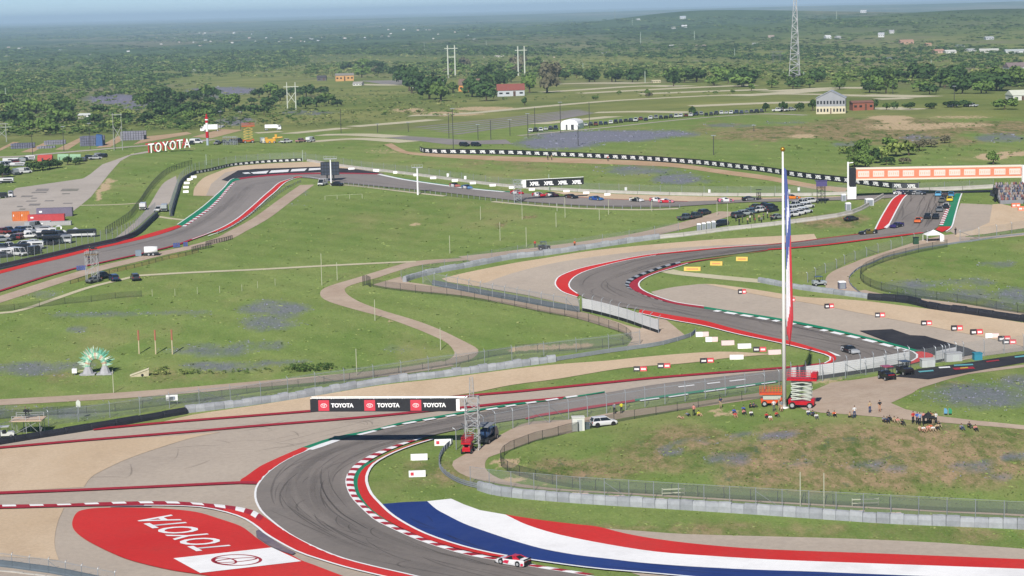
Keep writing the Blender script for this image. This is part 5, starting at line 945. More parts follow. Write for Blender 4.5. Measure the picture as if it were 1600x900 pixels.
PE = [('lie','tan','bare',1064,654,.4,'sunbather in pale clothes lying at the left end of the hill'),('lie','grey','dark',1075,649.5,.2,'person in grey lying behind the left sunbather'),('sit','yellow','bare',1090,650,.8,'person in a bright yellow shirt sitting at the left'),('stand','pink','dark',1084,650,2.6,'person in a pink top standing behind the yellow shirt'),
 ('stand','navy','tan',1126,638,.5,'person in navy standing alone by the low fence'),('sit','blue','blue',1146,646,.3,'person in blue with dark cap sitting left of the machines'),('sit','red','bare',1148,652,.2,'person in red sitting in front of the blue shirt'),('sit','blue','dark',1161,642.5,.2,'person in bright blue under the machines'),('sit','pink','dark',1161,647.5,.4,'person in pink sitting below the bright blue one'),('sit','white','dark',1173,649.5,.2,'person in white sitting right of the pink shirt'),('sit','black','dark',1171,637.5,1.2,'person in black sitting up by the orange lift'),('sit','navy','dark',1176,636.5,1.0,'person in navy sitting up by the orange lift'),
 ('sit','red','dark',1197,653,.2,'person in red sitting left of the flagpole'),('sit','white','bare',1203,656.5,.1,'person in white sitting in front of the flagpole'),('sit','red','dark',1212,651,.5,'second person in red sitting left of the flagpole'),('stand','white','grey',1209,643,.2,'person in white standing left of the flagpole foot'),('stand','tan','tan',1217,641,1.4,'person in tan standing at the flagpole foot'),('stand','grey','bare',1221,643.5,.2,'person in grey standing at the flagpole foot'),
 ('sit','white','blue',1262,648,.2,'person in white sitting right of the red lift'),('sit','navy','dark',1269,650,.3,'person in navy sitting right of the red lift'),('sit','white','grey',1275,654,.1,'second person in white sitting right of the red lift'),('sit','black','grey',1293,649.5,.4,'person in black sitting beside the orange shirt'),('sit','orange','dark',1303,650.5,.1,'person in an orange shirt sitting on the hill'),('sit','tan','dark',1326,652.5,.9,'person in tan reclining at the dirt yard edge'),('stand','white','blue',1335,653,.3,'person with white top and jeans standing at the yard edge'),
 ('stand','tan','blue',1359,645.5,.4,'person with tan top and jeans standing in the dirt yard'),('stand','black','bare',1374.5,644,.2,'person in black top standing in the dirt yard'),
 ('sit','grey','dark',1380,659,.3,'person in grey at the left end of the sitting row'),('sit','navy','dark',1385,660,.2,'person in navy second in the sitting row'),('sit','black','dark',1389,657.5,.2,'person in black third in the sitting row'),('sit','tan','tan',1396,659.5,.3,'person in tan in the middle of the sitting row'),('sit','pink','tan',1402,661,.2,'person in pink in the sitting row'),('sit','black','dark',1409,663.5,.3,'person in black at the right end of the sitting row'),
 ('stand','red','dark',1426.5,662,.4,'person in red standing left of the dark canopy'),('stand','blue','dark',1433,663,.2,'person in blue standing under the dark canopy'),('stand','pale blue','dark',1437,664,.1,'person in pale blue standing under the dark canopy'),('stand','pink','dark',1443,663,.2,'person in pink standing under the dark canopy'),('stand','black','dark',1450,662,.3,'person in black standing under the dark canopy'),('stand','red','dark',1454,662.5,.4,'person in dark red standing under the dark canopy'),('stand','tan','tan',1458,664,.3,'person in tan standing under the dark canopy'),('stand','white','dark',1462,663,.3,'person in white standing right of the canopy'),
 ('sit','tan','bare',1436,673,.2,'person in tan sitting on the slope below the canopy'),('sit','white','bare',1442,674,.3,'person in white sitting on the slope below the canopy'),('sit','pink','bare',1449,672.5,.1,'person in pink sitting on the slope below the canopy'),('sit','orange','tan',1453,671,.2,'person in orange sitting on the slope below the canopy'),('sit','white','tan',1457,673.5,.2,'second person in white sitting on the slope below the canopy'),('sit','tan','dark',1463,670.5,.2,'person in tan at the right of the slope group'),('sit','black','tan',1466,667,.2,'person in black at the right of the slope group'),
 ('sit','grey','blue',1501,671,.3,'person in grey sitting alone at the right'),('sit','black','dark',1513,668,.4,'person in black sitting between grey and pink at the right'),('sit','pink','dark',1523,672.5,.2,'person in pink sitting at the right end of the hill'),
 ('stand','navy','dark',138,392,.3,'camera operator in navy on the lower scaffold deck'),('stand','orange','dark',898,387.5,.3,'marshal in orange walking beside the barrier')]
for pose, s, p, px, py, a, lab in PE[:-2]: person(pose, s, p, px, py, math.pi+a, lab)
person(*PE[-1][:5], PE[-1][5], PE[-1][6], 'marshals round the circuit')
for x, y in ((960,647),(971,646)): person('stand', 'grey' if x < 965 else 'yellow', 'dark', x, y, .4, 'marshal in %s behind the straight fence' % ('grey' if x < 965 else 'yellow'), 'marshals round the circuit')
person('stand', 'black', 'dark', 1493, 367.5, .4, 'person in black standing right of the white canopy', 'marshals round the circuit')
for i, (x, y, s) in enumerate([(836,387.5,'red'),(1150,346,'grey'),(1160,348,'navy'),(1172,347,'white'),(1178,344.5,'black'),(1186,346,'tan'),(1193,343.5,'navy'),(1199,341,'white'),(1168,351,'tan'),(1155,352,'black'),(1190,350,'grey'),(1180,351,'red'),(1205,345,'black'),(856,250,'black'),(950,252,'red'),(862,250.5,'tan')]):
    person('stand', s, 'dark', x, y, i*.7, ['person in %s among the fans left of the flag by the parked cars', 'person in %s on the reddish dirt lane', 'person in %s beside the small utility carts'][1 if y < 260 else (2 if x < 900 else 0)] % s, 'people far out round the circuit')
# ---------------------------------------------------------------- structures and signs
def lattice(mb, w0, w1, z0, z1, n, r, mi=0, sides=4, cx=0, cy=0, rd=None):
    rd = rd or r*.6; A = [(math.cos(2*math.pi*(i+.5)/sides), math.sin(2*math.pi*(i+.5)/sides)) for i in range(sides)]; k = 1/math.cos(math.pi/4) if sides == 4 else 1.15
    def pt(i, t): w_ = (w0+(w1-w0)*t)/2*k; return (cx+A[i % sides][0]*w_, cy+A[i % sides][1]*w_, z0+(z1-z0)*t)
    for i in range(sides): mb.bar(pt(i,0), pt(i,1), r, mi, 4)
    for j in range(n):
        a, b = j/n, (j+1)/n
        for i in range(sides):
            mb.bar(pt(i,a), pt(i+1,a), rd, mi, 4); mb.bar(pt(i,a) if (i+j) % 2 else pt(i+1,a), pt(i+1,b) if (i+j) % 2 else pt(i,b), rd, mi, 4)
    for i in range(sides): mb.bar(pt(i,1), pt(i+1,1), rd, mi, 4)
    return mb
def frame_axes(p, q):
    d = Vector(q)-Vector(p); d.z = 0; L = d.length; return math.atan2(d.y, d.x), L
# --- black advertising bridge over the near track
b0 = at(736, 703); ht = topz(b0, 736, 620.5); zt = b0.z+ht
pl, pr = atz(485.5, 621, zt), atz(737, 620, zt); rz, L = frame_axes(pl, pr); hb = topz(Vector((pl.x, pl.y, 0)), 485.5, 621)-topz(Vector((pl.x, pl.y, 0)), 485.5, 642)
br = thing('advertising_bridge', 'black advertising bridge with red logo squares beside a lattice tower over the near track', 'sign bridge', (pr.x, pr.y, b0.z), rz)
lattice(MB(), 2.2, 2.2, 0, ht, 7, .09).build('tower', alu, br); lattice(MB(), .75, .55, ht, ht+topz(b0, 735, 590)-ht, 7, .035).build('mast', alu, br)
bt = MB(); Lb = L-2.0
for y in (-.55, .55):
    for z in (ht-.05, ht-hb+.1):
        bt.bar((-L, y, z), (-.8, y, z), .06, 0, 5)
nb = 22
for i in range(nb):
    x0, x1 = -L+(L-.8)*i/nb, -L+(L-.8)*(i+1)/nb
    for y in (-.55, .55): bt.bar((x0, y, ht-.05 if i % 2 else ht-hb+.1), (x1, y, ht-hb+.1 if i % 2 else ht-.05), .035, 0, 4)
    bt.bar((x0, -.55, ht-.05), (x0, .55, ht-.05), .03, 0, 4); bt.bar((x0, -.55, ht-hb+.1), (x1, .55, ht-hb+.1), .03, 0, 4)
bt.build('truss', alu, br)
bx0, bx1 = -L, -L+(L)*(713-485.5)/(737-485.5)
pan = MB().box((bx0+bx1)/2, -.66, ht-hb/2-.12, bx1-bx0, .05, hb*.92).box((bx0+bx1)/2, .66, ht-hb/2-.12, bx1-bx0, .05, hb*.92).build('banner', mat('black_banner', C(50,50,54), .5, .12, .6), br)
obj('end_flap', MB().box(bx1+.35, -.68, ht-hb/2-.1, .6, .04, hb*.85).mesh('end_flap', white), br)
BW = bx1-bx0; pinkred = mat('banner_red', C(232,76,92), .5); sq = hb*.80
for k in range(3):
    xs = bx0+BW*(.0565+.3165*k); zc = ht-hb/2-.12
    s = obj('logo_square', MB().box(xs+sq/2, -.70, zc, sq, .03, sq).mesh('logo_square', pinkred), br)
    V = []; Fc = []
    for x, y, a, b, t, t2 in logo_rings():
        v, f = ring(x, y, a, b, t*1.3, (1,0), (0,1), t2*1.3); o_ = len(V); V += v; Fc += [tuple(i+o_ for i in q) for q in f]
    obj('emblem', pyd('emblem', [(xs+sq/2+x*sq*.27, -.725, zc+y*sq*.27) for x, y in V], Fc, white), s)
    text_on('TOYOTA', white, (xs+sq*1.18, -.69, zc-sq*.19), (BW*.155, 0, 0), (0, 0, sq*.40), br, .045)
# --- flagpole with limp flag
fb = at(1225.5, 638); fh = topz(fb, 1219, 236)
fp = thing('flagpole', 'tall white flagpole with a gold ball beside the red scissor lift', 'flagpole', fb)
MB().bar((0,0,0), (0,0,fh), .40, 0, 16, .15).bar((0,0,0), (0,0,.25), .8, 0, 16).build('pole', mat('flagpole_white', C(246,244,240,.8), .4), fp, True)
gb = MB(); gb.loft([[(.42*math.sin(math.pi*j/8+1e-3)*math.cos(2*math.pi*i/12), .42*math.sin(math.pi*j/8+1e-3)*math.sin(2*math.pi*i/12), fh+.3-.42*math.cos(math.pi*j/8)) for i in range(12)] for j in range(9)]).build('finial', mat('gold', C(214,160,60), .3, metal=.6), fp, True)
fl = MB(); nr, ncl = 40, 15; zt_, zb_ = topz(fb, 1221, 262), topz(fb, 1236, 524); V = []
for j in range(nr+1):
    t = j/nr; wdt = .45+.62*min(1, t*4) if t < .85 else (1.07-.7*(t-.85)/.15); z = zt_+(zb_-zt_)*t
    for i in range(ncl+1):
        s = i/ncl; ph = s*7*math.pi; am = .30*(.35+t); V.append((.20+.42*t+s*wdt+.08*math.sin(5*t+3*s), .12+am*math.sin(ph+1.5*t)*(.4+.6*s)+.15*math.sin(9*t), z-1.6*s*(.3+.7*t)+(.5*math.sin(6*s) if t > .9 else 0)))
fm = []
Fc = []
for j in range(nr):
    for i in range(ncl):
        Fc.append((j*(ncl+1)+i, j*(ncl+1)+i+1, (j+1)*(ncl+1)+i+1, (j+1)*(ncl+1)+i)); t = j/nr+.25*(i/ncl-.5); s = i/ncl
        fm.append(0 if t < .18 else ((1 if .15 < s < .8 else 0) if t < .31 else (0 if t < .47 else (1 if s < .62 and t < .82 else 2))))
fl.add(V, Fc); fl.m = fm
fo = fl.build('flag', [mat('flag_blue', C(96,112,178), .8), mat('flag_white', C(244,244,250), .8), mat('flag_red', C(220,78,88), .8)], None, True); fo.location = fb
tag(fo, 'limp blue white and red flag hanging down the white flagpole', 'flag')
# --- lifts
def scissor_lift(label, px, py, rz, s, hplat, body, arms, name='scissor_lift', rails=None, basket=None):
    t = thing(name, label, 'lift', at(px, py), rz, None, s); bm_ = mat('lift_red', C(206,26,40), .4) if body is None else body
    MB().box(0,0,.85,3.9,1.5,.55).box(1.75,0,1.25,.5,1.5,.5).box(-1.8,0,1.15,.4,1.4,.4).build('chassis', bm_, t)
    for sx in (-1.35, 1.35):
        for sy in (-.85, .85): obj('wheel', wheel_mesh(.5, .36), t, (sx, sy, .5))
    n = 5; z0, z1 = 1.2, hplat; am = MB(); dz = (z1-z0)/n
    for k in range(n):
        for y in (-.55, .55):
            am.bar((-1.6,y,z0+k*dz+.1), (1.6,y,z0+(k+1)*dz-.1), .11, 0, 4); am.bar((1.6,y*.85,z0+k*dz+.1), (-1.6,y*.85,z0+(k+1)*dz-.1), .11, 0, 4)
    am.build('scissor_arms', arms, t)
    MB().box(.1,0,z1+.15,4.6,1.8,.3).build('platform', bm_, t)
    rl = MB()
    for y in (-.85, .85):
        for z in (.55, .95, 1.3): rl.bar((-2.15,y,z1+z), (2.35,y,z1+z), .035, 0, 4)
        for i in range(9): rl.bar((-2.15+i*.5625,y,z1+.3), (-2.15+i*.5625,y,z1+1.3), .03, 0, 4)
    for x in (-2.15, 2.35):
        for z in (.55, .95, 1.3): rl.bar((x,-.85,z1+z), (x,.85,z1+z), .035, 0, 4)
    rl.build('guard_rails', rails or bm_, t)
    if basket: MB().box(2.0,0,z1+.85,.9,1.84,.7).build('control_box', basket, t)
    return t
lred = mat('lift_red', C(208,28,44), .4, .08, 1); lor = mat('lift_orange', C(238,96,48), .4, .08, 1); larm = mat('lift_arm', C(212,218,206), .5, .08, 1)
scissor_lift('red scissor lift with pale arms raised beside the flagpole', 1253, 637, head(1235,638,1275,636), 1.15, 4.35, lred, larm, rails=mat('rail_pinkred', C(226,70,80), .5), basket=lred)
scissor_lift('orange scissor lift left of the flagpole', 1206, 633.5, head(1190,635,1220,632), 1.0, 2.1, lor, larm, rails=lor)
scissor_lift('red boom lift parked at the foot of the lattice tower', 731, 707, head(731,707,738,697), .92, 2.0, lred, mat('lift_pink_arm', C(214,110,112), .5), rails=lred)
yl = mat('crane_yellow', C(236,178,60), .5, .08, 1)
scissor_lift('orange and yellow scissor lift on the far ridge', 388, 223.5, head(380,224,396,223), 1.25, 6.0, mat('far_orange', C(222,112,60), .5), mat('lift_yellow', C(226,200,110), .5), rails=mat('far_orange', C(222,112,60), .5))
# --- service truck by the lattice tower
st_ = thing('service_truck', 'dark blue flatbed truck with grey canopy behind the lattice tower', 'truck', at(762, 690), head(755,694,775,681), None, 1.0)
MB().loft([[(-3,-1,.5),(-3,1,.5),(-3,1,1.0),(-3,-1,1.0)],[(1.2,-1,.5),(1.2,1,.5),(1.2,1,1.0),(1.2,-1,1.0)]]).build('flatbed', darksteel, st_)
MB().prism([(1.2,.5),(3.2,.5),(3.25,1.3),(2.9,1.5),(2.4,2.4),(1.2,2.45)], -1, 1).build('cab', paint(44,66,104), st_)
MB().bar((-1.9,0,1.9), (1.0,0,1.9), .9, 0, 14).build('tank', paint(58,86,128), st_, True)
MB().box(-1.2,0,3.3,4.2,2.6,.12).build('canopy', mat('canopy_grey', C(150,154,160), .6), st_)
cpm = MB()
for x in (-3.1, .7):
    for y in (-1.15, 1.15): cpm.bar((x,y,.9), (x,y,3.3), .05, 0, 4)
cpm.build('canopy_posts', darksteel, st_)
for x in (-2.1, 2.3):
    for y in (-.9, .9): obj('wheel', wheel_mesh(.48, .3), st_, (x, y, .48))
def cabin(label, px, py, w_, d, h, m, name='cabin', cat='cabin', rz=0, roof=None, door=True):
    t = thing(name, label, cat, at(px, py), rz); MB().box(0,0,h/2,w_,d,h,taper=.985).build('wall', m, t); MB().box(0,0,h+.06,w_+.15,d+.15,.14).build('roof', roof or m, t)
    if door: MB().box(w_*.1,-d/2-.02,h*.45,w_*.4,.04,h*.82).build('door', mat('panel_grey', C(200,204,204), .5), t)
    return t
cabin('white utility cabin left of the white suv', 903.5, 672.5, 2.2, 1.6, 2.4, mat('cabin_white', C(236,236,228), .6), rz=.05)
cabin('small grey box beside the white utility cabin', 917, 670, 1.0, .9, 1.0, mat('box_grey', C(140,156,170), .6), name='utility_box', cat='box', door=False)
# --- orange gantry at the crest
g0 = at(1331, 313.5); gh = topz(g0, 1331, 264); gt = g0.z+gh; gl, gr = atz(1337, 262.5, gt), atz(1595.5, 258, gt); rz, L = frame_axes(gl, gr); hb = topz(Vector((gl.x,gl.y,0)),1337,262.5)-topz(Vector((gl.x,gl.y,0)),1337,281)
ga = thing('advertising_gantry', 'long orange advertising gantry on white pillars across the crest', 'gantry', (gl.x, gl.y, g0.z), rz)
gor = mat('gantry_orange', C(244,150,114), .5, .05, .4); s = ppm(g0); top = gh
MB().box(L/2, 0, top-hb/2, L, 1.6, hb*.86).build('beam', gor, ga); MB().box(L/2, 0, top-.12, L+.2, 1.7, .5).box(L/2, 0, top-hb+.15, L+.2, 1.7, .5).build('beam_trim', mat('cream_trim', C(250,240,220), .5), ga)
MB().box(-5/s, -.2, top-14/s, 10/s, 2, 28/s).build('black_panel', black, ga)
MB().box(-5.5/s, 0, (top-27/s)/2, 12/s, 1.9, top-27/s).bar((-12/s, -.9, 0), (-12/s, -.9, top+10/s), .28, 0, 6).bar((-12/s,-.9,top+8/s),(-4/s,-.9,top+9/s),.15,0,5).build('pillar', white, ga)
MB().bar((L+.6,-.6,-3), (L+.6,-.6,top), .35, 0, 6).bar((L+.6,.8,-3), (L+.6,.8,top), .35, 0, 6).build('pillar', white, ga)
logo_w = mat('logo_white', C(252,232,220), .5)
for k in range(11):
    xc = L*(.047+.0905*k+(.008 if k > 3 else 0)); o_ = obj('logo_panel', MB().box(xc, -.84, top-hb/2, L*.068, .05, hb*.50).mesh('logo_panel', logo_w), ga)
    q = MB()
    for j in range(5): q.box(xc-L*.026+j*L*.013, -.88, top-hb/2, L*.006, .02, hb*(.16 if j % 2 else .22))
    q.build('logo_mark', mat('logo_pale_orange', C(248,206,180), .5), o_)
# --- lattice tower with small black billboard
tb = at(809, 316); th = topz(tb, 809, 281); s = ppm(tb)
bb = thing('billboard', 'small black billboard of white lettering on a lattice tower by the far straight', 'billboard', tb, 0)
lattice(MB(), 11/s, 11/s, 0, th, 6, .12).build('tower', steel, bb)
p0, p1 = aty(822, 281.5, tb.y+1), aty(912, 278, tb.y+1); ln = p1.x-p0.x; zz = p0.z-tb.z; hh = 11.5/s
bp = MB(); bp.add([(p0.x-tb.x,1,zz-hh),(p1.x-tb.x,1,p1.z-tb.z-hh*.85),(p1.x-tb.x,1,p1.z-tb.z),(p0.x-tb.x,1,zz),(p0.x-tb.x,1.3,zz-hh),(p1.x-tb.x,1.3,p1.z-tb.z-hh*.85),(p1.x-tb.x,1.3,p1.z-tb.z),(p0.x-tb.x,1.3,zz)], [(0,1,2,3),(7,6,5,4),(0,4,5,1),(3,2,6,7),(1,5,6,2),(0,3,7,4)]); bp.build('panel', black, bb)
MB().bar((5/s,1,zz), (p1.x-tb.x,1.2,p1.z-tb.z+.3), .12, 0, 5).bar((5/s,1,zz-hh), (p0.x-tb.x,1.2,zz-hh), .12, 0, 5).build('support_bar', alu, bb)
obj('end_flap', MB().box(p0.x-tb.x-.6, .95, zz-hh/2, 1.1, .06, hh).mesh('end_flap', white), bb)
sl_ = (p1.z-p0.z)/ln
for k in range(4): xo = ln*(.06+.245*k); text_on('XPEL', white, (p0.x-tb.x+xo, .9, zz-hh*.78+sl_*xo), (ln*.17, 0, sl_*ln*.17), (0, 0, hh*.52), bb, .05)
# --- scoreboard back and tall T poles
def tpole(label, px, py, pytop, wpx, tpx):
    b = at(px, py); h = topz(b, px, pytop); s = ppm(b); t = thing('camera_mast', label, 'mast', b)
    MB().bar((0,0,0), (0,0,h), wpx/2/s, 0, 10, wpx/2.6/s).build('pole', white, t); MB().box(0,0,h+.1,tpx/s,.9,.25).build('cross_platform', alu, t)
    r = MB()
    for i in range(5): x = (-.5+i/4)*tpx/s; r.bar((x,-.4,h+.2),(x,-.4,h+1.0),.05,0,4)
    r.bar((-.5*tpx/s,-.4,h+1.0),(.5*tpx/s,-.4,h+1.0),.05,0,4); r.build('railing', alu, t); return t
tpole('white mast with a cross platform in front of the scoreboard', 517.5, 289.5, 248.5, 2.4, 20); tpole('tall white mast with a cross platform alone by the far straight', 653, 304.5, 262, 3.0, 17)
sb = at(516, 284); s = ppm(sb); t = thing('scoreboard', 'dark square scoreboard seen from behind', 'scoreboard', sb)
MB().box(0,1.2,topz(sb,516,263.5),28/s,.8,20/s).build('panel', mat('scoreboard_back', C(70,78,96), .5, .15, 1), t)
q = MB()
for i in range(7): q.box(-14/s+28/s*i/6, .72, topz(sb,516,263.5), .25, .15, 20/s)
for j in range(5): q.box(0, .70, topz(sb,516,263.5)+(-10+5*j)/s, 28/s, .12, .2)
q.build('frame', darksteel, t); MB().bar((-5/s,1.2,0),(-5/s,1.2,2.5),.3,0,6).bar((5/s,1.2,0),(5/s,1.2,2.5),.3,0,6).build('legs', darksteel, t)
# --- advertising blocks on the grass and gravel
pal_ = dict(b=mat('block_black', C(52,44,50), .5), r=mat('block_red', C(222,78,82), .5), w=mat('block_white', C(252,250,248,.82), .5), p=mat('block_pink', C(250,220,216), .5), y=mat('block_yellow', C(244,206,92), .5), o=mat('block_orange', C(250,130,90), .5))
def ad_block(label, px, py, wpx, hpx, code, group=None, rz=None):
    b = at(px, py); s = ppm(b); W_, H_ = wpx/s, hpx/s; t = thing('advertising_block', label, 'advertising block', b, rz if rz is not None else random.uniform(-.12,.12), group)
    D = 1.0; n = len(code)
    for i, c in enumerate(code):
        x0, x1 = -W_/2+W_*i/n, -W_/2+W_*(i+1)/n
        f = obj('face_panel', MB().add([(x0,-D/2,0),(x1,-D/2,0),(x1,-D*.28,H_),(x0,-D*.28,H_),(x0,D/2,0),(x1,D/2,0),(x1,D*.28,H_),(x0,D*.28,H_)], [(0,1,2,3),(1,5,6,2),(5,4,7,6),(4,0,3,7),(3,2,6,7),(1,0,4,5)]).mesh('face_panel', pal_[c]), t)
        if c in 'bryo':
            q = MB(); m = pal_['w'] if c != 'y' else pal_['o']
            for j in range(4 if n > 1 else 9):
                k = 4 if n > 1 else 9; xa = x0+(x1-x0)*(.16+.70*j/k); q.add([(xa,-D/2+.22*D*.3-.02,H_*.3),(xa+(x1-x0)*.70/k*.72,-D/2+.22*D*.3-.02,H_*.3),(xa+(x1-x0)*.70/k*.72,-D/2+.22*D*.68-.02,H_*.68),(xa,-D/2+.22*D*.68-.02,H_*.68)], [(0,1,2,3)])
            q.build('lettering_blur', m, f)
    return t
AB = 'advertising blocks round the track'
for lab, px, py, w_, h_, code in [('white block nearest the steel guardrail tip',1097,525.5,20,7,'wp'),('white and pink block second from the guardrail tip',1112,533.5,19,7,'wp'),('pale pink block third from the guardrail tip',1137,539,20,7,'p'),('plain white block fourth from the guardrail tip',1163,544,20.5,7,'w'),('black and red block on the sand point left of the flagpole',1187,549,20,7,'br'),('pink block close to the flagpole',1210,553.5,20,7,'pp'),('plain white block on the lower edge of the sand strip',1151,561,21,6.5,'w'),('black and red block right of two others below the sand strip',1104.5,566.5,21,7,'br'),('black and red block in the middle below the sand strip',1037.5,574.5,20,7,'br'),('black and red block farthest left below the sand strip',1000.5,579.5,21,7,'br'),
  ('red block just right of the flag on the gravel',1237,471,10,6,'br'),('black and red block first on the long gravel trap',1159.5,459,12,7,'br'),('black and red block third on the long gravel trap',1295.5,481.5,14,7,'br'),('black and red block fourth on the long gravel trap',1375,495.5,15,7,'br'),('black and red block fifth on the long gravel trap',1447.5,508,16,7,'br'),('black and red block sixth on the long gravel trap',1495,516.5,17,8,'br'),('black and red block seventh on the long gravel trap',1525.5,522.5,18.5,8,'br'),('washed out cream block near the end of the gravel trap',1550,527.5,20,6.5,'wp'),('black and red block partly hidden at the gravel end',1569,533,18,8,'br'),('black and red block last on the long gravel trap',1577,537.5,20,7,'br')]: ad_block(lab, px, py, w_, h_, code, AB)
for lab, px, py, w_, h_ in [('longest yellow block left of two others',1082,423,26,6.2),('middle one of three yellow blocks',1119.5,414.5,19,6.2),('yellow block farthest up of three',1159.5,407.5,18,6.2)]: ad_block(lab, px, py, w_, h_, 'y', AB, -.25)
for lab, px, py, w_ in [('orange block at the right edge, left one',1549,322,13),('orange block at the right edge, right one',1560,327,14),]: ad_block(lab, px+38, py+2, w_, 6.5, 'oo', AB)
for i, (px, py) in enumerate([(549,265.5),(588,268),(619.5,271),(651,275),(677,279.5),(711,283.5),(739,287.5),(770,291),(800,294.5),(831,297.5),(885,300.2),(916,303),(949,305.5),(801+31,302.5),(303,278),(297,282),(292,287.5),(291,294),(290.5,301)]):
    if i == 13: continue
    ad_block('%s small white block beside the far %s' % (ordn(i-14) if px < 400 else ordn(i), 'left bend, counted from its upper end' if px < 400 else 'straight, counted from the left'), px, py, 9.5 if px > 400 else 8.5, 3.4, 'w', 'small white blocks along the far track')
for lab, px, py in [('white board with a red emblem highest beside the guardrail',692,696.5),('white board in the middle of three on the near grass',655,719.5),('white board with a red emblem lowest on the near grass',652,745.5)]:
    b = at(px, py); s = ppm(b); W_, H_ = 26/s, 10/s; t = thing('trackside_board', lab, 'board', b, .05, 'white boards on the near grass')
    MB().box(0,0,H_/2+.05,W_,.25,H_).build('panel', white, t)
    if px != 655: MB().box(-W_*.30,-.14,H_*.55,H_*.5,.03,H_*.5).build('emblem', pinkred, t)
    text_on('TOYOTA', mat('faint_print', C(226,214,214), .6), (-W_*.12,-.14,H_*.4), (W_*.5,0,0), (0,0,H_*.3), t, .02)
# --- scaffolds with cameras
def scaffold(label, px, py, wpx, levels, hpx, m=None, deckm=None, name='camera_scaffold'):
    b = at(px, py); s = ppm(b); W_ = wpx/s; H_ = hpx/s; t = thing(name, label, 'scaffold', b); dz = H_/levels; m = m or alu
    for x in (-W_/2, 0, W_/2):
        for y in (-W_*.35, W_*.35): obj('upright', MB().bar((x,y,0),(x,y,H_+.9),.06,0,4).mesh('upright', m), t)
    q = MB()
    for k in range(levels):
        z0, z1 = k*dz, (k+1)*dz
        for y in (-W_*.35, W_*.35): q.bar((-W_/2,y,z0+.1),(W_/2,y,z1),.045,0,4); q.bar((-W_/2,y,z1),(W_/2,y,z1),.05,0,4); q.bar((W_/2,y,z0+.1),(0,y,z1),.04,0,4)
        for x in (-W_/2, W_/2): q.bar((x,-W_*.35,z0+.1),(x,W_*.35,z1),.045,0,4)
    for z in (.5, .9):
        for y in (-W_*.35, W_*.35): q.bar((-W_/2,y,H_+z),(W_/2,y,H_+z),.04,0,4)
    q.build('braces', m, t); MB().box(0,0,H_,W_*1.15,W_*.85,.14).build('deck', deckm or wood, t); return t, H_, b, W_
def tvcam(label, b, h, dx=0, dy=0):
    t = thing('tv_camera', label, 'camera', (b.x+dx, b.y+dy, b.z+h)); q = MB()
    for a in (0, 2.1, 4.2): q.bar((0,0,1.2),(.45*math.cos(a),.45*math.sin(a),0),.04,0,4)
    q.build('tripod', black, t); MB().box(0,0,1.45,.9,.35,.42).build('camera_body', black, t); MB().bar((.45,0,1.45),(1.15,0,1.45),.16,0,8).build('lens', black, t)
t, h_, b, W_ = scaffold('wide steel scaffold with a covered camera at the left edge', 45, 677, 42, 1, 22, deckm=mat('deck_cream', C(222,196,170), .7)); tvcam('covered tv camera on the left edge scaffold', b, h_+.1, -.3); person('stand','black','dark',42,676,2.0,'camera operator in black on the left edge scaffold').location.z = b.z+h_+.07
t, h_, b, W_ = scaffold('tall steel scaffold beside the far left track', 145, 440, 18, 3, 42); tvcam('tv camera on the tall scaffold', b, h_+.1, .4); person('stand','black','dark',143,440,2.4,'camera operator in black on the tall scaffold').location.z = b.z+h_+.07
person('stand','navy','dark',139,440,2.4,'camera operator in navy on the lower deck of the tall scaffold').location = (b.x-.6, b.y-.3, b.z+h_*.67)
t, h_, b, W_ = scaffold('dark scaffold with purple awning near the parked white trucks', 1283, 318, 12, 3, 24, darksteel); MB().box(0,0,h_+2.2,W_*1.5,W_*1.1,.15).box(0,-W_*.5,h_+1.4,W_*1.4,.06,1.6).build('awning', mat('awning_purple', C(92,84,136), .7), t); tvcam('tv camera on the dark scaffold', b, h_+.1)
t, h_, b, W_ = scaffold('small dark camera stand beyond the parked row', 1185.5, 313, 6, 2, 8, darksteel); MB().box(0,0,h_+1.7,W_*1.4,W_,.12).build('awning', black, t)
# --- meadow sculpture, culvert, poles
b = at(151, 585); s = ppm(b); t = thing('spiky_arch', 'spiky pale green and pink arch sculpture on two grey feet in the left meadow', 'sculpture', b)
ar = MB(); R = random.Random(3); npt = 26; W2, HA = 13/s, topz(b, 151, 554); gm = [mat('arch_mint', C(196,226,196), .6, .1, 2), mat('arch_teal', C(130,206,180), .6), mat('arch_pale', C(222,232,214), .6), mat('arch_pink', C(226,186,160), .6)]
cp = [(W2*math.cos(math.pi*i/(npt-1)), 0, .35*HA+ .60*HA*math.sin(math.pi*i/(npt-1))**.8) for i in range(npt)]
for i in range(npt-1): ar.bar(cp[i], cp[i+1], .5+.3*math.sin(math.pi*i/npt), (0, 2, 3, 0, 1)[i % 5], 7)
ar.build('arch_body', gm, t)
for i in range(90):
    a = math.pi*R.random(); p = Vector((W2*math.cos(a), 0, .35*HA+.60*HA*math.sin(a)**.8)); d = Vector((math.cos(a)*1.1, R.uniform(-.5,.5), max(.25, math.sin(a)))).normalized()
    obj('spike', MB().bar(p, p+d*R.uniform(1.2,2.4), .26, 0, 5, .03).mesh('spike', gm[R.choice((0,1,2,1))]), t)
for sx in (-1, 1):
    q = MB().bar((sx*W2,0,0),(sx*W2,0,.45*HA),1.35,0,8,.5).box(sx*W2,0,.15,3.2,2.4,.3); q.build('foot', mat('arch_foot', C(186,186,190), .7, .1, 1), t)
t = thing('solar_lamp', 'small white spotlight on a pipe beside the spiky arch', 'lamp', at(117, 586)); MB().bar((0,0,0),(0,0,.6),.1,0,5).build('stand', steel, t); MB().box(0,0,.9,1.0,.8,.9).build('lamp_head', white, t); MB().bar((.5,0,.7),(3.2,2.2,.9),.12,0,5).build('arm', mat('pipe_cream', C(226,222,180), .6), t)
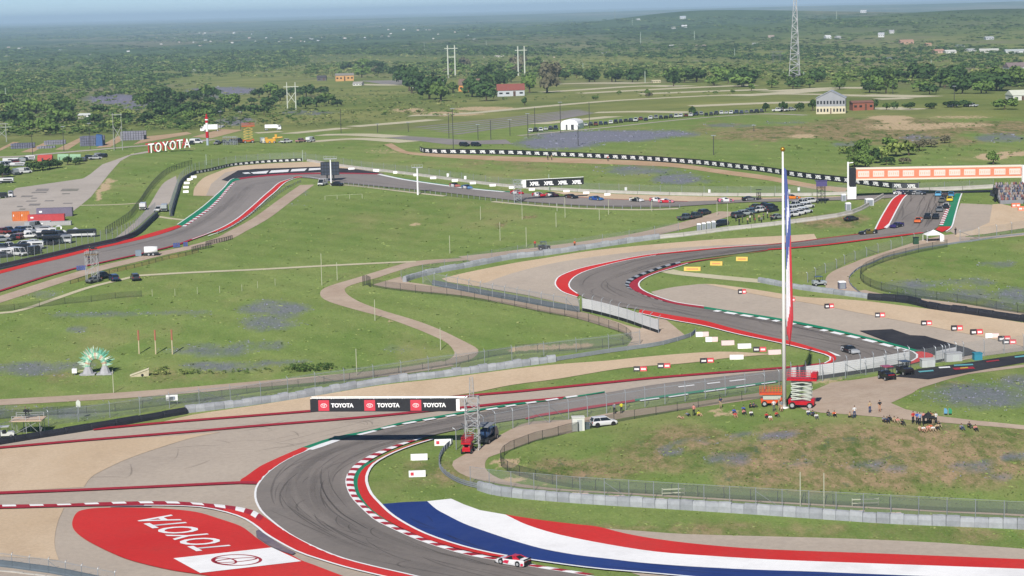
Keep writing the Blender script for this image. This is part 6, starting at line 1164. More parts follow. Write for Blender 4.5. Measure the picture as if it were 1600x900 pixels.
b = at(220, 588.5); t = thing('culvert', 'stone headwall with a round culvert mouth in the left meadow', 'culvert', b, .12); s = ppm(b)
q = MB().prism([(-16/s,0),(12/s,0),(13/s,10/s),(12/s,11.5/s),(-16/s,2/s)], 0, .8); q.build('headwall', mat('culvert_stone', C(206,196,166), .85, .25, 2), t)
MB().prism([(-16.3/s,1.6/s),(12.5/s,11/s),(12.7/s,12.4/s),(-16.5/s,2.9/s)], -.15, .95).build('coping', mat('culvert_cream', C(230,222,190), .8, .1, 2), t)
MB().bar((2.5/s,-.03,2.2/s),(2.5/s,.3,2.2/s),2.1/s,0,14).build('pipe_mouth', black, t)
def pole(label, px, py, pytop, m, r, name='marker_pole', cat='pole', top=None, topfrac=.2, group=None, head_=None):
    b = at(px, py); h = topz(b, px, pytop); t = thing(name, label, cat, b, 0, group)
    if top: MB().bar((0,0,0),(0,0,h*(1-topfrac)),r,0,6).build('shaft', m, t); MB().bar((0,0,h*(1-topfrac)),(0,0,h),r*1.5,0,6).build('cap', top, t)
    else: MB().bar((0,0,0),(0,0,h),r,0,6,r*.8).build('shaft', m, t)
    if head_: MB().box(0,0,h+.1,*head_).build('lamp_head', top or steel, t)
    return t
orp = mat('faded_orange', C(190,124,98), .7); crp = mat('pale_pole', C(222,206,170), .7); stake = MATS['pale_stake']
for k, (x, y, yt) in enumerate([(217.5,553,516),(243.5,553.5,515.5),(269.5,553.5,515)]): pole(['left','middle','right'][k]+' of three orange topped poles in the left meadow', x, y, yt, crp, .14, top=orp, topfrac=.42)
for k, (x, y, yt) in enumerate(sorted([(177.5,614,578),(557.5,587,545),(688.5,547,512),(586,501,468),(502,415,416-20),(503,446,415),(527,438,410),(703,396,368),(781.5,376,347),(751,343.5,322.5),(822.5,386,355),(869,355,332),(870.5,330,328-10),(936.5,344,326),(951,335,312),(816,343,316),(883,340,308),(1018.5,330,314),(1120.5,337,316),(1137,352,318)])):
    pole(ordn(k)+' thin pale stake from the left in the green meadows', x, y, yt, stake, .09, name='meadow_stake', group='pale stakes in the meadows')
# --- skyline row on the far ridge
b = at(264, 239); s = ppm(b); t = thing('letter_sign', 'row of giant white letters TOYOTA with red sides on the far ridge', 'sign', at(232, 239.5))
o0 = at(232, 239.5)
for i, ch in enumerate('TOYOTA'):
    x0 = 232+i*11.2; yb = 239.5-i*1.6; p = aty(x0, yb, o0.y+2); p2 = aty(x0+9.4, yb-1.2, o0.y+2); hh = (14.5-.1*i)/s
    text_on(ch, white, p-o0, p2-p, (0,0,hh), t, .0, 'letter', .1, .2); text_on(ch, mat('letter_red', C(206,60,64), .5), p-o0+Vector((-1.3,1.4,.1)), p2-p, (0,0,hh), t, .0, 'letter_side', .1, .8)
b = at(324.5, 227); hh = topz(b, 324.5, 178); t = thing('striped_tower', 'red and white striped beacon tower on the far ridge', 'tower', b); s = ppm(b)
for i, (a, c, r_, m) in enumerate([(0,.24,1.9,mat('tower_blue', C(190,204,220), .5)),(.24,.44,2.5,lred),(.44,.72,1.9,white),(.72,.80,2.3,lred),(.80,.84,2.6,white),(.84,.90,2.8,lred),(.90,1,1.2,lred)]): obj('tower_section', MB().bar((0,0,hh*a),(0,0,hh*c),r_/s*1.0,0,8).mesh('tower_section', m), t)
b = at(428, 223.5); s = ppm(b); t = thing('mobile_crane', 'yellow mobile crane with lowered boom on the far ridge', 'crane', b, 0, None, .72)
MB().box(-2,0,1.5,22/s,2.6,2.4).box(-16/s,0,2.6,6/s,2.4,2).build('carrier', yl, t); MB().bar((-2/s,0,3),(19/s,0,12/s),.7,0,5,.5).box(5/s,0,4.2,5/s,2,2.5).build('boom', yl, t); MB().box(-19/s,0,1.6,10/s,2.4,2.6).build('counterweight', mat('crane_cream', C(230,226,206), .6), t)
for i in range(4): obj('wheel', wheel_mesh(.7, .5), t, (-5.5+i*3, -1.3, .7))
def box_truck(label, px, py, wpx, hpx, m, cabm, name='box_truck', rz=0., group=None, cabside=-1):
    b = at(px, py); s = ppm(b); L_, H_ = wpx/s, hpx/s; t = thing(name, label, 'truck', b, rz, group)
    MB().box(0,0,.9+H_/2,L_*.8,2.5,H_-.6).build('cargo_box', m, t); x = cabside*L_*.5
    MB().prism([(x-1.1,.5),(x+1.1,.5),(x+1.1,2.6),(x-.6,2.6),(x-1.1,1.6)] if cabside < 0 else [(x-1.1,.5),(x+1.1,.5),(x+1.1,1.6),(x+.6,2.6),(x-1.1,2.6)], -1.2, 1.2).build('cab', cabm, t)
    MB().box(x+cabside*.3,-1.21,2.1,1.0,.03,.7).build('windows', glass, t)
    for i in (-.36, -.26, .4): obj('wheel', wheel_mesh(.5, .3), t, (i*L_, -1.1, .5))
    return t
box_truck('white box truck on the far ridge behind the beacon', 330, 205.5, 26, 9, white, white)
box_truck('white box truck at the near left of the parking fields', 424, 203.5, 24, 7, white, white, cabside=1)
for i, (x, y, c) in enumerate([(308,224.5,WH),(350,225,BK),(362,224,(90,94,100)),(372,224,(60,62,66)),(448,223.5,WH),(470,222.5,(200,150,150)),(486,222,WH),(340,226,(150,150,156)),(300,226,BK),(410,223.5,SV)]):
    vehicle('pickup' if i % 3 else 'van', c, x, y, .2*i % 3.1, '%s vehicle among the machines on the far ridge' % ('white' if c == WH else 'dark' if c[0] < 100 else 'pale'), 'vehicles among the machines on the far ridge', full=False)
for i, x in enumerate((352, 358, 364, 368)):
    t, h_, b, W_ = scaffold('small scaffold frame among the machines on the far ridge', x, 226.5, 6, 2, 10, steel, name='scaffold_frame'); t['group'] = 'scaffold frames on the far ridge'
# light poles and masts
dk = mat('dark_pole', C(70,70,70), .6)
for i, (x, y, yt) in enumerate(sorted([(51,242,210),(100,236.5,198),(141,234,193),(180,234,178),(345,203,174),(376,203,175),(533,208,170),(590,207.5,204-10),(638,206,192),(708.5,237,170),(701.5,216,176),(747,218,195),(836,206,168),(876,208,160),(903.5,228,197),(921,200,160),(825,215,178),(1115,242,212),(767,218,188),(797,212,187),(1178,205,196),(1395,147,128),(1491,165,135)])):
    pole(ordn(i)+' thin dark light pole, counted from the left, beyond the far track', x, y, yt, dk, .16, name='light_pole', cat='light pole', group='light poles of the far fields', head_=(1.8,.5,.25) if i % 3 else None, top=None)
for i, (x, y, yt) in enumerate([(322.5,258,241),(473,252,234.5),(858,298,272)]): pole('thin green white mast on the far fence line', x, y, yt, mat('pale_mast', C(190,206,190), .6), .14, name='fence_mast', group='masts on the far fence line')
def hframe(label, xs, py, pyt, arms, m, px_r=1.3, brace=False):
    b = at((xs[0]+xs[1])/2, py); s = ppm(b); h = topz(b, sum(xs)/2, pyt); w_ = (xs[1]-xs[0])/s; t = thing('power_pylon', label, 'pylon', b)
    for sx in (-1, 1): obj('pole', MB().bar((sx*w_/2,0,0),(sx*w_/2,0,h),px_r/s,0,6,px_r*.7/s).mesh('pole', m), t)
    q = MB()
    for f, wd in arms: q.bar((-w_*wd/2,0,h*f),(w_*wd/2,0,h*f),.7/s,0,4)
    if brace: q.bar((-w_/2,0,h*.65),(w_/2,0,h*.25),.5/s,0,4); q.bar((w_/2,0,h*.65),(-w_/2,0,h*.25),.5/s,0,4)
    q.build('crossarm', m, t); return t
pyl = mat('pylon_pale', C(216,222,206), .6)
hframe('tall pale double pole pylon left of the orange gabled house', (700.5,711.5), 122, 70.5, ((.90,1.9),(.64,1.0)), pyl); hframe('tall pale double pole pylon above the red roofed barn', (810,820), 118, 72, ((.86,1.9),), pyl); hframe('braced double pole pylon on the left slope', (449.5,462.5), 172, 128.5, ((.84,1.8),), pyl, 1.0, True)
hframe('grey pylon with wide arms at the left edge', (-3,10), 222, 192, ((.95,1.6),(.78,2.4)), mat('pylon_grey', C(170,176,166), .6), .8, True); hframe('dim braced pylon in the storage yard', (178.5,191.5), 235, 176, ((.95,1.2),), mat('pylon_grey', C(170,176,166), .6), .6, True); hframe('dark pylon behind the radio mast', (1208,1219), 100, 80, ((.95,1.8),(.7,1.8)), mat('pylon_dark', C(110,118,110), .6), .6)
b = at(1243.5, 127); s = ppm(b); h = topz(b, 1240, -12); t = thing('radio_mast', 'tall grey lattice radio mast reaching above the horizon', 'mast', b)
lattice(MB(), 19/s, 3.2/s, 0, h, 16, .55/s, 0, 3, rd=.38/s).build('lattice', mat('mast_grey', C(196,198,200), .5), t); MB().box(0,0,7/s,13/s,9/s,4/s).build('equipment_box', black, t)
# --- yard at the left: containers, trailers, tents
def container(label, px, py, wpx, hpx, col, rz=0., dpx=None):
    b = at(px, py); s = ppm(b); W_, H_ = wpx/s, hpx/s; t = thing('shipping_container', label, 'container', b, rz); m = mat('cont_%d_%d_%d' % col, C(*col), .6, .1, .6); D = 2.4
    MB().box(0,0,H_/2,W_,D,H_).build('box', m, t); q = MB(); n = max(4, int(W_/.6))
    for i in range(n): q.box(-W_/2+W_*(i+.5)/n,-D/2-.03,H_/2,W_/n*.5,.06,H_*.86)
    q.build('ribs', m, t); MB().box(-W_*.38,-D/2-.08,H_*.62,W_*.08,.02,H_*.2).build('plate', white, t); return t
container('long dull purple container on the concrete yard', 86, 338, 54, 13, (128,120,142), .06); container('long red container in front of the purple one', 73, 345.5, 55, 10.5, (206,76,80), .07); container('long grey container below the red one', 86, 352, 50, 6, (190,190,190), .06)
container('left of two orange containers', 26, 345, 12, 14, (232,130,66), .3); container('right of two orange containers', 39.5, 344.5, 13, 14, (236,138,70), .3); container('pale grey container behind the grey yard end', 66, 352.5, 26, 7, (196,196,200), .06)
def trailer(label, px, py, wpx, hpx, m, m2, rz=.1, group=None, awn=False):
    b = at(px, py); s = ppm(b); W_, H_ = wpx/s, hpx/s; t = thing('race_trailer', label, 'trailer', b, rz, group); pass
    MB().prism([(-W_/2,.6),(W_/2,.6),(W_/2,H_*.9),(W_/2-.5,H_),(-W_/2+.1,H_),(-W_/2,H_*.9)], -1.25, 1.25).build('body', m, t); MB().box(0,-1.28,H_*.38,W_*.94,.04,H_*.26).build('stripe', m2, t); MB().box(W_*.12,-1.28,H_*.72,W_*.6,.03,H_*.2).build('windows', glass, t)
    for i in (-.34, .34): obj('wheel', wheel_mesh(.5, .3), t, (i*W_, -1.05, .5))
    if awn: MB().box(0,-2.6,H_*.8,W_*.9,2.6,.1).build('awning', black, t)
    return t
tw, tb_, tg = mat('trailer_white', C(240,240,242), .4), mat('trailer_black', C(44,46,52), .4), mat('trailer_grey', C(150,154,162), .4)
for lab, px, py, w_, h_, a, b2, aw in [('white motorhome nearest the left edge',8,400,22,12,tw,tb_,0),('black and white motorhome behind the left edge one',32,393,30,12,tb_,tw,0),('white motorhome with dark swoosh in the left row',56,389,24,12,tw,tg,0),('black transporter in the left row',84,380.5,30,13,tb_,tg,1),('grey trailer right of the black transporter',104,380,16,13,tg,tw,0),('black and white transporter highest in the left row',128,370.5,44,12,tb_,tw,0),('white hospitality trailer left of a striped one',44,371,11,11,tw,tg,0),('white hospitality trailer right of a striped one',63,371,11,11,tw,tg,0),('grey striped hospitality trailer between two white ones',53.5,371,9,12,tg,tb_,0),('black transporter with an awning in front of the white ones',76,372,20,12,tb_,tw,1),('pale trailer behind the hospitality row',82,364,12,8,tw,tw,0),('second pale trailer behind the hospitality row',67,359.5,22,6,tg,tw,0),('black trailer at the left edge of the concrete yard',5,309,12,8,tb_,tb_,0),('silver tanker at the left edge of the concrete yard',17,308,7,10,tg,tw,0),
   ('white trailer row behind the dark trees',18,255,25,8,tw,tg,0),('white bus in front of the dark trees',10,286,22,8,tw,tb_,0),('second white trailer behind the dark trees',28,260,22,6,tw,tg,0),('pale trailer near the red tent',48,251,14,8,tw,tg,0),('blue grey truck right of the green tents',153,245,10,6,tg,tw,0),('blue grey flatbed right of the green tents',140,247,12,4,tg,tg,0)]: trailer(lab, px, py, w_, h_, a, b2, .12, None, bool(aw))
def tent(label, px, py, wpx, hpx, m, rz=.1, legs=False, name='marquee', sides=True):
    b = at(px, py); s = ppm(b); W_, H_ = wpx/s, hpx/s; t = thing(name, label, 'tent', b, rz); e = H_*(.62 if not legs else .58); D = min(W_*.8, 6) if not legs else W_*.8
    MB().add([(-W_/2,-D/2,e),(W_/2,-D/2,e),(W_/2,D/2,e),(-W_/2,D/2,e),(0,0,H_)] if legs else [(-W_/2,-D/2,e),(W_/2,-D/2,e),(W_/2,D/2,e),(-W_/2,D/2,e),(-W_/2*.96,0,H_),(W_/2*.96,0,H_)], [(0,1,4),(1,2,4),(2,3,4),(3,0,4),(3,2,1,0)] if legs else [(0,1,5,4),(2,3,4,5),(1,2,5),(3,0,4),(3,2,1,0)]).build('roof', m, t)
    if legs:
        for x in (-1, 1):
            for y in (-1, 1): obj('leg', MB().bar((x*W_*.49,y*D*.49,0),(x*W_*.49,y*D*.49,e),.06,0,5).mesh('leg', white if m is not black else black), t)
        
        if m is not black: MB().box(W_*.36,-D*.48,e/2,W_*.2,.05,e).build('side_panel', white, t)
    elif sides: MB().box(0,0,e/2,W_*.99,D*.98,e).build('walls', m, t); MB().box(-W_*.15,-D*.5,e*.42,W_*.12,.06,e*.8).build('door', mat('tent_dark', C(70,72,76), .7), t)
    return t
tent('red marquee roof behind the dark trees', 71, 251, 22, 9, mat('tent_red', C(214,92,84), .6)); 
for i, x in enumerate((95,103,114,122)): tent('pale green tank tent, number in a row behind the trees'.replace(', number in a row', '') + (' at the left end' if i == 0 else ' second from left' if i == 1 else ' third from left' if i == 2 else ' at the right end'), x, 250, 9, 9, mat('tent_green', C(156,196,160), .6), name='storage_tent')
b = at(892.5, 202); s = ppm(b); t = thing('marquee', 'white barrel roofed marquee beyond the purple flowers', 'tent', b, -.25); tw_ = mat('tent_white', C(246,246,246,.8), .5)
MB().prism([(-14/s,0),(14/s,0),(14/s,9/s),(12/s,12.5/s),(8/s,14.8/s),(0,15.8/s),(-8/s,14.8/s),(-12/s,12.5/s),(-14/s,9/s)], -4, 8).build('shell', tw_, t); MB().box(-4/s,-4.05,4/s,2.4/s,.08,8/s).box(5/s,-4.05,4/s,4.5/s,.08,8/s).build('doors', mat('tent_dark', C(90,94,98), .7), t); q = MB(); [q.bar((x/s,-4.1,0),(x/s,-4.1,9/s),.12,0,4) for x in (-14,-6.5,0,7.5,14)]; q.build('frame', mat('frame_grey', C(200,204,206), .5), t)
tent('white pop-up canopy beside the track at the foot of the hill', 1458.5, 377, 27, 18, mat('tent_white', C(246,246,246,.8), .5), .1, True, 'pop_up_canopy')
tent('dark canopy over the standing spectators', 1451, 663.5, 21, 20, black, .05, True, 'pop_up_canopy')
t = thing('waste_bin', 'dark green bin left of the white canopy', 'bin', at(1431, 381.5)); MB().box(0,0,.9,1.4,1.2,1.7,taper=.9).build('bin_body', mat('bin_green', C(40,80,56), .6), t); MB().box(0,0,1.8,1.5,1.3,.12).build('lid', black, t)
# crates of the storage yard
def crate_stack(label, px, py, nx, nz, cw, ch, m):
    b = at(px, py); s = ppm(b); t = thing('crate_stack', label, 'crates', b, .05); w_, h_ = cw/s, ch/s; um = shared(('crate', m.name, round(w_,1)), lambda: MB().box(0,0,h_*.46,w_*.86,2.0,h_*.88).mesh('crate', m))
    for i in range(nx):
        for k in range(nz): obj('crate', um, t, ((i-nx/2+.5)*w_, 0, k*h_)); 
    for i in range(nx):
        for k in range(nz): obj('crate', um, t, ((i-nx/2+1.0)*w_, 4.5, k*h_))
    return t
cb = mat('crate_blue', C(116,118,138), .6, .25, .8); cg_ = mat('crate_grey', C(142,142,156), .6, .2, .4)
crate_stack('large stack of dark blue crates in the storage yard', 143, 228, 10, 4, 3.4, 3.8, cb); crate_stack('stack of purple grey crates right of the dark blue stack', 207, 219, 9, 4, 4.0, 3.4, cg_); crate_stack('low stack of blue grey crates at the left of the yard', 34, 232, 9, 2, 3.6, 4.2, cb); crate_stack('low pile of grey crates in the middle of the yard', 84, 226, 8, 2, 3.6, 3.2, cg_); crate_stack('low pile of grey crates right of the middle', 70, 232, 6, 1, 4, 3.0, cg_)
t = thing('tarpaulin', 'bright blue tarpaulin over the right end of the dark blue crates', 'tarpaulin', at(156, 228)); MB().loft([[(-1.6,-1.5,0),(1.6,-1.5,0),(1.6,1.5,0),(-1.6,1.5,0)],[(-1.3,-1.3,5.4),(1.4,-1.3,4.8),(1.3,1.3,5.2),(-1.4,1.3,5.6)]]).build('sheet', mat('tarp_blue', C(66,104,160), .6), t)
# --- portable toilets, utility carts, barrels
def toilet(label, px, py, wpx, hpx, m, group=None):
    b = at(px, py); s = ppm(b); W_, H_ = wpx/s, hpx/s; t = thing('portable_toilet', label, 'toilet', b, .05, group); MB().box(0,0,H_*.44,W_,W_,H_*.88).build('cabin', m, t); MB().box(0,0,H_*.93,W_*1.05,W_*1.05,H_*.14,taper=.7).build('roof', white, t); MB().box(0,-W_*.51,H_*.42,W_*.7,.04,H_*.72).build('door', mat('toilet_door', C(150,158,166), .5), t)
for i in range(4): toilet('grey portable toilet in the row of four', 1092+i*7.6, 360.5-i*1.3, 6.2, 11.5, mat('toilet_grey', C(178,184,188), .5), 'row of grey portable toilets')
toilet('purple grey portable toilet on the right service road', 1315.5, 451, 11, 12, mat('toilet_purple', C(120,120,140), .5)); toilet('pale toilet cabin below the gantry pillar', 1318, 314, 7, 11, mat('toilet_pale', C(204,204,220), .5)); toilet('second pale toilet cabin below the gantry pillar', 1325, 328.5, 8, 12, mat('toilet_pale', C(204,204,220), .5)); toilet('white cabinet by the service road near the hill', 1358, 321, 12, 11, mat('cabinet_white', C(214,216,220), .5))
def utv(label, px, py, rz, c1, c2):
    t = thing('utility_cart', label, 'utility cart', at(px, py), rz, None, 1.3 if px > 1300 else 1.1); MB().prism([(-1.5,.45),(1.4,.45),(1.55,.8),(1.2,1.05),(.4,1.1),(.2,.8),(-.4,.8),(-.5,1.15),(-1.5,1.15)], -.72, .72).build('body', paint(*c1), t); MB().box(-.15,0,1.95,1.6,1.4,.07).build('roof', paint(*c2), t)
    q = MB()
    for x in (.55, -.85):
        for y in (-.66, .66): q.bar((x,y,1.0),(x*.9,y,1.93),.04,0,4)
    q.build('roll_cage', black, t); MB().box(-.2,0,1.0,.5,1.1,.5).build('seats', black, t); MB().box(1.42,0,.85,.1,1.0,.2).build('front_grille', paint(*c2), t)
    for x in (-1.0, 1.0):
        for y in (-.7, .7): obj('wheel', wheel_mesh(.33, .28), t, (x, y, .33))
utv('black utility cart with red panels by the hairpin', 1386, 593, head(1386,593,1400,597), (34,30,36), (190,40,60))
utv('dark utility cart behind the black and red one', 1414, 585, head(1414,585,1425,588), (50,44,46), (40,40,44)); utv('small dark cart beside the winding grey barrier', 850, 390, .2, (40,36,34), (34,32,32)); utv('white golf cart behind the black barrier at the left edge', 9, 684, .1, (236,236,232), (226,226,222)); utv('grey cart parked by the right service road', 1280, 446, .2, (180,186,190), (70,80,90))
t = thing('water_tank_trailer', 'white water tank trailer beside the far left track', 'tank trailer', at(236, 399.5), .15); MB().bar((-1.8,0,1.6),(1.8,0,1.6),1.0,0,12).build('tank', white, t, True); MB().box(0,0,.6,4.4,1.8,.3).build('frame', darksteel, t); [obj('wheel', wheel_mesh(.45,.3), t, (x,-.9,.45)) for x in (-.6,.6)]; MB().box(-3.4,0,.9,1.6,1.6,1.6).build('pump_box', mat('box_grey', C(140,156,170), .6), t)
for i, (x, y, n) in enumerate([(127,422.5,4),(276,387,3),(290,385.5,2)]):
    b = at(x, y); s = ppm(b); t = thing('blue_banner', 'blue banner panels %s on the rail of the far left track' % ('left of the scaffold' if i == 0 else 'first right of the tank' if i == 1 else 'second right of the tank'), 'banner', b, .3)
    for k in range(n): obj('panel', MB().box((k-n/2+.5)*3.6/s,0,4/s,3.2/s,.1,7/s).mesh('panel', mat('banner_blue', C(84,100,160), .6, .2, 1)), t)
for i, (x, y) in enumerate([(123.5,636),(1124,277),(1256,0)][:1]):
    b = at(x, y+20); s = ppm(b); t = thing('marshal_sign', 'white arrow topped sign post behind the black barrier', 'sign', b); MB().bar((0,0,0),(0,0,22/s),.08,0,5).build('post', steel, t); MB().prism([(-3.4/s,20/s),(3.4/s,20/s),(3.4/s,28/s),(0,31.5/s),(-3.4/s,28/s)], -.05, .05).build('panel', mat('sign_pale', C(226,232,220), .6), t)
b = at(269, 632); s = ppm(b); t = thing('notice_board', 'white notice board on the fence left of the lumpy barrier', 'board', b, .1); MB().box(0,0,10.5/s,18/s,.1,9/s).build('panel', white, t); MB().bar((-8/s,0,0),(-8/s,0,10/s),.05).bar((8/s,0,0),(8/s,0,10/s),.05).build('posts', steel, t); MB().box(1/s,-.07,10/s,8/s,.02,5/s).build('print', mat('print_grey', C(150,160,176), .6), t)
for i, (x, y) in enumerate([(816,291),(978,300.5),(1233,304),(1248,301),(1108.5,304),(727,283),(700,279)]):
    b = at(x, y); s = ppm(b); t = thing('marshal_post', 'small white marshal post on the wall beyond the far straight', 'sign', b, 0, 'marshal posts beyond the far straight'); MB().bar((0,0,0),(0,0,5/s),.1,0,5).build('post', steel, t); MB().box(0,0,5.5/s,3.6/s,.3,5/s).build('panel', white, t)
for i, (x, y) in enumerate([(1485,654),(1488.5,655.0)]):
    b = at(1475+i*7, 649); s = ppm(b); t = thing('feather_flag', ['blue feather flag on the dirt yard','green feather flag on the dirt yard'][i], 'flag', b); MB().bar((0,0,0),(0,0,11/s),.04).build('pole', steel, t); MB().prism([(0,3/s),(5/s,2.5/s),(5.4/s,8/s),(3/s,11/s),(0,11/s)], -.03, .03).build('cloth', mat(['flag_sky','flag_green'][i], [C(110,170,210),C(60,160,120)][i], .7), t)
cabin('pale equipment cabin in front of the hairpin fence', 1449, 573, 2.6, 1.6, 1.5, mat('cabin_pale', C(206,210,210), .6), name='equipment_box', cat='box', rz=.1); cabin('grey equipment cabin behind the hairpin boards', 1489, 564, 3.2, 1.8, 1.6, mat('box_pale_grey', C(190,192,196), .6), name='equipment_box', cat='box', rz=.1); cabin('teal bin at the right end of the hairpin boards', 1527, 562, 1.6, 1.4, 1.3, mat('teal', C(60,150,176), .6), name='bin_teal', cat='bin', rz=.1, door=False)
# --- grandstand at the right edge
b = at(1588, 318); s = ppm(b); t = thing('grandstand', 'grandstand packed with spectators at the right edge', 'grandstand', b, 0)
for k in range(7): obj('seat_row', MB().box(8/s,k*1.3,.5+k*.62,66/s,1.2,1.2+k*.0).mesh('seat_row', mat('stand_grey', C(150,150,156), .7, .1, .5)), t)
MB().box(-27/s,4,18/s,5/s,3,9/s).bar((-27/s,4,0),(-27/s,4,16/s),.3,0,5).box(14/s,-1,7/s,6/s,1.5,7/s).build('speaker_tower', black, t); 
q = MB(); R = random.Random(5); cm = [paint(*c) for c in ((176,170,168),(60,64,72),(150,96,92),(90,100,124),(170,150,132),(110,106,108))]
for i in range(420):
    k = R.randrange(7); x = R.uniform(-22,38)/s; y = k*1.3+R.uniform(-.3,.3); z = 1.1+k*.62; c = R.randrange(6); q.loft([[(x+a*w_,y+b_*w_*.7,z+h) for a, b_ in ((-1,-1),(1,-1),(1,1),(-1,1))] for w_, h in ((.22,0),(.28,.45),(.1,.62),(.13,.72),(.09,.86))], c)
q.build('seated_crowd', cm, t)['kind'] = 'stuff'
wall('curved grey wall in front of the grandstand', [(1548,306),(1560,309),(1580,313),(1600,318),(1640,326)], 8, .8, 6, darkwall, sm=2)

for k, (x, y, yt) in enumerate([(1250.5,791,737.5),(1287.5,793,739)]): pole(['left','right'][k]+' of two tall pale poles in front of the spectator hill', x, y, yt, stake, .09, name='tall_pole')
for k, (x, y, w_) in enumerate([(1052,775,36),(1352,791,42)]):
    b = at(x, y); s = ppm(b); t = thing('barricade', ['left','right'][k]+' white rail barricade behind the long grey covered barrier', 'barricade', b, .05)
    for z in (5, 11): obj('rail', MB().box(0,0,z/s,w_/s,.08,1.6/s).mesh('rail', MATS['pale_stake']), t)
    for sx in (-1, 1): obj('leg', MB().bar((sx*w_*.48/s,0,0),(sx*w_*.48/s,0,13/s),.06,0,5).mesh('leg', MATS['pale_stake']), t)
for k, (x, y) in enumerate([(907,772),(964,776),(1025,781),(1066,783),(1117,787),(1222,795),(1276,797),(1338,800),(1395,803),(1455,807),(1510,810),(1572,813)]):
    b = at(x, y); s = ppm(b); t = thing('sandbag_pile', ordn(k)+' small pinkish sandbag pile from the left along the grey covered barrier', 'sandbags', b, R.uniform(-.2,.2), 'sandbag piles along the grey covered barrier')
    for j in range(3): obj('sandbag', shared(('bag',), lambda: MB().loft([[(x_,-.22*k_,.02),(x_,.22*k_,.02),(x_,.25*k_,.12),(x_,0,.24*k_),(x_,-.25*k_,.12)] for x_, k_ in ((-.5,.4),(-.35,1),(.35,1),(.5,.4))]).mesh('sandbag', mat('sandbag_pink', C(222,196,182), .9))), t, (-.9+.85*j, 0, 0), R.uniform(-.3,.3))

R4 = random.Random(44); pk = []
for x0, x1, ya, yb, n in ((0,135,378,366,9),(0,110,392,376,8),(0,60,402,396,5),(0,60,366,358,5),(0,45,262,252,7),(0,45,276,270,4),(130,165,252,246,4),(10,130,330,312,0)):
    for k in range(n): f = (k+R4.random()*.6)/n; pk.append((x0+(x1-x0)*f, ya+(yb-ya)*f+R4.uniform(-1.5,1.5)))
for i, (x, y) in enumerate(sorted(pk)):
    c = R4.choice((WH,WH,SV,BK,(70,74,84),(150,156,162),(60,80,120),(140,50,50))); vehicle(R4.choice(('van','suv','pickup','suv')), c, x, y, R4.uniform(0,6.2), '%s small vehicle from the left in the crowded left paddock' % ordn(i), 'small vehicles in the left paddock', full=False)
for i, (x, y) in enumerate([(20,362),(34,360),(100,366),(118,362),(12,372),(92,358)]): tent('%s small grey gazebo from the left in the paddock' % ordn(sorted([20,34,100,118,12,92]).index(x)), x, y, 9, 7, mat('gazebo_grey', C(206,208,212), .6), .2, True, 'gazebo')
# ---------------------------------------------------------------- houses
def house(label, px, py, wpx, hpx, dm, wallm, roofm, rz=0., ridge='x', storeys=1, wn=4, eave=.62, name='house', cat='house', lower=None, door=True):
    b = at(px, py); s = ppm(b); W_, H_ = wpx/s, hpx/s; D = dm; e = H_*eave; t = thing(name, label, cat, b, rz); o = .35
    if ridge == 'x': MB().prism([(0,0)]*0 or [(-W_/2,0),(W_/2,0),(W_/2,e),(-W_/2,e)], -D/2, D/2).build('wall', wallm, t); R_ = [(-W_/2-o,-D/2-o,e),(W_/2+o,-D/2-o,e),(W_/2+o,D/2+o,e),(-W_/2-o,D/2+o,e),(-W_/2-o,0,H_),(W_/2+o,0,H_)]; F_ = [(0,1,5,4),(2,3,4,5),(1,2,5),(3,0,4),(3,2,1,0)]
    else: MB().prism([(-W_/2,0),(W_/2,0),(W_/2,e),(0,H_-.1),(-W_/2,e)], -D/2, D/2).build('wall', wallm, t); R_ = [(-W_/2-o,-D/2-o,e-.1),(0,-D/2-o,H_),(0,D/2+o,H_),(-W_/2-o,D/2+o,e-.1),(W_/2+o,-D/2-o,e-.1),(W_/2+o,D/2+o,e-.1),(-W_/2-o,-D/2-o,e+.1),(0,-D/2-o,H_+.2),(0,D/2+o,H_+.2),(-W_/2-o,D/2+o,e+.1),(W_/2+o,-D/2-o,e+.1),(W_/2+o,D/2+o,e+.1)]; F_ = [(6,7,8,9),(7,10,11,8),(3,2,1,0),(2,5,4,1),(0,1,7,6),(1,4,10,7),(0,6,9,3),(4,5,11,10)]
    MB().add(R_, F_).build('roof', roofm, t)
    if lower: MB().box(0,0,e*.24,W_+.12,D+.12,e*.48).build('lower_wall', lower, t)
    zs = [e*.55] if storeys == 1 else [e*.24, e*.74]
    for z in zs:
        for i in range(wn):
            if door and z == zs[0] and i == wn//2: MB().box(-W_/2+W_*(i+.5)/wn,-D/2-.09,z*.8,W_/wn*.36,.08,z*1.5).build('door', mat('door_brown', C(96,70,54), .6), t); continue
            q = obj('window', MB().box(-W_/2+W_*(i+.5)/wn,-D/2-.09,z,W_/wn*.5,.08,min(1.5,e*.26)).mesh('window', glass), t)
    return t
W1 = lambda *c: mat('wall_%d_%d_%d' % c, C(*c), .75, .06, .5)
house('grey two storey ranch house with cream ground floor and pale metal roof', 1299, 177, 44, 35, 11, W1(172,174,180), mat('metal_roof', C(186,190,196), .5, .05, .5), -.2, 'y', 2, 9, .68, lower=W1(228,218,190))
house('red brick outbuilding right of the grey ranch house', 1346, 172, 32, 15, 8, W1(158,96,76), W1(146,104,90), .05, 'x', 1, 4, .8, 'outbuilding', 'building')
house('orange house with grey roof on the far hill', 538.5, 126.5, 28, 12, 9, W1(224,172,112), W1(150,146,140), .1, 'x', 1, 5, .72)
house('dark cabin left of the far orange house', 503, 126, 14, 8, 8, W1(104,100,102), W1(84,82,88), 0, 'x', 1, 2, .6)
house('brown roofed house with an orange gable among the dark trees', 738, 142, 40, 19, 12, W1(232,160,90), W1(134,112,98), -.1, 'x', 1, 5, .5)
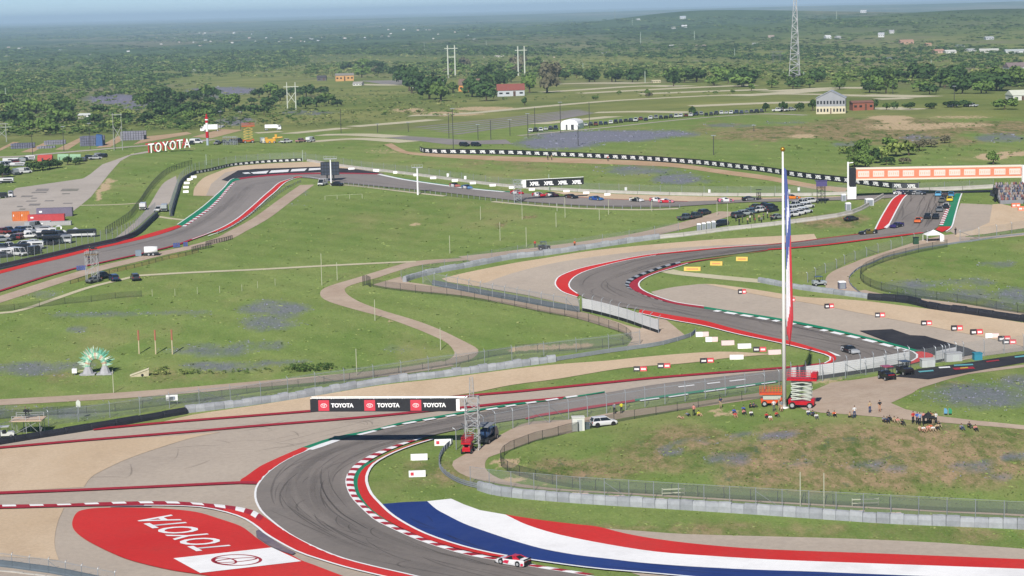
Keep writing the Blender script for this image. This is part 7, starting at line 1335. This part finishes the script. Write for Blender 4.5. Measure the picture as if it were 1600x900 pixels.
house('white barn with a red roof below the right double pole pylon', 798, 150, 42, 19, 10, W1(206,212,216), W1(150,86,76), .05, 'x', 1, 4, .48, 'barn', 'barn')
house('white house with pale roof at the right edge of the trees', 1592, 156, 30, 15, 12, W1(228,230,222), W1(226,230,214), .1, 'x', 1, 3, .5)
house('grey roofed white house above the right trees', 1586, 112, 28, 14, 14, W1(226,226,226), W1(142,126,126), .1, 'x', 1, 4, .5)
for i, (x, y, w_, h_, a, r) in enumerate([(1377,58,9,7,(236,238,240),(200,204,210)),(1393,52,7,5,(226,226,226),(190,190,196)),(1416,69,20,7,(214,176,150),(190,150,130)),(1293,61,8,6,(242,244,244),(240,242,242)),(1309,60,6,4,(230,230,230),(200,200,200)),(1205,59,9,4,(206,190,176),(190,170,160)),(1265,83,14,6,(226,208,196),(206,180,170)) ,(1484,83,16,5,(240,240,236),(236,236,230)),(1466,83,14,6,(214,180,164),(206,160,140)),(1516,80,12,4,(224,226,226),(216,218,220)),(1545,82,28,6,(236,236,230),(222,222,214)),(1588,83,34,6,(222,226,226),(206,214,214)),(1450,71,8,4,(220,190,160),(200,160,130)),(1388,96,8,6,(238,238,240),(120,130,140)),(1320,97,8,3,(240,236,220),(230,226,210)),(1349,20,9,4,(220,224,228),(220,224,228)),(1067,30,9,5,(220,226,230),(190,200,210)),(1069,43,8,4,(242,244,246),(242,244,246)),(1052,45,6,3,(206,206,200),(190,190,190)),(997,31.5,5,2.5,(226,230,232),(220,226,228)),(1050,74,7,4,(240,240,240),(226,226,226)),(1090,73,28,3,(212,186,176),(206,180,170)),(1545,62,12,5,(214,218,222),(200,204,208)),(1500,73,10,3,(206,214,214),(200,206,210)),(650,137,14,7,(232,236,230),(190,196,196)),(560,133.5,14,6,(230,230,226),(180,176,172)),(136,184,22,7,(240,244,240),(226,230,226)),(227,160,10,3,(206,190,176),(190,176,160)),(1025,129,12,4,(236,226,190),(226,216,180)),(780,89,12,2.5,(236,232,220),(226,220,206)),(1180,70,8,3,(200,204,200),(190,196,196)),(345,199,8,3,(226,226,226),(210,210,210)),(305,111,8,3,(216,220,206),(206,210,196))]):
    if i == 6: continue
    house('%s building %s among the trees behind the circuit' % ('white' if a[0] > 225 else 'tan' if a[2] < 185 else 'pale grey', 'low on the left' if x < 700 else 'right of the radio mast' if x > 1243 else 'left of the radio mast'), x, y, w_, h_, 8 if y > 90 else 14, W1(*a), W1(*r), .1*(i % 5-2), 'x', 1, 3, .62, 'farm_building', 'building', door=False)['group'] = 'buildings among the trees'
R = random.Random(21); far_b = []
for x0, x1, y0, y1, n in ((0,60,74,92,8),(60,240,78,92,6),(240,420,58,72,10),(380,520,57,66,12),(300,420,52,54,6),(530,660,53,62,12),(600,680,46,48,5),(650,760,50,62,5),(820,1000,80,92,6),(700,760,88,91,3)):
    for k in range(n): far_b.append((R.uniform(x0,x1), R.uniform(y0,y1), R.uniform(1.6,4.6), R.uniform(.8,1.5)))
for i, (x, y, w_, h_) in enumerate(far_b):
    b = at(x, y); s = ppm(b); a = R.choice(((244,244,244),(236,232,226),(214,196,186),(226,230,236))); t = thing('distant_building', 'tiny pale building far out on the hazy plain', 'building', b, R.uniform(-.4,.4), 'tiny buildings far out on the plain')
    MB().box(0,0,h_/2/s,w_/s,w_*.7/s,h_/s).build('wall', W1(*a), t); MB().prism([(-w_/2/s,h_/s),(w_/2/s,h_/s),(w_/2.2/s,h_*1.25/s),(-w_/2.2/s,h_*1.25/s)], -w_*.36/s, w_*.36/s).build('roof', W1(*[max(90,c-20) for c in a]), t)
for i, (x, y, yt) in enumerate([(961,31,16),(988,39,28),(1001,68,50),(1085,62,48),(1307,30,18),(663,78,66),(760,74,63),(1008,129,111),(911,110,98),(850,108,94),(1148,92,76),(9,152,137),(1455,100,93),(177,46,40),(1224,118,112),(1256,122,112)]):
    pole('faint pale mast rising from the far woods', x, y, yt, mat('pale_mast', C(190,206,190), .6), .5 if y < 70 else .3, name='distant_mast', cat='mast', group='faint masts in the far woods')
# ---------------------------------------------------------------- trees
def leaf_quads(n, seed, squash=.8, clumps=9, leaf=.16, core=.35):
    g = np.random.default_rng(seed); cc = g.normal(size=(clumps, 3)); cc /= np.linalg.norm(cc, axis=1, keepdims=True); cc *= g.uniform(.35, .72, (clumps, 1)); cc[:,2] = np.abs(cc[:,2])*.9-.15; cr = g.uniform(.30, .52, clumps)
    k = g.integers(0, clumps, n); d = g.normal(size=(n, 3)); d /= np.linalg.norm(d, axis=1, keepdims=True); P_ = cc[k]+d*(cr[k]*g.uniform(core, 1, n)**.5)[:,None]; P_[:,2] *= squash
    nrm = d*.9+g.normal(size=(n, 3))*.55+[0,0,.25]; nrm /= np.linalg.norm(nrm, axis=1, keepdims=True); a = np.cross(nrm, g.normal(size=(n, 3))); a /= np.linalg.norm(a, axis=1, keepdims=True); b = np.cross(nrm, a)
    s_ = leaf*g.uniform(.6, 1.3, n)[:,None]; a *= s_; b *= s_*.75
    return np.stack([P_-a-b*.4, P_+a*.2-b, P_+a+b*.4, P_-a*.2+b], 1)           # n,4,3
def quads_mesh(name, Q, m, tone=None):
    n = len(Q); me = bpy.data.meshes.new(name); me.vertices.add(4*n); me.vertices.foreach_set('co', Q.reshape(-1).astype(np.float32)); me.loops.add(4*n); me.loops.foreach_set('vertex_index', np.arange(4*n)); me.polygons.add(n); me.polygons.foreach_set('loop_start', np.arange(0, 4*n, 4)); me.update(calc_edges=True)
    if tone is not None: at_ = me.attributes.new('tone', 'FLOAT', 'FACE'); at_.data.foreach_set('value', tone.astype(np.float32))
    me.materials.append(m); return me
def foliage(name, c1, c2, scale=.5):
    m = bpy.data.materials.new(name); m.use_nodes = True; q = NT(m); p = q.t.nodes['Principled BSDF']; P_ = q.n('ShaderNodeNewGeometry').outputs['Position']; oi = q.n('ShaderNodeObjectInfo').outputs['Random']
    g = q.mix(q.noise(P_, scale, 3), c1, c2); g = q.scale(g, q.rng(oi, 0, 1, .8, 1.25)); q.L.new(g, p.inputs['Base Color']); p.inputs['Roughness'].default_value = .9; p.inputs['Specular IOR Level'].default_value = .1
    p.inputs['Subsurface Weight'].default_value = 0; return m
FM = [foliage('leaves_dark', C(56,82,46), C(84,110,60)), foliage('leaves_mid', C(88,116,56), C(120,144,74)), foliage('leaves_light', C(124,146,72), C(154,166,92)), foliage('leaves_grey', C(104,104,80), C(130,124,98))]
bark = mat('bark', C(96,82,66), .9, .2, 2)
CROWN = [quads_mesh('crown', leaf_quads(330, 40+i, .78 if i % 2 else .95, 7+i, .17), FM[0]) for i in range(6)]
TRUNK = MB().bar((0,0,0),(0,0,.75),.06,0,6,.035).bar((0,0,.5),(.3,.1,.95),.03,0,4,.012).bar((0,0,.45),(-.28,.12,.9),.03,0,4,.012).bar((0,0,.55),(.05,-.28,.95),.028,0,4,.012).mesh('trunk', bark)
TN = ['dark green', 'mid green', 'light green', 'grey brown']
def tree(px, py, wpx, hpx, tone, label, group=None, name='tree', seed=None):
    b = at(px, py); s = ppm(b); r, h = wpx/2/s, hpx/s; t = thing(name, label, 'tree' if name == 'tree' else 'shrub', b, R.uniform(0,6.28), group); k = R.randrange(6)
    hc = h*.56; q = obj('crown', CROWN[k], t, (0,0,h-hc*.95), None, (r*1.1, r*1.1, hc*1.02)); recolor(q, [FM[tone]]); obj('trunk', TRUNK, t, (0,0,-.2), None, (h*.8, h*.8, h*.72)); return t
SING = [(1081,181,15,18,0,'round dark tree at the end of the parked row'),(1196,175,16,18,0,'dark tree left of the two white vehicles'),(1224,175,17,19,0,'dark tree in front of the parking lanes left of the ranch house'),(1248,174,16,17,0,'dark tree second left of the ranch house'),(1270,173,20,22,0,'dark tree touching the left wall of the ranch house'),(1366,171,13,20,0,'dark tree at the right end of the brick outbuilding'),(1397,171,12,15,0,'dark small tree right of the brick outbuilding'),(1385,172,16,13,1,'green bush right of the brick outbuilding'),(1422,171,26,13,0,'broad dark tree between the outbuilding and the white tank'),(1455,170,22,12,0,'dark bush left of the white tank'),(1490,168,34,13,0,'dark hedge tree behind the white tank'),(1512,167,26,13,0,'dark hedge tree right of the white tank'),(1570,171,40,22,1,'tree with pale blossom in front of the right edge house'),
 (820,165,11,16,0,'small dark tree on the grass below the red barn'),(1013,150,10,14,1,'small green tree standing in the parking field'),(1552,257,20,26,1,'young green tree right of the gantry top'),(1476,224,16,16,3,'brown bare shrub above the gantry'),(931,156,12,9,1,'green shrub left in the parking field'),(966,148,9,8,1,'second green shrub in the parking field'),(1117,147,9,6,1,'round shrub in the parking lanes'),(1145,146,8,7,1,'small shrub in the parking lanes'),(1174,142,12,14,1,'tree at the right of the parking lanes'),(1014,152,12,9,3,'brown shrub beside the field tree'),(38,262,34,22,0,'left of the dark round trees behind the concrete yard')]
SING = SING[:-1]
for a in SING: tree(*a)
for i, (x, y, w_, h_) in enumerate([(53,268,26,20),(66,266,24,19),(78,264,24,20),(90,262,18,12),(106,258,18,16),(124,256,16,13),(4,278,26,26),(-6,282,24,28),(118,258,14,12)]): tree(x, y, w_, h_, 0, 'round dark tree in the row behind the concrete yard', 'dark trees behind the concrete yard')
for i, (x, y, w_, h_, c) in enumerate([(1335,262,26,30,1),(1352,264,28,34,1),(1345,250,30,36,1),(1362,256,26,30,0),(1378,250,30,26,2),(1400,245,34,30,2),(1420,243,30,28,2),(1330,246,20,22,1),(1385,258,24,16,0),(1436,236,24,22,3),(1392,230,26,20,1),(1318,240,18,14,2),(1350,228,22,14,1),(1412,256,20,12,3),(1455,230,22,16,3)]): tree(x, y, w_, h_, c, '%s tree in the thicket above the flag and the gantry' % TN[c], 'thicket above the gantry')
ZN = [(215,420,150,188,44,26,21,(0,0,0,1),'left of the braced double pole pylon'),(0,110,165,212,26,27,22,(0,0,1,1),'behind the storage yard at the left edge'),(120,330,178,206,30,23,17,(0,1,1,2),'behind the beacon and the giant letters'),(415,540,145,172,16,25,20,(0,0,1),'round the braced double pole pylon'),(622,665,125,146,6,32,34,(0,),'left of the brown roofed house'),(670,765,135,160,14,34,30,(0,0,0,1),'in front of the brown roofed house'),(520,640,108,126,12,25,19,(0,1,3),'behind the far orange house'),(760,800,124,140,5,28,32,(0,),'between brown house and red barn'),(822,862,128,146,5,30,32,(3,3,1),'right of the red barn'),(865,1000,122,130,14,26,20,(0,1),'above the parking lanes in the centre'),(1045,1200,125,136,22,31,23,(0,0,1),'left of the radio mast'),(1200,1330,125,140,12,26,20,(0,1,1),'round the foot of the radio mast'),(1340,1600,125,148,36,36,28,(0,0,0,1,1),'right of the ranch house'),(680,860,100,118,12,24,19,(1,1,3),'behind the two tall pylons')]
for x0, x1, y0, y1, n, w_, h_, tones, where in ZN:
    pts = sorted([(R.uniform(x0,x1), R.uniform(y0,y1)) for _ in range(n)], key=lambda p: p[1])
    for x, y in pts:
        c = R.choice(tones); k = R.uniform(.7,1.25); tree(x, y, w_*k, h_*k*R.uniform(.85,1.1), c, '%s tree in the wood %s' % (TN[c], where), 'trees in the wooded land behind the circuit')
# far woods and scrub: too many to count, joined as stuff
def woods(name, label, zones, leaf, nq, m, seed, thin=-9, wide=1.0):
    g = np.random.default_rng(seed); Q = []; T = []
    proto = [leaf_quads(nq, 300+i, .8, 5, leaf) for i in range(8)]
    for poly, n, size, tone in zones:
        x0, x1, ya, yb = poly; px = g.uniform(x0, x1, n); t_ = g.uniform(0, 1, n); y0 = np.interp(px, [p[0] for p in ya], [p[1] for p in ya]); y1 = np.interp(px, [p[0] for p in yb], [p[1] for p in yb]); py = y0+(y1-y0)*t_
        u_, v_ = px/70, py/4.5; cl_ = np.sin(u_*1.7+np.sin(v_*1.3)*2+tone*9)+np.sin(v_*1.9+np.sin(u_*.9)*2.2)+np.sin(u_*.6-v_*.7+2)*.8; keep = cl_+g.normal(size=n)*.8 > thin
        px, py = px[keep], py[keep]; n = len(px)
        if not n: continue
        X = atm(np.stack([px, py], 1)); s = FPX/np.sqrt((X[:,:2]**2).sum(1)); k = g.uniform(.6, 1.35, n)*np.interp(py, [y0.min(), y1.max()+.1], [.75, 1.2]); r = size/2*k/s
        for i in range(n):
            q = proto[g.integers(8)]; a = g.uniform(0, 6.28); ca, sa = math.cos(a), math.sin(a); v = q*[r[i], r[i], r[i]*.85]; v = np.stack([(v[...,0]*ca-v[...,1]*sa)*wide, v[...,0]*sa+v[...,1]*ca, v[...,2]*(1.6/(.6+wide))], -1); Q.append(v+X[i]+[0,0,r[i]*.55]); T.append(np.full(nq, np.clip(tone+g.normal()*.22, 0, 1)))
    me = quads_mesh(name, np.concatenate(Q), m, np.concatenate(T)); o = obj(name, me); tag(o, label, None, None, 'stuff'); return o
def woods_mat():
    m = bpy.data.materials.new('woods'); m.use_nodes = True; q = NT(m); p = q.t.nodes['Principled BSDF']; t = q.attr('tone'); P_ = q.n('ShaderNodeNewGeometry').outputs['Position']
    g = q.mix(q.rng(t, 0, .5), C(64,92,50), C(108,134,68)); g = q.mix(q.rng(t, .5, 1), g, C(166,168,108)); g = q.scale(g, q.math('ADD', .8, q.math('MULTIPLY', q.noise(P_, .2, 3), .4))); q.L.new(g, p.inputs['Base Color']); p.inputs['Roughness'].default_value = .95; p.inputs['Specular IOR Level'].default_value = .05; return m
WM = woods_mat(); f_ = lambda *p: list(p)
woods('scrub_woodland', 'dense green scrub and trees covering the land behind the circuit', [
  ((0,480,f_((0,98),(480,80)),f_((0,152),(480,104))), 2600, 12, .30), ((0,260,f_((0,118),(260,112)),f_((0,172),(260,142))), 700, 13, .35), ((0,330,f_((0,160),(330,178)),f_((0,218),(120,212),(330,200))), 750, 13, .45), ((480,1020,f_((480,98),(1020,100)),f_((480,118),(1020,118))), 1000, 11, .55), ((330,700,f_((330,80),(700,80)),f_((330,87),(700,88))), 420, 9, .2), ((700,1600,f_((700,76),(900,70),(1250,72),(1600,80)),f_((700,88),(900,90),(1250,98),(1600,112))), 2100, 11, .2), ((1000,1600,f_((1000,100),(1250,98),(1600,108)),f_((1000,124),(1300,128),(1600,140))), 1400, 13, .5), ((420,720,f_((420,155),(720,150)),f_((420,196),(720,180))), 120, 10, .7), ((230,480,f_((230,170),(480,160)),f_((230,206),(480,190))), 200, 10, .4), ((1240,1600,f_((1240,186),(1600,188)),f_((1240,235),(1600,250))), 130, 7, .65), ((620,900,f_((620,100),(900,96)),f_((620,120),(900,124))), 420, 12, .4), ((700,1180,f_((700,152),(1180,138)),f_((700,162),(1180,148))), 60, 6, .5), ((330,1050,f_((330,86),(1050,86)),f_((330,122),(1050,126))), 1500, 8, .72), ((230,720,f_((230,140),(720,140)),f_((230,206),(480,200),(720,182))), 800, 7, .72), ((1040,1600,f_((1040,92),(1600,100)),f_((1040,124),(1600,134))), 900, 9, .68), ((0,330,f_((0,96),(330,90)),f_((0,205),(330,195))), 900, 9, .62)], .24, 26, WM, 5, -1.5, 1.35)
woods('distant_woodland', 'hazy bands of woodland far out on the plain', [
  ((0,700,f_((0,60),(700,52)),f_((0,100),(700,82))), 2600, 6.5, .25), ((0,800,f_((0,46),(800,34)),f_((0,66),(800,56))), 2000, 5, .25), ((700,1600,f_((700,44),(1000,34),(1600,22)),f_((700,80),(1000,76),(1600,84))), 3400, 7, .22), ((880,1600,f_((880,34),(1060,28),(1600,18)),f_((880,50),(1060,46),(1600,44))), 1900, 5.5, .2)], .34, 12, WM, 9, -.1, 2.6)
# reeds along the meadow ditch
woods('reed_bed', 'tufts of reeds along the ditch in the left meadow', [((236,560,f_((236,580),(400,578),(560,573)),f_((236,587),(400,584),(560,579))), 110, 9, .6), ((455,520,f_((455,570),(520,570)),f_((455,582),(520,580))), 70, 13, .35), ((240,262,f_((240,578),(262,576)),f_((240,588),(262,586))), 24, 12, .75)], .2, 24, WM, 14)
woods('shrub_patch', 'low brown green tufts on the meadow banks', [((418,426,f_((418,358),(426,358)),f_((418,364),(426,364))), 12, 5, .8), ((808,842,f_((808,336),(842,336)),f_((808,342),(842,342))), 20, 4, .85), ((1000,1600,f_((1000,655),(1225,655),(1600,682)),f_((1000,766),(1225,780),(1600,798))), 1700, 4, .62), ((800,1000,f_((800,706),(1000,664)),f_((800,742),(1000,764))), 500, 4, .6)], .34, 8, WM, 17, .1)

# grass tufts and wildflowers: fine cover on the meadows, kept off everything paved
def off_paving(px, py):
    ok = np.ones(len(px), bool)
    for P in PAVED:
        x0, y0 = P.min(0); x1, y1 = P.max(0); I = np.where(ok & (px > x0) & (px < x1) & (py > y0) & (py < y1))[0]
        if not len(I): continue
        a, b = P, np.roll(P, -1, 0); X_, Y_ = px[I][:,None], py[I][:,None]
        with np.errstate(divide='ignore', invalid='ignore'): hit = ((a[:,1] > Y_) != (b[:,1] > Y_)) & (X_ < (b[:,0]-a[:,0])*(Y_-a[:,1])/(b[:,1]-a[:,1])+a[:,0])
        ok[I[hit.sum(1) % 2 == 1]] = False
    return ok
def tufts(name, label, px, py, m, wpx, hpx, nq, seed, tone=None, flat=.5):
    g = np.random.default_rng(seed); k = off_paving(px, py); px, py = px[k], py[k]; tone = tone[k] if tone is not None else np.clip(g.normal(.42, .12, len(px)), 0, 1); X = atm(np.stack([px, py], 1)); n = len(X)
    s_ = FPX/np.linalg.norm(X[:,:2], axis=1); r = wpx/2/s_*g.uniform(.5, 1.4, n); h = hpx/s_*g.uniform(.5, 1.4, n)
    c = np.repeat(X, nq, 0); rr = np.repeat(r, nq); hh = np.repeat(h, nq); N = len(c); off = g.normal(size=(N, 2))*.55*rr[:,None]; a = g.uniform(0, math.pi, N); d = np.stack([np.cos(a), np.sin(a)], 1)*(rr*g.uniform(.3, .7, N))[:,None]; top = g.normal(size=(N, 2))*(rr*flat)[:,None]
    b = c.copy(); b[:,:2] += off; z0 = np.array([0,0,-.03]); Q = np.stack([np.concatenate([b[:,:2]-d, b[:,2:]], 1)+z0, np.concatenate([b[:,:2]+d, b[:,2:]], 1)+z0, np.concatenate([b[:,:2]+d*.7+top, b[:,2:]+hh[:,None]], 1), np.concatenate([b[:,:2]-d*.7+top, b[:,2:]+hh[:,None]*.85], 1)], 1)
    o = obj(name, quads_mesh(name, Q, m, np.repeat(tone, nq))); return tag(o, label, None, None, 'stuff')
def grass_mat():
    m = bpy.data.materials.new('grass_blades'); m.use_nodes = True; q = NT(m); p = q.t.nodes['Principled BSDF']; t = q.attr('tone')
    g = q.mix(q.rng(t, 0, .5), C(112,138,70), C(150,168,96)); g = q.mix(q.rng(t, .5, 1), g, C(196,190,136)); q.L.new(g, p.inputs['Base Color']); p.inputs['Roughness'].default_value = 1; p.inputs['Specular IOR Level'].default_value = 0; return m
g_ = np.random.default_rng(77); N_ = 6000; yy = 225+g_.uniform(0, 1, N_)*675; tufts('grass_tufts', 'rough tufts of grass all over the meadows', g_.uniform(-20, 1620, N_), yy, grass_mat(), 6, 1.0, 3, 78)
fx, fy = [], []
for cx, cy, rx, ry, st in FLOWER:
    n = int(min(900, rx*ry*.07*st)); a = g_.uniform(0, 6.283, n); r_ = np.sqrt(g_.uniform(0, 1, n))*1.1; fx.append(cx+np.cos(a)*r_*rx); fy.append(cy+np.sin(a)*r_*ry)
fmat = bpy.data.materials.new('bluebonnet'); fmat.use_nodes = True; q_ = NT(fmat); q_.L.new(q_.mix(q_.attr('tone'), C(136,142,164), C(176,172,194)), q_.t.nodes['Principled BSDF'].inputs['Base Color']); q_.t.nodes['Principled BSDF'].inputs['Roughness'].default_value = 1
tufts('wildflowers', 'drifts of blue violet wildflowers in the grass', np.concatenate(fx), np.concatenate(fy), fmat, 3.4, .9, 3, 80)
# ---------------------------------------------------------------- haze
def haze():
    mb = MB(); x, y0, y1, z0, z1 = 40000, -300, 47000, -60, 135
    mb.add([(-x,y0,z0),(x,y0,z0),(x,y1,z0),(-x,y1,z0),(-x,y0,z1),(x,y0,z1),(x,y1,z1),(-x,y1,z1)], [(3,2,1,0),(4,5,6,7),(0,1,5,4),(1,2,6,5),(2,3,7,6),(3,0,4,7)])
    m = bpy.data.materials.new('haze'); m.use_nodes = True; t = m.node_tree; t.nodes.remove(t.nodes['Principled BSDF'])
    v = t.nodes.new('ShaderNodeVolumePrincipled'); v.inputs['Color'].default_value = (.56, .76, 1, 1); v.inputs['Density'].default_value = 7.5e-5; v.inputs['Anisotropy'].default_value = .0
    t.links.new(v.outputs[0], t.nodes['Material Output'].inputs['Volume'])
    o = obj('haze', mb.mesh('haze', m)); tag(o, 'thin blue haze over the whole valley', None, None, 'stuff')
haze()
